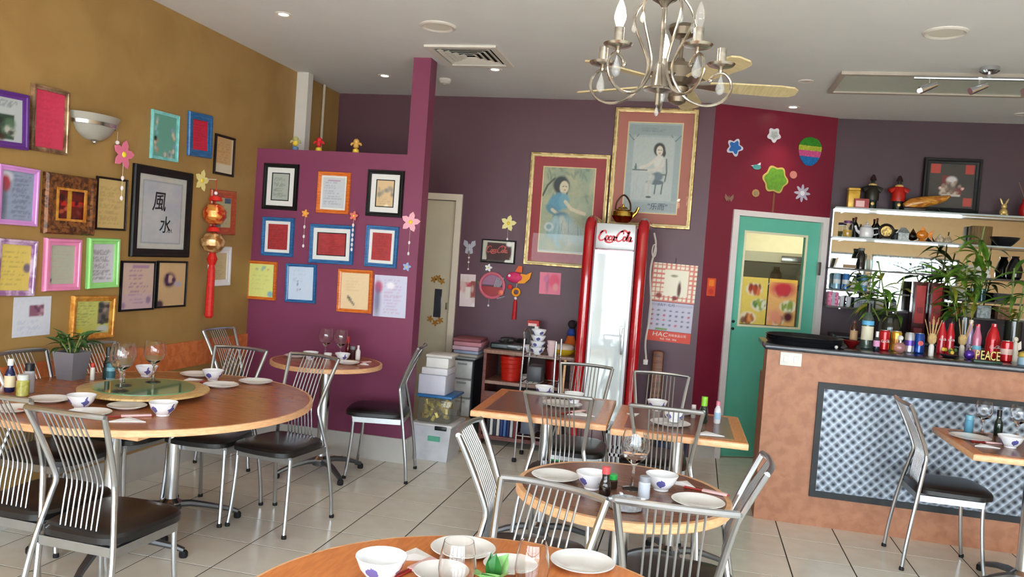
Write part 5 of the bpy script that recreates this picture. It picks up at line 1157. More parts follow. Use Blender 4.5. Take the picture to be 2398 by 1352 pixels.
t = empty('round_medallion','round dark medallion with a gold face on the second bar shelf','medallion',(1.455,7.03,SZ['b']+.066),0); MB().tube([(.052*math.cos(a),0,.052*math.sin(a)) for a in np.linspace(0,2*PI,28,endpoint=False)],.012,8,closed=True).build('rim',mat('dark_wood_rim',(34,20,16),.3),t); MB().plate([(.045*math.cos(a),.045*math.sin(a)) for a in np.linspace(0,2*PI,28,endpoint=False)],-.004,.006).build('face',two_tone('gold_face',(110,84,40),(206,176,90),60,.35,metal=.4),t,smooth=0); MB().box(-.03,.03,-.015,.02,-.066,-.055).build('stand',MATS['dark_stand'],t,smooth=0)
t = empty('crystal_house','small crystal house on the second bar shelf','ornament',(1.585,7.05,SZ['b'])); cr_ = mat('grey_crystal',(150,156,156),.15,.2,var=.4,scale=60,coat=.5); MB().box(-.04,.04,-.03,.03,0,.06).build('house_body',cr_,t,smooth=0); MB().add([(-.048,-.038,.06),(.048,-.038,.06),(.048,.038,.06),(-.048,.038,.06),(-.02,0,.105),(.02,0,.105)],[(0,1,5,4),(2,3,4,5),(1,2,5),(3,0,4),(3,2,1,0)]).build('roof',cr_,t,smooth=0)
t = empty('goldfish_ornament','orange glass goldfish on the second bar shelf','ornament',(1.725,7.03,SZ['b'])); fo = mat('orange_glass',(206,120,30),.15,var=.3,scale=40,coat=.6); MB().ball((0,0,.055),.045,14,10,sz=.8,sy=.6).build('body',fo,t); MB().plate([(.03,.05),(.075,.10),(.07,.04),(.08,.005)],-.006,.006).build('tail',fo,t,smooth=0); MB().plate([(-.02,.085),(.0,.125),(.025,.085)],-.004,.004).build('fin',fo,t,smooth=0); lat('foot',[(.03,0),(.032,.006),(.012,.022)],fo,parent=t,n=14)
for k,(x,y,r) in enumerate(((1.86,7.04,.032),(1.925,7.06,.028),(1.895,6.995,.02))):
    tag(MB().lathe([(.001,0),(r*.9,r*.2),(r,r*.7),(r*.7,r*1.3),(r*.35,r*1.9),(.001,r*2.3)],14,sx=1.2).build('sea_shell',two_tone('shell_beige',(176,150,120),(222,206,180),40,.4),None,(x,y,SZ['b'])),['largest beige sea shell','middle beige sea shell','smallest beige sea shell'][k]+' on the second bar shelf','shell')
tag(MB().rbox(-.075,.075,-.05,.05,0,.155,.006).build('bamboo_box',two_tone('bamboo_slats',(84,60,24),(120,90,40),30,.6,.3,(10,1,.3)),None,(2.17,7.12,SZ['b'])),'brown bamboo box on the second bar shelf','box')
lat('black_bowl',[(.04,0),(.06,.015),(.1,.06),(.105,.075),(.095,.072),(.05,.02),(.001,.016)],blackp,'black bowl on the second bar shelf','bowl',(2.33,7.05,SZ['b']),n=22,caps=False,sy=.8)
# third shelf
t = empty('serving_dish','white rectangular dish tilted on the third bar shelf','dish',(1.155,7.04,SZ['c'])); MB().add([(-.07,-.05,0),(.08,-.05,0),(.08,.05,0),(-.07,.05,0),(-.05,-.05,.085),(.095,-.05,.085),(.095,.05,.085),(-.05,.05,.085)],[(0,3,2,1),(4,5,6,7),(0,1,5,4),(1,2,6,5),(2,3,7,6),(3,0,4,7)]).build('dish_body',porcelain,t,smooth=0); MB().box(-.01,.09,-.054,-.05,.004,.03).build('brown_band',mat('brown_band',(130,100,64),.5),t,smooth=0)
bottle('sauce_bottle','dark squat jar beside the white dish on the third bar shelf',1.29,7.07,SZ['c'],.175,.036,MATS['near_black_glass'],mat('grey_cap',(90,90,90),.4),None,(0,0),.12,.6,.6)
gl0 = None; ORD = ['first','second','third','fourth','fifth','sixth','seventh','eighth','ninth']
for r_ in range(2):
    for k in range(9):
        x = 1.38+.062*k+.02*r_; y = 7.13-.075*r_
        if gl0 is None: gl0 = MB().lathe([(.020,0),(.022,.003),(.026,.085),(.0245,.085),(.020,.006),(.001,.005)],12,caps=False).build('small_tumbler',clear,None,(x,y,SZ['c'])); o = gl0
        else: o = link('small_tumbler',gl0.data,None,(x,y,SZ['c']))
        tag(o,'%s small clear tumbler from the left, %s row of the third bar shelf' % (ORD[k], 'back' if r_ == 0 else 'front'),'glass','rows of tumblers on the third bar shelf')
for k in range(6): tag(MB().lathe([(.018,0),(.02,.002),(.006,.006),(.005,.05),(.02,.075),(.026,.10),(.022,.13),(.021,.13),(.024,.10),(.018,.077),(.001,.055)],12,caps=False).build('stem_glass',clear,None,(1.40+.085*k,7.0,SZ['c'])),ORD[k]+' clear stemmed glass from the left on the third bar shelf','glass','stemmed glasses on the third bar shelf')
for k,(z0,w) in enumerate(((0,.11),(.031,.10),(.062,.105))): tag(MB().rbox(-w,w,-.05,.05,0,.03,.004).build('paper_box',mat('white_carton',(232,228,226),.6,var=.03),None,(2.13,7.06,SZ['c']+z0)),['bottom','middle','top'][k]+' white carton of the stack on the third bar shelf','box')
lat('black_vase',[(.04,0),(.055,.02),(.06,.08),(.04,.14),(.025,.17),(.03,.185),(.026,.185),(.001,.1)],MATS['near_black_glass'],'black vase at the right end of the third bar shelf','vase',(2.42,7.06,SZ['c']),n=18,caps=False)
# fourth shelf
for k,x in enumerate((1.12,1.19,1.33)): can('tall_can',['tall pale blue can, leftmost on the short left shelf','tall strong blue can on the short left shelf','tall blue can right of the folded card'][k],x,7.07,SZ['d'],mat('sky_can_%d'%k,((150,190,216),(60,120,190),(100,160,206))[k],.3,.3,coat=.3),.135,.028,stripe=mat('can_white_stripe',(226,232,236),.4))
t = empty('tent_card','folded white card on the short left glass shelf','card',(1.255,7.02,SZ['d'])); MB().add([(-.045,-.03,0),(.045,-.03,0),(.045,.03,0),(-.045,.03,0),(-.02,0,.08),(.02,0,.08)],[(0,1,5,4),(2,3,4,5)]).build('fold',mat('grey_white_card',(206,204,206),.6),t,smooth=0)
for k in range(4): tag(link('small_tumbler',gl0.data,None,(1.42+.06*k,7.07,SZ['d'])),ORD[k]+' small clear tumbler from the left on the short left glass shelf','glass','tumblers on the short left shelf')
tag(MB().rbox(-.055,.055,-.03,.03,0,.11,.004).build('white_carton',mat('ivory_carton',(222,222,216),.6),None,(2.03,7.06,SZ['f'])),'upright white carton on the short right shelf','box')
for k,x in enumerate((2.13,2.20)): tag(MB().lathe([(.026,0),(.028,.003),(.031,.10),(.029,.10),(.026,.006),(.001,.005)],14,caps=False).build('teal_tumbler',glass('teal_glass',(90,170,180),1.5,0,.35,(40,110,120)),None,(x,7.05,SZ['f'])),('left' if k==0 else 'right')+' of the two teal tumblers on the short right shelf','glass')
for k in range(3): lat('grey_bowl',[(.03,0),(.045,.01),(.065,.04),(.06,.04),(.03,.012),(.001,.01)],mat('grey_stoneware',(110,110,114),.35),['bottom','middle','top'][k]+' bowl of the grey stack on the short right shelf','bowl',(2.35,7.05,SZ['f']+.017*k),n=18,caps=False)
# lowest shelves
t = empty('gift_box','pink patterned gift box on the lowest left shelf','box',(1.095,7.04,SZ['e'])); MB().rbox(-.04,.04,-.04,.04,0,.115,.004).build('box',two_tone('pink_pattern',(196,60,120),(226,150,180),60,.5),t); MB().box(-.012,.012,-.042,-.04,.002,.113).build('ribbon',mat('grey_ribbon',(150,150,166),.4),t,smooth=0)
for k,x in enumerate((1.168,1.222)): lat('white_cup',[(.016,0),(.018,.004),(.021,.085),(.019,.085),(.015,.008),(.001,.007)],porcelain,['left','right'][k]+' tall white cup beside the pink box','cup',(x,7.06,SZ['e']),n=14,caps=False)
t = empty('number_sign','small grey number-plate sign on the lowest left shelf','sign',(1.33,7.0,SZ['e'])); MB().rbox(-.075,.075,-.004,.004,0,.08,.003).build('plate',mat('plate_grey',(166,168,180),.4),t); lettering('MT·T4N',.045,mat('plate_ink',(60,64,80),.5),t,(0,-.0046,.04),.0004,sx=.7); MB().box(-.03,.03,.004,.03,0,.01).build('stand',MATS['plate_grey'],t,smooth=0)
bottle('small_bottle','green bottle with a grey label on the lowest left shelf',1.56,7.05,SZ['e'],.125,.026,mat('green_glass_b',(50,84,50),.15,coat=.5),mat('cream_cap',(206,200,186),.4),mat('grey_label',(150,150,160),.6),(.1,.55))
tag(MB().rbox(-.03,.03,-.025,.025,0,.09,.003).build('spice_box',mat('pale_spice_box',(196,190,186),.6),None,(1.455,7.05,SZ['e'])),'narrow pale box on the lowest left shelf','box')
t = empty('honey_jar','amber jar with a dark lid on the lowest right shelf','jar',(2.01,7.04,SZ['g'])); lat('jar_body',[(.032,0),(.036,.006),(.038,.05),(.03,.07)],mat('honey_amber',(196,120,40),.2,coat=.5),parent=t,n=16); lat('lid',[(.032,.07),(.034,.09),(.012,.10),(.001,.10)],mat('brown_lid',(70,36,24),.4),parent=t,n=14)
for k,(x,c_,lab) in enumerate(((2.10,(170,150,110),'woven tan box on the lowest right shelf'),(2.22,(186,196,196),'pale patterned box on the lowest right shelf'),(2.37,(170,120,90),'brown box at the right end of the lowest right shelf'))): tag(MB().rbox(-.05,.05,-.035,.035,0,.10,.004).build('small_box',two_tone('small_box_%d'%k,c_,tuple(int(v*.75) for v in c_),50,.6),None,(x,7.05,SZ['g'])),lab,'box')
# two tall red gift boxes
lacq = mat('dark_red_box',(74,12,16),.3,coat=.3)
for k,x in enumerate((1.735,1.855)):
    t = empty('wine_gift_box',['left','right'][k]+' of the two tall dark red wine boxes','box',(x,7.0,1.10)); MB().rbox(-.05,.05,-.05,.05,0,.47,.004).build('box',lacq,t); MB().box(-.034,.034,-.052,-.05,.14,.44).build('red_label',mat('red_label',(176,40,36),.5),t,smooth=0); lettering('福',.055,mat('dark_red_ink',(90,14,16),.5),t,(0,-.0525,.24),.0004); MB().box(-.03,.03,-.052,-.05,.02,.10).build('lower_label',mat('deep_red_label',(130,24,26),.5),t,smooth=0)

# ------------------------------------------------------------------ bamboo plants behind the bar
leaf_g = two_tone('bamboo_leaf',(84,128,36),(140,172,70),5,.45); leaf_d = two_tone('bamboo_leaf_dark',(60,100,30),(110,144,54),5,.45); leaf_y = two_tone('bamboo_leaf_yellow',(130,130,40),(170,160,70),5,.5)
stem_m = mat('bamboo_cane',(120,140,70),.4,var=.15); 
def leaf_data(L_, w, droop, m, name='leaf'):
    mb = MB(); vs_, fs = [], []; n = 7
    for i in range(n+1):
        s_ = i/n; ww = w*math.sin(PI*min(1,s_*.9+.08))**.8*(1-s_**4); x = L_*s_*(1-.15*droop*s_); z = L_*(.18*s_-droop*s_*s_)
        vs_ += [(x,-ww/2,z+.12*ww),(x,0,z-.1*ww),(x,ww/2,z+.12*ww)]
    for i in range(n):
        a = i*3; fs += [(a,a+3,a+4,a+1),(a+1,a+4,a+5,a+2)]
    me = mb.add(vs_,fs).build(name,m); d_ = me.data; bpy.data.objects.remove(me); return d_
LV = [leaf_data(.25,.050,.45,leaf_g),leaf_data(.21,.046,.75,leaf_d),leaf_data(.27,.044,.25,leaf_g),leaf_data(.19,.042,.6,leaf_y)]
def bamboo(label, x, y, z, stems, seed, pot, az=None):
    t = empty('bamboo_plant',label,'plant',(x,y,z)); rg = random.Random(seed); pot(t)
    for (bx,by,tx,ty,h,nl) in stems:
        pts = smooth_path([(bx,by,.05),((bx*2+tx)/3,(by*2+ty)/3,h*.45),(tx,ty,h)],5)
        st = MB().tube(pts,.006,7).build('stem',stem_m,t)
        for k in range(nl):
            f = rg.uniform(.45,1.0); q = pts[min(len(pts)-1,int(f*(len(pts)-1)))]
            a = rg.uniform(0,2*PI) if az is None else rg.uniform(*az)
            link('leaf',rg.choice(LV),st,(q.x,q.y,q.z),(rg.uniform(-.3,.3),rg.uniform(-.75,.35),a),(rg.uniform(.75,1.1),)*3)
    return t
def dark_vase(t): lat('vase',[(.07,0),(.085,.01),(.09,.10),(.075,.17),(.085,.185),(.08,.185),(.07,.17),(.001,.05)],mat('smoked_glass',(44,54,50),.1,coat=.6),parent=t,n=24,caps=False)
def slim_vase(t): lat('vase',[(.05,0),(.06,.01),(.06,.22),(.055,.22),(.05,.03),(.001,.02)],mat('green_black_vase',(40,46,40),.15,coat=.5),parent=t,n=20,caps=False)
bamboo('bamboo plant in a smoked glass vase behind the left of the bar',1.50,6.83,1.10,[(-.03,0,-.30,-.05,.46,15),(.0,.01,-.14,-.08,.60,15),(.02,0,.06,-.06,.50,14)],11,dark_vase,(1.6,4.9))
bamboo('tall bamboo plant behind the middle of the bar',2.02,6.80,1.10,[(-.02,0,-.18,-.08,.58,18),(.0,.02,.06,-.06,.92,22),(.03,0,.12,-.05,.74,22),(.0,-.02,-.05,-.10,.68,20)],23,slim_vase,(1.9,5.2))
bamboo('bamboo plant at the right edge behind the bar',2.36,6.80,1.10,[(-.02,0,-.05,-.06,.62,9),(.02,0,.06,-.05,.90,10),(.0,-.02,.08,-.06,.55,7)],31,slim_vase)
# ------------------------------------------------------------------ tableware
def motif_bowl():
    """white glaze with a cobalt brush motif on its sides"""
    m = bpy.data.materials.new('blue_and_white_glaze'); m.use_nodes = True
    nt = m.node_tree; N = nt.nodes; b = N['Principled BSDF']; b.inputs['Roughness'].default_value = .12; b.inputs['Coat Weight'].default_value = .4
    tc = N.new('ShaderNodeTexCoord'); gr = N.new('ShaderNodeTexGradient'); gr.gradient_type = 'RADIAL'
    nt.links.new(tc.outputs['Object'], gr.inputs['Vector'])
    sp = N.new('ShaderNodeSeparateXYZ'); nt.links.new(tc.outputs['Object'], sp.inputs[0])
    no = N.new('ShaderNodeTexNoise'); no.inputs['Scale'].default_value = 70; no.inputs['Detail'].default_value = 3
    nt.links.new(tc.outputs['Object'], no.inputs['Vector'])
    def op(o, a, b_=None):
        n_ = N.new('ShaderNodeMath'); n_.operation = o
        for i, v in enumerate((a, b_)):
            if v is None: continue
            if isinstance(v, (int, float)): n_.inputs[i].default_value = v
            else: nt.links.new(v, n_.inputs[i])
        return n_.outputs[0]
    seg = op('ABSOLUTE', op('SUBTRACT', op('FRACT', op('MULTIPLY', gr.outputs['Fac'], 4.0)), .5))       # four motifs around
    zz = op('MULTIPLY', op('ABSOLUTE', op('SUBTRACT', sp.outputs['Z'], .029)), 22.0)
    k = op('ADD', op('ADD', op('MULTIPLY', seg, 2.2), zz), op('MULTIPLY', no.outputs['Fac'], .9))
    ins = op('MULTIPLY', op('LESS_THAN', k, .92), .9)
    ge = N.new('ShaderNodeNewGeometry'); spn = N.new('ShaderNodeSeparateXYZ')
    nt.links.new(ge.outputs['Normal'], spn.inputs[0])
    fac = op('MULTIPLY', ins, op('LESS_THAN', spn.outputs['Z'], .25))
    mx = N.new('ShaderNodeMix'); mx.data_type = 'RGBA'; mx.inputs['A'].default_value = lin((238,238,242)); mx.inputs['B'].default_value = lin((44,44,140))
    nt.links.new(fac, mx.inputs['Factor']); nt.links.new(mx.outputs['Result'], b.inputs['Base Color'])
    return m
bw_glaze = motif_bowl(); china = mat('white_china',(238,236,234),.14,coat=.4,var=.01)
bowl_me = plate_me = None
def bowl(x, y, z, label, r=.056, rz=0.0):
    global bowl_me
    s_ = r/.056
    if bowl_me is None:
        o = MB().lathe([(.024,0),(.026,.001),(.026,.007),(.030,.010),(.046,.030),(.056,.055),(.0555,.056),(.054,.055),(.044,.032),(.028,.013),(.001,.011)],32,caps=False).build('rice_bowl',bw_glaze); bowl_me = o.data
    else: o = link('rice_bowl',bowl_me)
    o.location = (x,y,z); o.rotation_euler = (0,0,rz); o.scale = (s_,s_,s_)
    return tag(o,label,'bowl','blue and white rice bowls')
def plate(x, y, z, label, r=.085):
    global plate_me
    s_ = r/.085
    if plate_me is None:
        o = MB().lathe([(.050,0),(.054,.001),(.062,.005),(.083,.0125),(.085,.0145),(.083,.0155),(.062,.009),(.054,.0055),(.001,.005)],40,caps=False).build('dinner_plate',china); plate_me = o.data
    else: o = link('dinner_plate',plate_me)
    o.location = (x,y,z); o.scale = (s_,s_,1)
    return tag(o,label,'plate','white plates')
gob_me = None
def goblet(x, y, z, label, s_=1.0):
    global gob_me
    if gob_me is None:
        o = MB().lathe([(.034,0),(.035,.002),(.010,.008),(.0055,.020),(.005,.075),(.012,.088),(.036,.107),(.050,.138),(.048,.168),(.040,.200),(.0390,.200),(.0468,.168),(.0487,.139),(.0348,.109),(.010,.092),(.001,.090)],28,caps=False).build('wine_glass',table_glass); gob_me = o.data
    else: o = link('wine_glass',gob_me)
    o.location = (x,y,z); o.scale = (s_,)*3
    return tag(o,label,'glass','wine glasses')
nap_m = mat('white_paper_napkin',(240,238,240),.8,var=.02); chop_m = mat('red_chopsticks',(150,40,36),.4); pk_m = mat('pink_white_sleeve',(226,186,186),.7)
def napkin(x, y, z, rz, label, s_=.13):
    o = MB().add([(-s_/2,0,0),(s_/2,0,0),(0,s_*.62,0),(-s_/2,0,.003),(s_/2,0,.003),(0,s_*.62,.004),(0,s_*.2,.009)],[(2,1,0),(3,4,6),(4,5,6),(5,3,6),(0,1,4,3),(1,2,5,4),(2,0,3,5)]).build('paper_napkin',nap_m,None,(x,y,z),(0,0,rz),0)
    return tag(o,label,'napkin','folded paper napkins')
def chopsticks(x, y, z, rz, label, L_=.21):
    t = empty('chopsticks',label,'chopsticks',(x,y,z),rz,'chopsticks in paper sleeves')
    for q in (-.004,.004): MB().tube([(-L_/2,q,.004),(L_/2,q*.6,.0035)],[.0034,.0022],6).build('chopstick',chop_m,t)
    MB().rbox(-L_*.1,L_*.45,-.011,.011,.0005,.009,.003).build('paper_sleeve',pk_m,t)
    return t
Z1, Z2, ZR = .7556, .7506, .7499
# big round table: turntable with wine glasses
t = empty('lazy_susan','wooden turntable with a green glass disc on the big round table','turntable',(-2.47,3.26,Z1))
lat('bearing',[(.10,0),(.10,.02),(.06,.022)],mat('dark_bearing',(40,34,30),.4),parent=t,n=24); lat('disc',[(.001,.022),(.27,.022),(.285,.026),(.285,.034),(.27,.038),(.001,.038)],two_tone('bamboo_disc',(190,150,90),(216,184,126),14,.3,0,(8,1,1)),parent=t,n=56,caps=False)
lat('glass_disc',[(.22,.038),(.22,.043),(.001,.043)],mat('green_glass_top',(96,140,104),.06,var=.25,scale=9,coat=.6),parent=t,n=56,caps=False)
ZS = Z1+.0435
goblet(-2.475,3.10,ZS,'wine glass nearest the camera on the green turntable',1.05); goblet(-2.555,3.22,ZS,'wine glass half hidden behind the nearest one on the turntable'); goblet(-2.515,3.375,ZS,'wine glass standing alone at the right of the turntable')
plate(-2.69,2.93,Z1,'white plate left of the nearest bowl on the big table'); bowl(-2.49,2.885,Z1,'rice bowl at the near left of the big round table',.058,.3)
plate(-2.345,2.985,Z1,'white plate between the two near bowls on the big table',.08); plate(-2.375,2.80,Z1,'white plate at the near edge of the big table, behind the chair',.085); bowl(-2.135,2.94,Z1,'rice bowl near the front edge of the big round table, beside a napkin',.058,.6)
plate(-2.66,2.70,Z1,'white plate at the left picture edge on the big table',.085)
bowl(-2.80,3.70,Z1,'rice bowl behind the turntable near the ochre wall',.056); plate(-2.61,3.87,Z1,'white plate at the far side of the big table, left one',.09); bowl(-2.47,3.80,Z1,'rice bowl at the far side of the big round table',.056,.9)
plate(-2.33,3.66,Z1,'white plate at the right of the big table, nearer one',.088); plate(-2.25,3.86,Z1,'white plate at the far right rim of the big table',.088)
napkin(-2.17,2.765,Z1,.55,'folded napkin at the near edge of the big round table',.14); chopsticks(-2.235,2.845,Z1,.75,'chopsticks beside the near napkin on the big table'); chopsticks(-2.55,2.755,Z1,.3,'chopsticks at the near left of the big table'); chopsticks(-2.40,3.745,Z1,.5,'chopsticks between the far bowl and right plate on the big table',.18); napkin(-2.545,3.735,Z1,.9,'folded napkin behind the turntable on the big table',.10)
# plant in a grey pot
t = empty('potted_plant','bushy green plant in a square grey pot on the big table','plant',(-3.02,3.42,Z1))
MB().add([(-.045,-.045,0),(.045,-.045,0),(.045,.045,0),(-.045,.045,0),(-.062,-.062,.14),(.062,-.062,.14),(.062,.062,.14),(-.062,.062,.14),(-.054,-.054,.14),(.054,-.054,.14),(.054,.054,.14),(-.054,.054,.14),(-.052,-.052,.12),(.052,-.052,.12),(.052,.052,.12),(-.052,.052,.12)],
  [(3,2,1,0),(0,1,5,4),(1,2,6,5),(2,3,7,6),(3,0,4,7),(4,5,9,8),(5,6,10,9),(6,7,11,10),(7,4,8,11),(8,9,13,12),(9,10,14,13),(10,11,15,14),(11,8,12,15)]).build('pot',mat('grey_pot',(120,118,126),.35,var=.04),t,smooth=0)
MB().box(-.052,.052,-.052,.052,.10,.12).build('soil',mat('potting_soil',(40,28,20),.95,var=.2,scale=60),t,smooth=0)
PL = [leaf_data(.13,.032,.35,two_tone('pot_leaf',(40,84,30),(96,136,66),6,.4)),leaf_data(.11,.028,.6,two_tone('pot_leaf_dark',(28,64,28),(70,106,50),6,.4)),leaf_data(.12,.03,.1,MATS['pot_leaf'])]
rg = random.Random(8)
for k in range(6):
    a = 2*PI*k/6+rg.uniform(-.3,.3); tx, ty, h = .055*math.cos(a), .055*math.sin(a), rg.uniform(.17,.225)
    st = MB().tube(smooth_path([(tx*.2,ty*.2,.11),(tx*.5,ty*.5,(h+.11)/2),(tx,ty,h)],4),.004,6).build('stem',mat('green_stem',(120,130,70),.6),t)
    for j in range(8): link('leaf',rg.choice(PL),st,(tx*rg.uniform(.8,1),ty*rg.uniform(.8,1),h-rg.uniform(0,.035)),(rg.uniform(-.3,.3),rg.uniform(-.75,.2),rg.uniform(0,2*PI)),(rg.uniform(.65,1.0),)*3)
# condiments
def jar(name, x, y, z, h, r, body, cap, label, lab=None, hc=.25):
    t = empty(name,label,'jar',(x,y,z)); lat('jar_body',[(r*.9,0),(r,.004),(r,h*(1-hc)-.004),(r*.85,h*(1-hc))],body,parent=t,n=16); lat('lid',[(r*.88,h*(1-hc)),(r*.9,h-.003),(r*.8,h),(.001,h)],cap,parent=t,n=16)
    if lab: lat('label',[(r*1.02,h*.15),(r*1.02,h*.55)],lab,parent=t,n=16,caps=False)
    return t
blk = mat('black_lid',(20,20,22),.35); navy = mat('navy_bottle',(24,28,70),.2,coat=.4)
jar('salt_shaker',-2.925,3.455,Z1,.085,.011,white_gloss,mat('red_tip',(190,50,40),.4),'thin white shaker beside the grey plant pot')
jar('pepper_jar',-2.895,3.52,Z1,.082,.019,mat('dark_green_jar',(30,56,56),.25,coat=.3),blk,'dark green pepper jar beside the grey plant pot')
jar('spice_can',-2.855,3.50,Z1,.088,.021,mat('pale_blue_can',(130,176,190),.3),mat('teal_top',(80,130,140),.35),'pale blue spice can behind the wine glasses',mat('teal_print',(50,100,110),.4))
bottle('soy_bottle','dark soy bottle with a tall black cap behind the spice can',-2.935,3.575,Z1,.155,.022,dkglass,blk,None,(0,0),.3,.5,.45)
bottle('soy_bottle','navy bottle at the left picture edge on the big table',-2.975,3.005,Z1,.15,.022,navy,white_gloss,mat('cream_lbl',(222,206,170),.6),(.15,.5),.2,.5,.5)
jar('chilli_jar',-2.895,3.03,Z1,.135,.022,mat('clear_chilli',(176,176,180),.15,coat=.5),blk,'clear jar with a black lid beside the navy bottle')
jar('mustard_jar',-2.865,2.965,Z1,.095,.026,two_tone('mustard_glass',(150,150,60),(196,190,110),30,.2,coat=.5),mat('clear_lid',(206,210,206),.2),'yellow-green mustard jar at the left picture edge')
# small round table at the partition
plate(-2.59,4.93,Z2,'white plate at the left of the partition table',.075); bowl(-2.465,4.90,Z2,'white rice bowl at the left of the partition table',.052)
goblet(-2.425,5.03,Z2,'left wine glass on the partition table'); goblet(-2.325,5.05,Z2,'right wine glass on the partition table')
lat('tea_cup',[(.016,0),(.018,.002),(.026,.03),(.028,.045),(.026,.045),(.016,.006),(.001,.005)],china,'small white tea cup between the wine glasses of the partition table','cup',(-2.375,4.97,Z2),n=18,caps=False)
plate(-2.19,4.88,Z2,'white plate at the right of the partition table',.08); bowl(-2.275,4.985,Z2,'white rice bowl at the right of the partition table',.052)
bottle('sauce_bottle','white sauce bottle at the back of the partition table',-2.215,5.10,Z2,.10,.017,white_gloss,white_gloss,None,(0,0),.2,.4,.55)
jar('chilli_jar',-2.27,5.135,Z2,.085,.02,mat('dark_chilli',(70,40,40),.2,coat=.4),mat('grey_lid',(130,130,134),.4),'dark chilli jar with grey lid on the partition table'); bottle('sauce_bottle','red-capped sauce bottle against the purple partition',-2.325,5.175,Z2,.145,.018,mat('dark_red_sauce',(96,18,20),.2,coat=.4),mat('bright_red_cap',(206,30,30),.4),None,(0,0),.3,.5,.45)
napkin(-2.08,4.955,Z2,2.2,'folded napkin at the right rim of the partition table',.08); chopsticks(-2.125,4.99,Z2,1.2,'chopsticks at the right of the partition table',.15)
# left square table
bowl(-.80,4.50,ZR,'rice bowl at the far edge of the left square table',.056); plate(-.655,4.25,ZR,'white plate in the middle of the left square table',.11); bowl(-.60,4.31,ZR+.0115,'rice bowl standing on the plate of the left square table',.056,.5)
plate(-.68,4.50,ZR,'white plate at the far side of the left square table',.07); napkin(-.52,4.03,ZR,.2,'folded napkin on the left square table',.14); chopsticks(-.565,4.09,ZR,1.0,'chopsticks on the left square table',.19)
# right square table
bowl(-.16,4.43,ZR,'rice bowl at the far edge of the right square table',.056); plate(-.075,4.06,ZR,'white plate in the middle of the right square table',.10); bowl(-.06,4.10,ZR+.0115,'rice bowl standing on the plate of the right square table',.056,.2)
plate(-.03,4.40,ZR,'white plate at the far side of the right square table',.07); napkin(.115,3.905,ZR,.2,'folded napkin on the right square table',.14); napkin(-.25,4.22,ZR,1.4,'folded napkin at the left side of the right square table',.09)
bottle('soy_bottle','dark soy bottle with a lime green cap on the right square table',.085,4.22,ZR,.135,.022,dkglass,mat('lime_cap',(130,190,50),.4),None,(0,0),.35,.62,.45)
bottle('sauce_bottle','clear sauce bottle with pink cap on the right square table',.155,4.25,ZR,.115,.018,mat('milky_bottle',(206,206,210),.2,coat=.4),mat('pink_cap',(206,120,140),.4),mat('blue_white_label',(150,180,206),.5),(.2,.5),.2,.5,.55); jar('salt_shaker',.035,4.33,ZR,.07,.013,glass('shaker_glass',(230,236,236),1.5,0,.3),white_gloss,'small white-topped salt shaker on the right square table')
# small round table in the middle
plate(-.435,2.80,Z2,'white plate at the left of the middle round table',.086); bowl(-.297,2.735,Z2,'rice bowl left of the soy bottle on the middle round table',.057,.2)
bottle('soy_bottle','soy sauce bottle with a red cap on the middle round table',-.243,2.645,Z2,.105,.020,mat('soy_dark',(24,14,12),.12,coat=.6),mat('soy_red_cap',(216,80,84),.4),None,(0,0),.22,.6,.42); 
jar('green_jar',-.232,2.775,Z2,.05,.019,mat('dark_sauce_pot',(40,24,18),.2,coat=.4),mat('bright_green_lid',(40,166,70),.35),'small sauce pot with a bright green lid on the middle round table',hc=.35)
goblet(-.163,2.80,Z2,'tall wine glass on the middle round table',1.02); jar('salt_shaker',-.118,2.705,Z2,.075,.020,mat('frosted_shaker',(196,202,214),.35),mat('grey_shaker_top',(150,152,160),.4),'frosted grey shaker on the middle round table')
bowl(-.066,2.835,Z2,'rice bowl with a blue motif right of the wine glass on the middle table',.057,.8); plate(.06,2.72,Z2,'white plate at the right of the middle round table',.088); napkin(.0,2.93,Z2,-.3,'folded napkin at the far right of the middle round table',.11); chopsticks(.09,2.885,Z2,-.25,'chopsticks at the right of the middle round table',.16)
t = empty('ash_tray','cut crystal ash tray at the near rim of the middle round table','ash tray',(-.165,2.565,Z2)); MB().lathe([(.04,0),(.055,.004),(.06,.028),(.05,.03),(.042,.010),(.001,.008)],14,caps=False).build('tray',mat('cut_crystal',(196,200,206),.08,var=.3,scale=90,coat=.8,trans=.5),t,smooth=0)
for k in range(4): MB().rbox(-.008,.008,-.005,.005,0,.006,.002).build('notch',mat('crystal_notch',(220,224,230),.1),t,(.055*math.cos(k*PI/2+.4),.055*math.sin(k*PI/2+.4),.0285),(0,0,k*PI/2+.4))
# foreground table
bowl(-.662,1.735,Z2,'large rice bowl with blue motifs in the foreground',.060,.75); plate(-.535,1.985,Z2,'white plate behind the glass on the foreground table',.085); plate(-.538,1.815,Z2,'white plate right of the foreground bowl',.068); plate(-.395,1.925,Z2,'white plate between the two foreground tumblers',.068); plate(-.228,2.02,Z2,'white plate at the right of the foreground table',.083)
def tumbler(x, y, label, s_=1.0): tag(MB().lathe([(.026*s_,0),(.028*s_,.002),(.040*s_,.035),(.044*s_,.06),(.040*s_,.095),(.034*s_,.122),(.0332*s_,.122),(.0388*s_,.095),(.0428*s_,.06),(.038*s_,.036),(.026*s_,.006),(.001,.005)],32,caps=False).build('stemless_glass',table_glass,None,(x,y,Z2)),label,'glass')
tumbler(-.478,1.735,'stemless glass left of the green leaves in the foreground',1.0); tumbler(-.318,1.80,'stemless glass right of the green leaves in the foreground',.92)
napkin(-.63,1.88,Z2,.3,'folded napkin behind the foreground bowl',.13); chopsticks(-.612,1.83,Z2+.0,1.25,'chopsticks leaning by the foreground bowl',.17); napkin(-.505,1.66,Z2,.1,'folded napkin at the very front of the foreground table',.1)
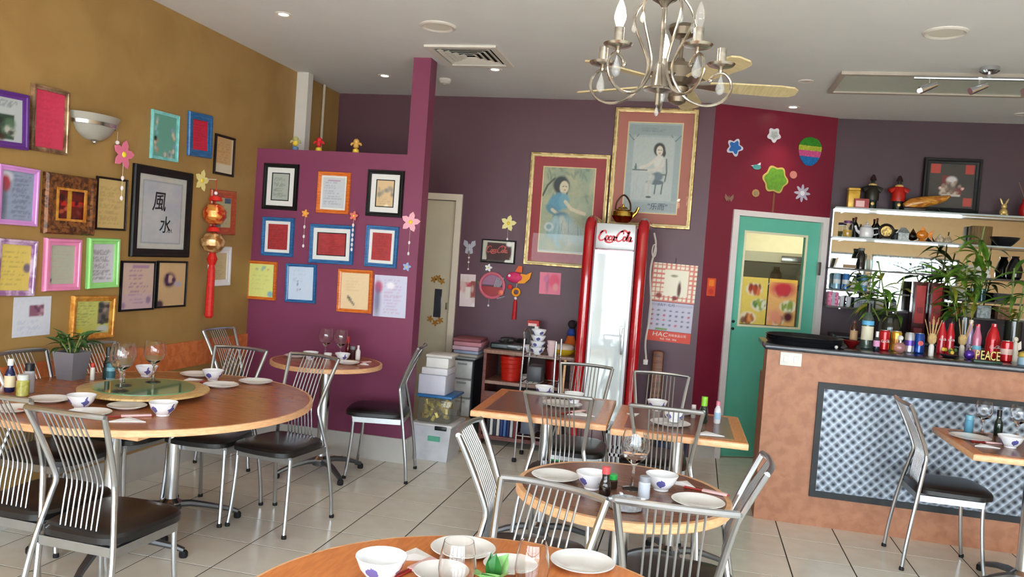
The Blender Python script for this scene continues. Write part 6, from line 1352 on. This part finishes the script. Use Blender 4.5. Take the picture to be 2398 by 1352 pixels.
t = empty('leaf_sprig','sprig of fresh green leaves in a tiny pot between the foreground glasses','plant',(-.397,1.75,Z2)); lat('tiny_pot',[(.018,0),(.022,.003),(.026,.035),(.023,.035),(.001,.02)],china,parent=t,n=16,caps=False)
SG = [leaf_data(.075,.068,.25,two_tone('fresh_leaf',(124,176,104),(166,206,140),6,.4)),leaf_data(.065,.04,.1,two_tone('deep_leaf',(24,90,30),(60,130,50),6,.4))]
for k,(a,e,d_) in enumerate(((4.2,-.55,0),(5.2,-.65,0),(4.7,-.2,0),(1.5,-1.3,1),(1.0,-.95,0),(2.2,-1.15,1))): link('leaf',SG[d_],t,(0,0,.035),(0,e,a))
# table at the bar front
plate(1.455,4.63,ZR,'white plate on the table by the metal bar panel',.10); bowl(1.60,4.50,ZR,'rice bowl with a blue flower on the table by the metal bar panel',.060,.9); napkin(1.475,4.43,ZR,.1,'folded napkin on the table by the metal bar panel',.12); chopsticks(1.52,4.555,ZR,.1,'chopsticks on the table by the metal bar panel',.17)
jar('spice_can',1.50,4.81,ZR,.10,.022,mat('aqua_can',(90,150,180),.3),mat('aqua_top',(110,170,190),.35),'aqua blue can on the table by the metal bar panel'); goblet(1.575,4.83,ZR,'left wine glass on the table by the metal bar panel',.9); goblet(1.735,4.80,ZR,'right wine glass on the table by the metal bar panel',.9)
bottle('soy_bottle','dark soy bottle on the table by the metal bar panel',1.655,4.84,ZR,.14,.022,dkglass,blk,None,(0,0),.25,.5,.45); jar('chilli_jar',1.79,4.70,ZR,.08,.024,mat('sage_jar',(120,150,120),.3),white_gloss,'sage green jar at the right edge on the bar-front table')
# ------------------------------------------------------------------ drinks cooler
t = empty('drinks_cooler','tall red drinks cooler with rounded sides and a glass door','cooler',(-.632,6.15,0))
cred = mat('cooler_red',(168,16,26),.16,var=.02,coat=.8); csil = mat('cooler_silver',(206,208,212),.3,.25,var=.02); cdark = mat('cooler_maroon',(96,12,22),.3)
W_, D_, H_ = .245, .48, 1.86
MB().box(-W_+.02,W_-.02,.03,D_,.05,H_-.03).build('cabinet_body',cred,t,smooth=0)
for s_ in (-1,1):                                   # round red pillars up both sides
    x = s_*(W_-.042); pts = [(x,.02,.04),(x,.02,.5),(x,.02,1.2),(x,.02,H_-.09),(x,.03,H_-.05),(x,.06,H_-.015),(x,.12,H_-.0),(x,D_-.02,H_-.0)]
    MB().tube(pts,.043,18).build('side_pillar',cred,t)
    MB().box(s_*(W_-.095)-.010,s_*(W_-.095)+.010,-.012,.03,.06,H_-.05).build('pillar_seam',cdark,t,smooth=0)
MB().rbox(-.148,.148,-.015,.06,1.645,H_-.02,.006).build('header_panel',csil,t); coke_script(t,mat('cola_red_print',(196,20,36),.35),.262,(0,-.0165,1.738),.082)
dr = MB().box(-.148,-.128,-.02,.03,.30,1.635).box(.128,.148,-.02,.03,.30,1.635).box(-.128,.128,-.02,.03,1.605,1.635).box(-.128,.128,-.02,.03,.30,.33).build('door_frame',csil,t,smooth=0)
MB().box(-.128,.128,-.004,.002,.33,1.605).build('door_glass',mat('cooler_glass',(226,236,238),.03,var=0,coat=1.0,ior=2.0),dr,smooth=0)
MB().rbox(.105,.122,-.045,-.02,.85,1.05,.004).build('handle',chrome,dr)
MB().rbox(-.2,.2,-.01,.04,.02,.28,.006).build('kick_panel',cdark,t)
for x in (-.2,.2): lat('foot',[(.02,0),(.022,.04),(.02,.05)],blk,parent=t,n=12,loc=(x,.08,0))
pc = link('power_cord',None,t,(.272,.27,0)); t_, t = t, pc; MB().tube(smooth_path([(0,0,1.80),(.02,-.02,1.70),(-.005,-.02,1.5),(.02,-.01,1.2),(0,-.02,.95),(.015,0,.80)],6),.008,6).build('cord_run',mat('cord_white',(206,200,190),.5),t); MB().tube([(.012+.016*math.cos(a),-.03,1.66+.05*math.sin(a)) for a in np.linspace(0,2*PI,14,endpoint=False)],.005,6,closed=True).build('coil',MATS['cord_white'],t); MB().rbox(-.005,.03,-.03,0,.76,.80,.004).build('plug',white_gloss,t); t = t_
t = empty('kettle','gold kettle with a tall dark hoop handle on top of the cooler','kettle',(-.61,6.33,1.862)); brass = two_tone('polished_brass',(150,100,34),(226,190,90),16,.14,0,metal=1.0)
lat('kettle_body',[(.045,0),(.06,.01),(.085,.05),(.08,.085),(.05,.105),(.02,.112)],brass,parent=t,n=24); lat('lid',[(.045,.106),(.03,.122),(.008,.128),(.011,.14),(.001,.148)],brass,parent=t,n=16)
MB().tube(smooth_path([(-.06,0,.085),(-.05,0,.16),(0,0,.215),(.05,0,.16),(.06,0,.085)],6),.007,8).build('hoop_handle',mat('dark_brass',(70,46,26),.35,.6),t); MB().tube([(.07,0,.05),(.105,0,.085),(.12,0,.125)],[.02,.013,.010],10).build('spout',brass,t)
# ------------------------------------------------------------------ back corner furniture
t = empty('drawer_tower','slim grey plastic drawer tower beside the cream door','drawers',(-1.83,6.36,0)); pl_g = mat('grey_plastic',(150,154,156),.4); pl_c = mat('milky_plastic',(206,208,208),.3,var=.08,scale=14)
MB().box(-.10,-.088,0,.30,0,.66).box(-.088,.088,.285,.30,.02,.66).build('tower_shell',pl_g,t,smooth=0); MB().box(.088,.10,0,.30,0,.66).build('black_side',mat('black_side',(30,30,34),.4),t,smooth=0); MB().rbox(-.105,.105,-.005,.305,.66,.675,.004).build('tower_top',pl_g,t); MB().box(-.088,.088,.0,.285,.0,.02).build('tower_base',pl_g,t,smooth=0)
for k in range(4):
    z0 = .03+.157*k; d_ = MB().rbox(-.084,.084,-.008,.27,z0,z0+.145,.008).build('drawer',pl_c,t); MB().rbox(-.04,.04,-.018,-.008,z0+.115,z0+.13,.003).build('handle',pl_g,d_)
    if k < 3: MB().box(-.088,.088,.0,.28,z0+.147,z0+.155).build('divider',pl_g,t,smooth=0)
cl = [(mat('grey_magazine',(176,168,160),.6),.026,.12,'grey folder at the bottom of the pile on the drawer tower'),(mat('blue_white_book',(150,160,186),.5),.026,.11,'blue and white book in the pile on the drawer tower'),(mat('pale_lilac_cloth',(206,170,186),.9,var=.06),.036,.115,'folded pale lilac cloth in the pile on the drawer tower'),(mat('rose_cloth',(190,130,140),.9,var=.08),.036,.12,'folded rose cloth in the pile on the drawer tower'),(mat('dusty_rose_cloth',(140,80,86),.9,var=.1),.026,.12,'dark rose cloth on top of the pile on the drawer tower')]
z = .676
for k,(m_,h,w,lab) in enumerate(cl):
    tag(MB().rbox(-w,w,-.14,.15,0,h,min(.010,h*.35)).build(['folder','book','folded_cloth','folded_cloth','folded_cloth'][k],m_,None,(-1.825+.012*(k%2),6.52,z),(0,0,.03*(k-2))),lab,['folder','book','cloth','cloth','cloth'][k]); z += h+.0006
# wooden sideboard
sw = two_tone('mahogany_board',(96,46,40),(122,64,54),10,.35,0,(1,1,7)); 
t = empty('sideboard','open mahogany sideboard against the plum wall','sideboard',(-1.26,6.46,0))
MB().rbox(-.37,.37,-.22,.22,.745,.775,.004).build('top_board',two_tone('grey_brown_top',(140,104,90),(160,124,108),10,.35,0,(7,1,1)),t)
for x in (-.355,.355): MB().box(x-.012,x+.012,-.21,.21,0,.745).build('side_panel',sw,t,smooth=0)
MB().box(-.343,.343,-.21,.205,.50,.525).build('shelf_board',MATS['grey_brown_top'],t,smooth=0); MB().box(-.343,.343,-.21,.205,.27,.29).build('shelf_board',sw,t,smooth=0); MB().box(-.343,.343,-.21,.205,.05,.08).build('bottom_board',sw,t,smooth=0); MB().box(-.343,.343,.205,.215,.05,.745).build('back_panel',mat('dark_back',(50,16,16),.6),t,smooth=0); MB().box(-.343,.343,-.212,-.20,.29,.44).build('drawer_front',sw,t,smooth=0)
t = empty('basket','round red plastic basket inside the sideboard','basket',(-1.42,6.38,.526)); lat('basket_body',[(.075,0),(.08,.005),(.098,.20),(.094,.20),(.076,.01),(.001,.008)],mat('red_plastic',(190,34,20),.35),parent=t,n=24,caps=False)
for k in range(5): lat('rib',[(.0815+.0042*k,.03+.036*k),(.0845+.0042*k,.034+.036*k),(.0825+.0042*k,.038+.036*k)],MATS['red_plastic'],parent=t,n=24,caps=False)
lat('basket',[(.055,0),(.065,.004),(.075,.17),(.071,.17),(.06,.01),(.001,.008)],mat('dark_red_plastic',(150,20,20),.35),'darker red basket right of the first inside the sideboard','basket',(-1.10,6.56,.526),n=20,caps=False)
for k in range(4): o = link('serving_plate',plate_me,None,(-1.235,6.34,.526+.012*k),(0,0,0),(1.15,1.15,1.6)); tag(o,['lowest','second','third','uppermost'][k]+' plate of the white stack inside the sideboard','plate')
rg = random.Random(4)
for k in range(9):
    c_ = ((40,40,46),(226,224,220),(60,60,70),(220,216,214),(40,60,120),(70,110,170),(30,40,90),(206,206,210),(120,40,40))[k]
    tag(MB().rbox(-.011,.011,-.08,.08,0,rg.uniform(.14,.17),.002).build('book',mat('book_spine_%d'%k,c_,.6),None,(-1.56+.028*k,6.36,.0805)),'%s book in the row on the bottom board of the sideboard' % ['charcoal','first white','slate','second white','royal blue','light blue','navy','third white','dark red'][k],'book')
t = empty('portable_stove','black portable gas stove on the sideboard','stove',(-1.46,6.43,.776)); MB().rbox(-.14,.14,-.10,.10,0,.05,.008).build('stove_body',mat('black_enamel',(26,26,28),.25,coat=.3),t); MB().tube([(.06*math.cos(a)-.03,.06*math.sin(a),.06) for a in np.linspace(0,2*PI,20,endpoint=False)],.006,6,closed=True).build('burner_ring',blk,t)
for k in range(4): MB().box(-.004,.004,-.055,-.02,.05,.072).build('pan_support',blk,t,(-.03,0,0),(0,0,k*PI/2),0)
MB().lathe([(.016,0),(.016,.014),(.001,.015)],12).build('knob',mat('grey_knob',(150,150,150),.4),t,(.10,-.1,.026),(PI/2,0,0)); MB().rbox(-.13,.0,-.102,-.10,.012,.04,.0008).build('front_label',mat('teal_grey_label',(70,84,86),.4),t)
for k,(x,y,rz) in enumerate(((-1.52,6.60,.3),(-1.38,6.60,-.2))):
    tt = empty('spectacle_case','black case behind the gas stove, '+('left' if k==0 else 'right')+' one','case',(x,y,.776),rz); MB().rbox(-.06,.06,-.025,.025,0,.075,.016).build('case_body',mat('black_leather',(24,20,22),.4),tt); MB().rbox(-.061,.061,-.026,.026,.05,.056,.002).build('seam',blk,tt)
bowl(-1.275,6.33,.776,'pale blue rice bowl on the sideboard in front of the red box',.055)
t = empty('carton','upright black and white carton with a red top on the sideboard','box',(-1.285,6.50,.776)); MB().box(-.045,.015,-.03,.03,0,.20).build('black_half',mat('black_carton',(34,30,36),.5),t,smooth=0); MB().box(.015,.045,-.03,.03,0,.20).build('white_half',mat('white_carton_b',(236,232,230),.5),t,smooth=0); MB().box(-.047,.047,-.032,.032,.20,.245).build('red_top',mat('red_carton',(186,40,36),.5),t,smooth=0); MB().box(-.04,.03,-.0335,-.032,.2,.222).build('white_print',mat('pink_white_print',(236,200,196),.5),t,smooth=0)
t = empty('fruit_bowl','yellow bowl with stacked white plates on the sideboard beside the cooler','bowl',(-1.0,6.36,.776)); lat('yellow_bowl',[(.05,0),(.06,.006),(.09,.03),(.10,.05),(.095,.05),(.055,.012),(.001,.01)],mat('yellow_melamine',(222,184,40),.3,coat=.3),parent=t,n=24,caps=False); lat('cloth_stack',[(.001,.02),(.085,.05),(.088,.07),(.07,.085),(.001,.09)],mat('cream_cloth',(232,216,206),.8),parent=t,n=18,caps=False)
t = empty('toy_figure','orange and blue cloth figure behind the yellow bowl','toy',(-.98,6.58,.776)); lat('skirt',[(.07,0),(.072,.01),(.03,.14)],mat('orange_cloth',(222,110,30),.8),parent=t,n=16); lat('torso',[(.03,.14),(.035,.16),(.022,.20)],mat('blue_cloth',(40,70,150),.8),parent=t,n=14); MB().ball((0,0,.235),.035,12,8).build('head',mat('dark_cloth',(50,36,40),.8),t)
# chrome trolley with cups
t = empty('wire_trolley','chrome wire trolley stacked with cups in front of the sideboard','trolley',(-1.10,5.97,0))
for sx_ in (-1,1):
    for sy_ in (-1,1): p_ = MB().tube([(sx_*.13,sy_*.13,.03),(sx_*.12,sy_*.12,.93)],.008,8).build('post',chrome,t); lat('castor',[(.016,0),(.018,.008),(.018,.026),(.01,.032)],blk,parent=p_,n=10,loc=(sx_*.13,sy_*.13,0))
for z in (.20,.40,.60,.80):
    sh = MB()
    for q in np.linspace(-.12,.12,7): sh.tube([(q,-.125,z),(q,.125,z)],.0028,5)
    for s_ in (-1,1): sh.tube([(-.125,s_*.125,z),(.125,s_*.125,z)],.0045,6); sh.tube([(s_*.125,-.125,z),(s_*.125,.125,z)],.0045,6)
    sh.build('wire_shelf',chrome,t)
MB().tube(smooth_path([(-.12,-.12,.93),(-.12,-.14,.98),(-.12,0,1.0),(-.12,.12,.93)],4),.007,6).build('push_handle',chrome,t)
for k in range(4): o = link('rice_bowl',bowl_me,None,(-1.14,5.98,.806+.045*k),(0,0,.5*k),(1.05,1.05,1.0)); tag(o,['lowest','second','third','uppermost'][k]+' bowl of the stack on the chrome trolley','bowl')
for k in range(3): lat('tea_cup',[(.018,0),(.02,.003),(.033,.045),(.036,.06),(.033,.06),(.02,.008),(.001,.007)],mat('pink_glaze_cup',(226,196,200),.2,coat=.4),['lowest','middle','uppermost'][k]+' pale pink cup of the stack on the chrome trolley','cup',(-1.03,5.96,.805+.028*k),n=18,caps=False)
for k,(x,z,c_) in enumerate(((-1.13,.605,(60,60,66)),(-1.06,.405,(150,150,156)),(-1.15,.205,(90,96,110)))): tag(MB().rbox(-.06,.05,-.08,.08,0,.12,.01).build('storage_tin',mat('storage_tin_%d'%k,c_,.4),None,(x,5.97,z)),['dark tin on the second wire tier','silver tin on the third wire tier','blue-grey tin on the lowest wire tier'][k]+' of the trolley','tin')
# plastic tubs stacked behind the partition post
t = empty('storage_tub','clear plastic tub with a green label standing on the floor','tub',(-1.80,5.72,0)); cl_tub = mat('clear_plastic_tub',(206,208,216),.25,var=.1,scale=10,coat=.3)
MB().add([(-.125,-.15,0),(.125,-.15,0),(.125,.15,0),(-.125,.15,0),(-.15,-.175,.26),(.15,-.175,.26),(.15,.175,.26),(-.15,.175,.26)],[(3,2,1,0),(4,5,6,7),(0,1,5,4),(1,2,6,5),(2,3,7,6),(3,0,4,7)]).build('tub_body',cl_tub,t,smooth=0); MB().rbox(-.158,.158,-.183,.183,.255,.275,.006).build('lid',mat('white_plastic_lid',(214,212,212),.35),t); MB().rbox(.03,.12,-.192,-.18,.235,.265,.004).build('black_clip',blk,t); MB().box(-.02,.07,-.182,-.160,.15,.185).build('green_label',mat('mint_label',(90,170,140),.5),t,smooth=0)
t = empty('snack_tub','clear tub of golden wrapped sweets with a blue lid','tub',(-1.80,5.72,.2756)); MB().rbox(-.13,.13,-.15,.15,0,.185,.02).build('tub_body',glass('tub_clear',(236,238,236),1.4,.05,.12,(220,216,196)),t); MB().rbox(-.137,.137,-.157,.157,.185,.205,.008).build('lid',mat('blue_lid',(40,110,170),.3),t)
rg = random.Random(12)
for k in range(46): MB().rbox(-.022,.022,-.013,.013,-.011,.011,.004,1).build('wrapped_sweet',mat('gold_wrap_%d'%(k%3),((206,180,90),(226,210,150),(160,130,60))[k%3],.3,.3),t,(rg.uniform(-.095,.095),rg.uniform(-.125,.03) if k%3 else -.122,.032+.128*(k/46)),(rg.uniform(0,3),rg.uniform(0,3),rg.uniform(0,3)),0)
wz = .2756+.206
for k,(w,d_,h,lab,c_) in enumerate(((.105,.12,.145,'tall white plastic box on the blue-lidded tub',(206,206,220)),(.10,.115,.05,'flat white box above the tall one on the tub stack',(222,220,226)),(.085,.10,.075,'white box near the top of the tub stack',(226,224,222)),(.10,.11,.022,'white lid-like tray topping the tub stack',(216,212,208)))):
    tag(MB().rbox(-w,w,-d_,d_,0,h,.008).build('plastic_box',mat('box_white_%d'%k,c_,.4,var=.05),None,(-1.83+.01*k,5.70,wz),(0,0,.02*k)),lab,'box'); wz += h+.0006
tag(MB().rbox(-.06,.06,-.09,.09,0,.24,.012).build('cardboard_box',mat('tan_cardboard',(176,150,110),.8),None,(-1.72,6.02,0)),'tan cardboard box on the floor behind the clear tub','box')
# white slotted crate by the cooler
t = empty('slotted_crate','white slotted plastic crate on the floor in front of the cooler','crate',(-.40,5.86,0)); cw = mat('crate_white',(206,208,214),.4)
mb = MB().box(-.15,.15,-.13,.13,0,.012)
for y in (-.13,.118):
    for k in range(10): mb.box(-.15+.032*k,-.138+.032*k,y,y+.012,.012,.33)
    for z in (.16,.32): mb.box(-.15,.15,y,y+.012,z,z+.022)
for x in (-.15,.138):
    for k in range(8): mb.box(x,x+.012,-.118+.03*k,-.106+.03*k,.012,.33)
    for z in (.16,.32): mb.box(x,x+.012,-.13,.13,z,z+.022)
mb.build('crate_body',cw,t,smooth=0)
tag(MB().lathe([(.10,0),(.11,.01),(.125,.26),(.12,.26),(.10,.02),(.001,.015)],24,caps=False).build('waste_bin',mat('dark_blue_bin',(40,50,80),.4),None,(-.10,6.05,0)),'dark blue waste bin between cooler and green door','bin')
t = empty('green_brush','green-tufted brush with a wooden handle leaning by the trolley','brush',(-.925,5.86,0)); MB().tube([(0,.05,.12),(.0,.15,.78)],.010,8).build('handle',wood_edge,t); MB().lathe([(.03,0),(.04,.04),(.02,.12)],12).build('tuft',mat('green_bristle',(40,150,80),.8),t,(0,.05,0))
tag(MB().rbox(-.045,.045,-.03,.03,0,.86,.02).build('wooden_paddle',two_tone('brown_paddle',(96,56,36),(126,78,50),12,.5,0,(1,1,6)),None,(-.26,6.60,0)),'brown wooden paddle standing right of the cooler','paddle')
# little figures on top of the partition
def figure(x, label, c1, c2, c3):
    t = empty('toy_figure',label,'figurine',(x,5.465,2.2005)); lat('base',[(.022,0),(.025,.006),(.022,.028),(.008,.034)],c3,parent=t,n=14); lat('body',[(.008,.034),(.02,.045),(.018,.07)],c2,parent=t,n=12); MB().ball((0,0,.085),.022,12,8).build('head',c1,t)
    for s_ in (-1,1): MB().tube([(s_*.012,0,.075),(s_*.034,0,.07),(s_*.04,0,.058)],[.008,.009,.007],8).build('arm',c1,t)
tan_f = mat('toy_tan',(206,160,80),.5); figure(-2.98,'toy figure with yellow arms at the left on top of the purple partition',mat('toy_yellow_grey',(176,170,110),.5),mat('toy_yellow',(222,190,60),.5),mat('toy_blue',(90,120,160),.5)); figure(-2.79,'red toy figure on a yellow foot on top of the purple partition',mat('toy_red',(200,30,40),.5),MATS['toy_red'],MATS['toy_yellow']); figure(-2.495,'tan mushroom-like toy figure at the right on top of the purple partition',tan_f,tan_f,MATS['toy_yellow'])
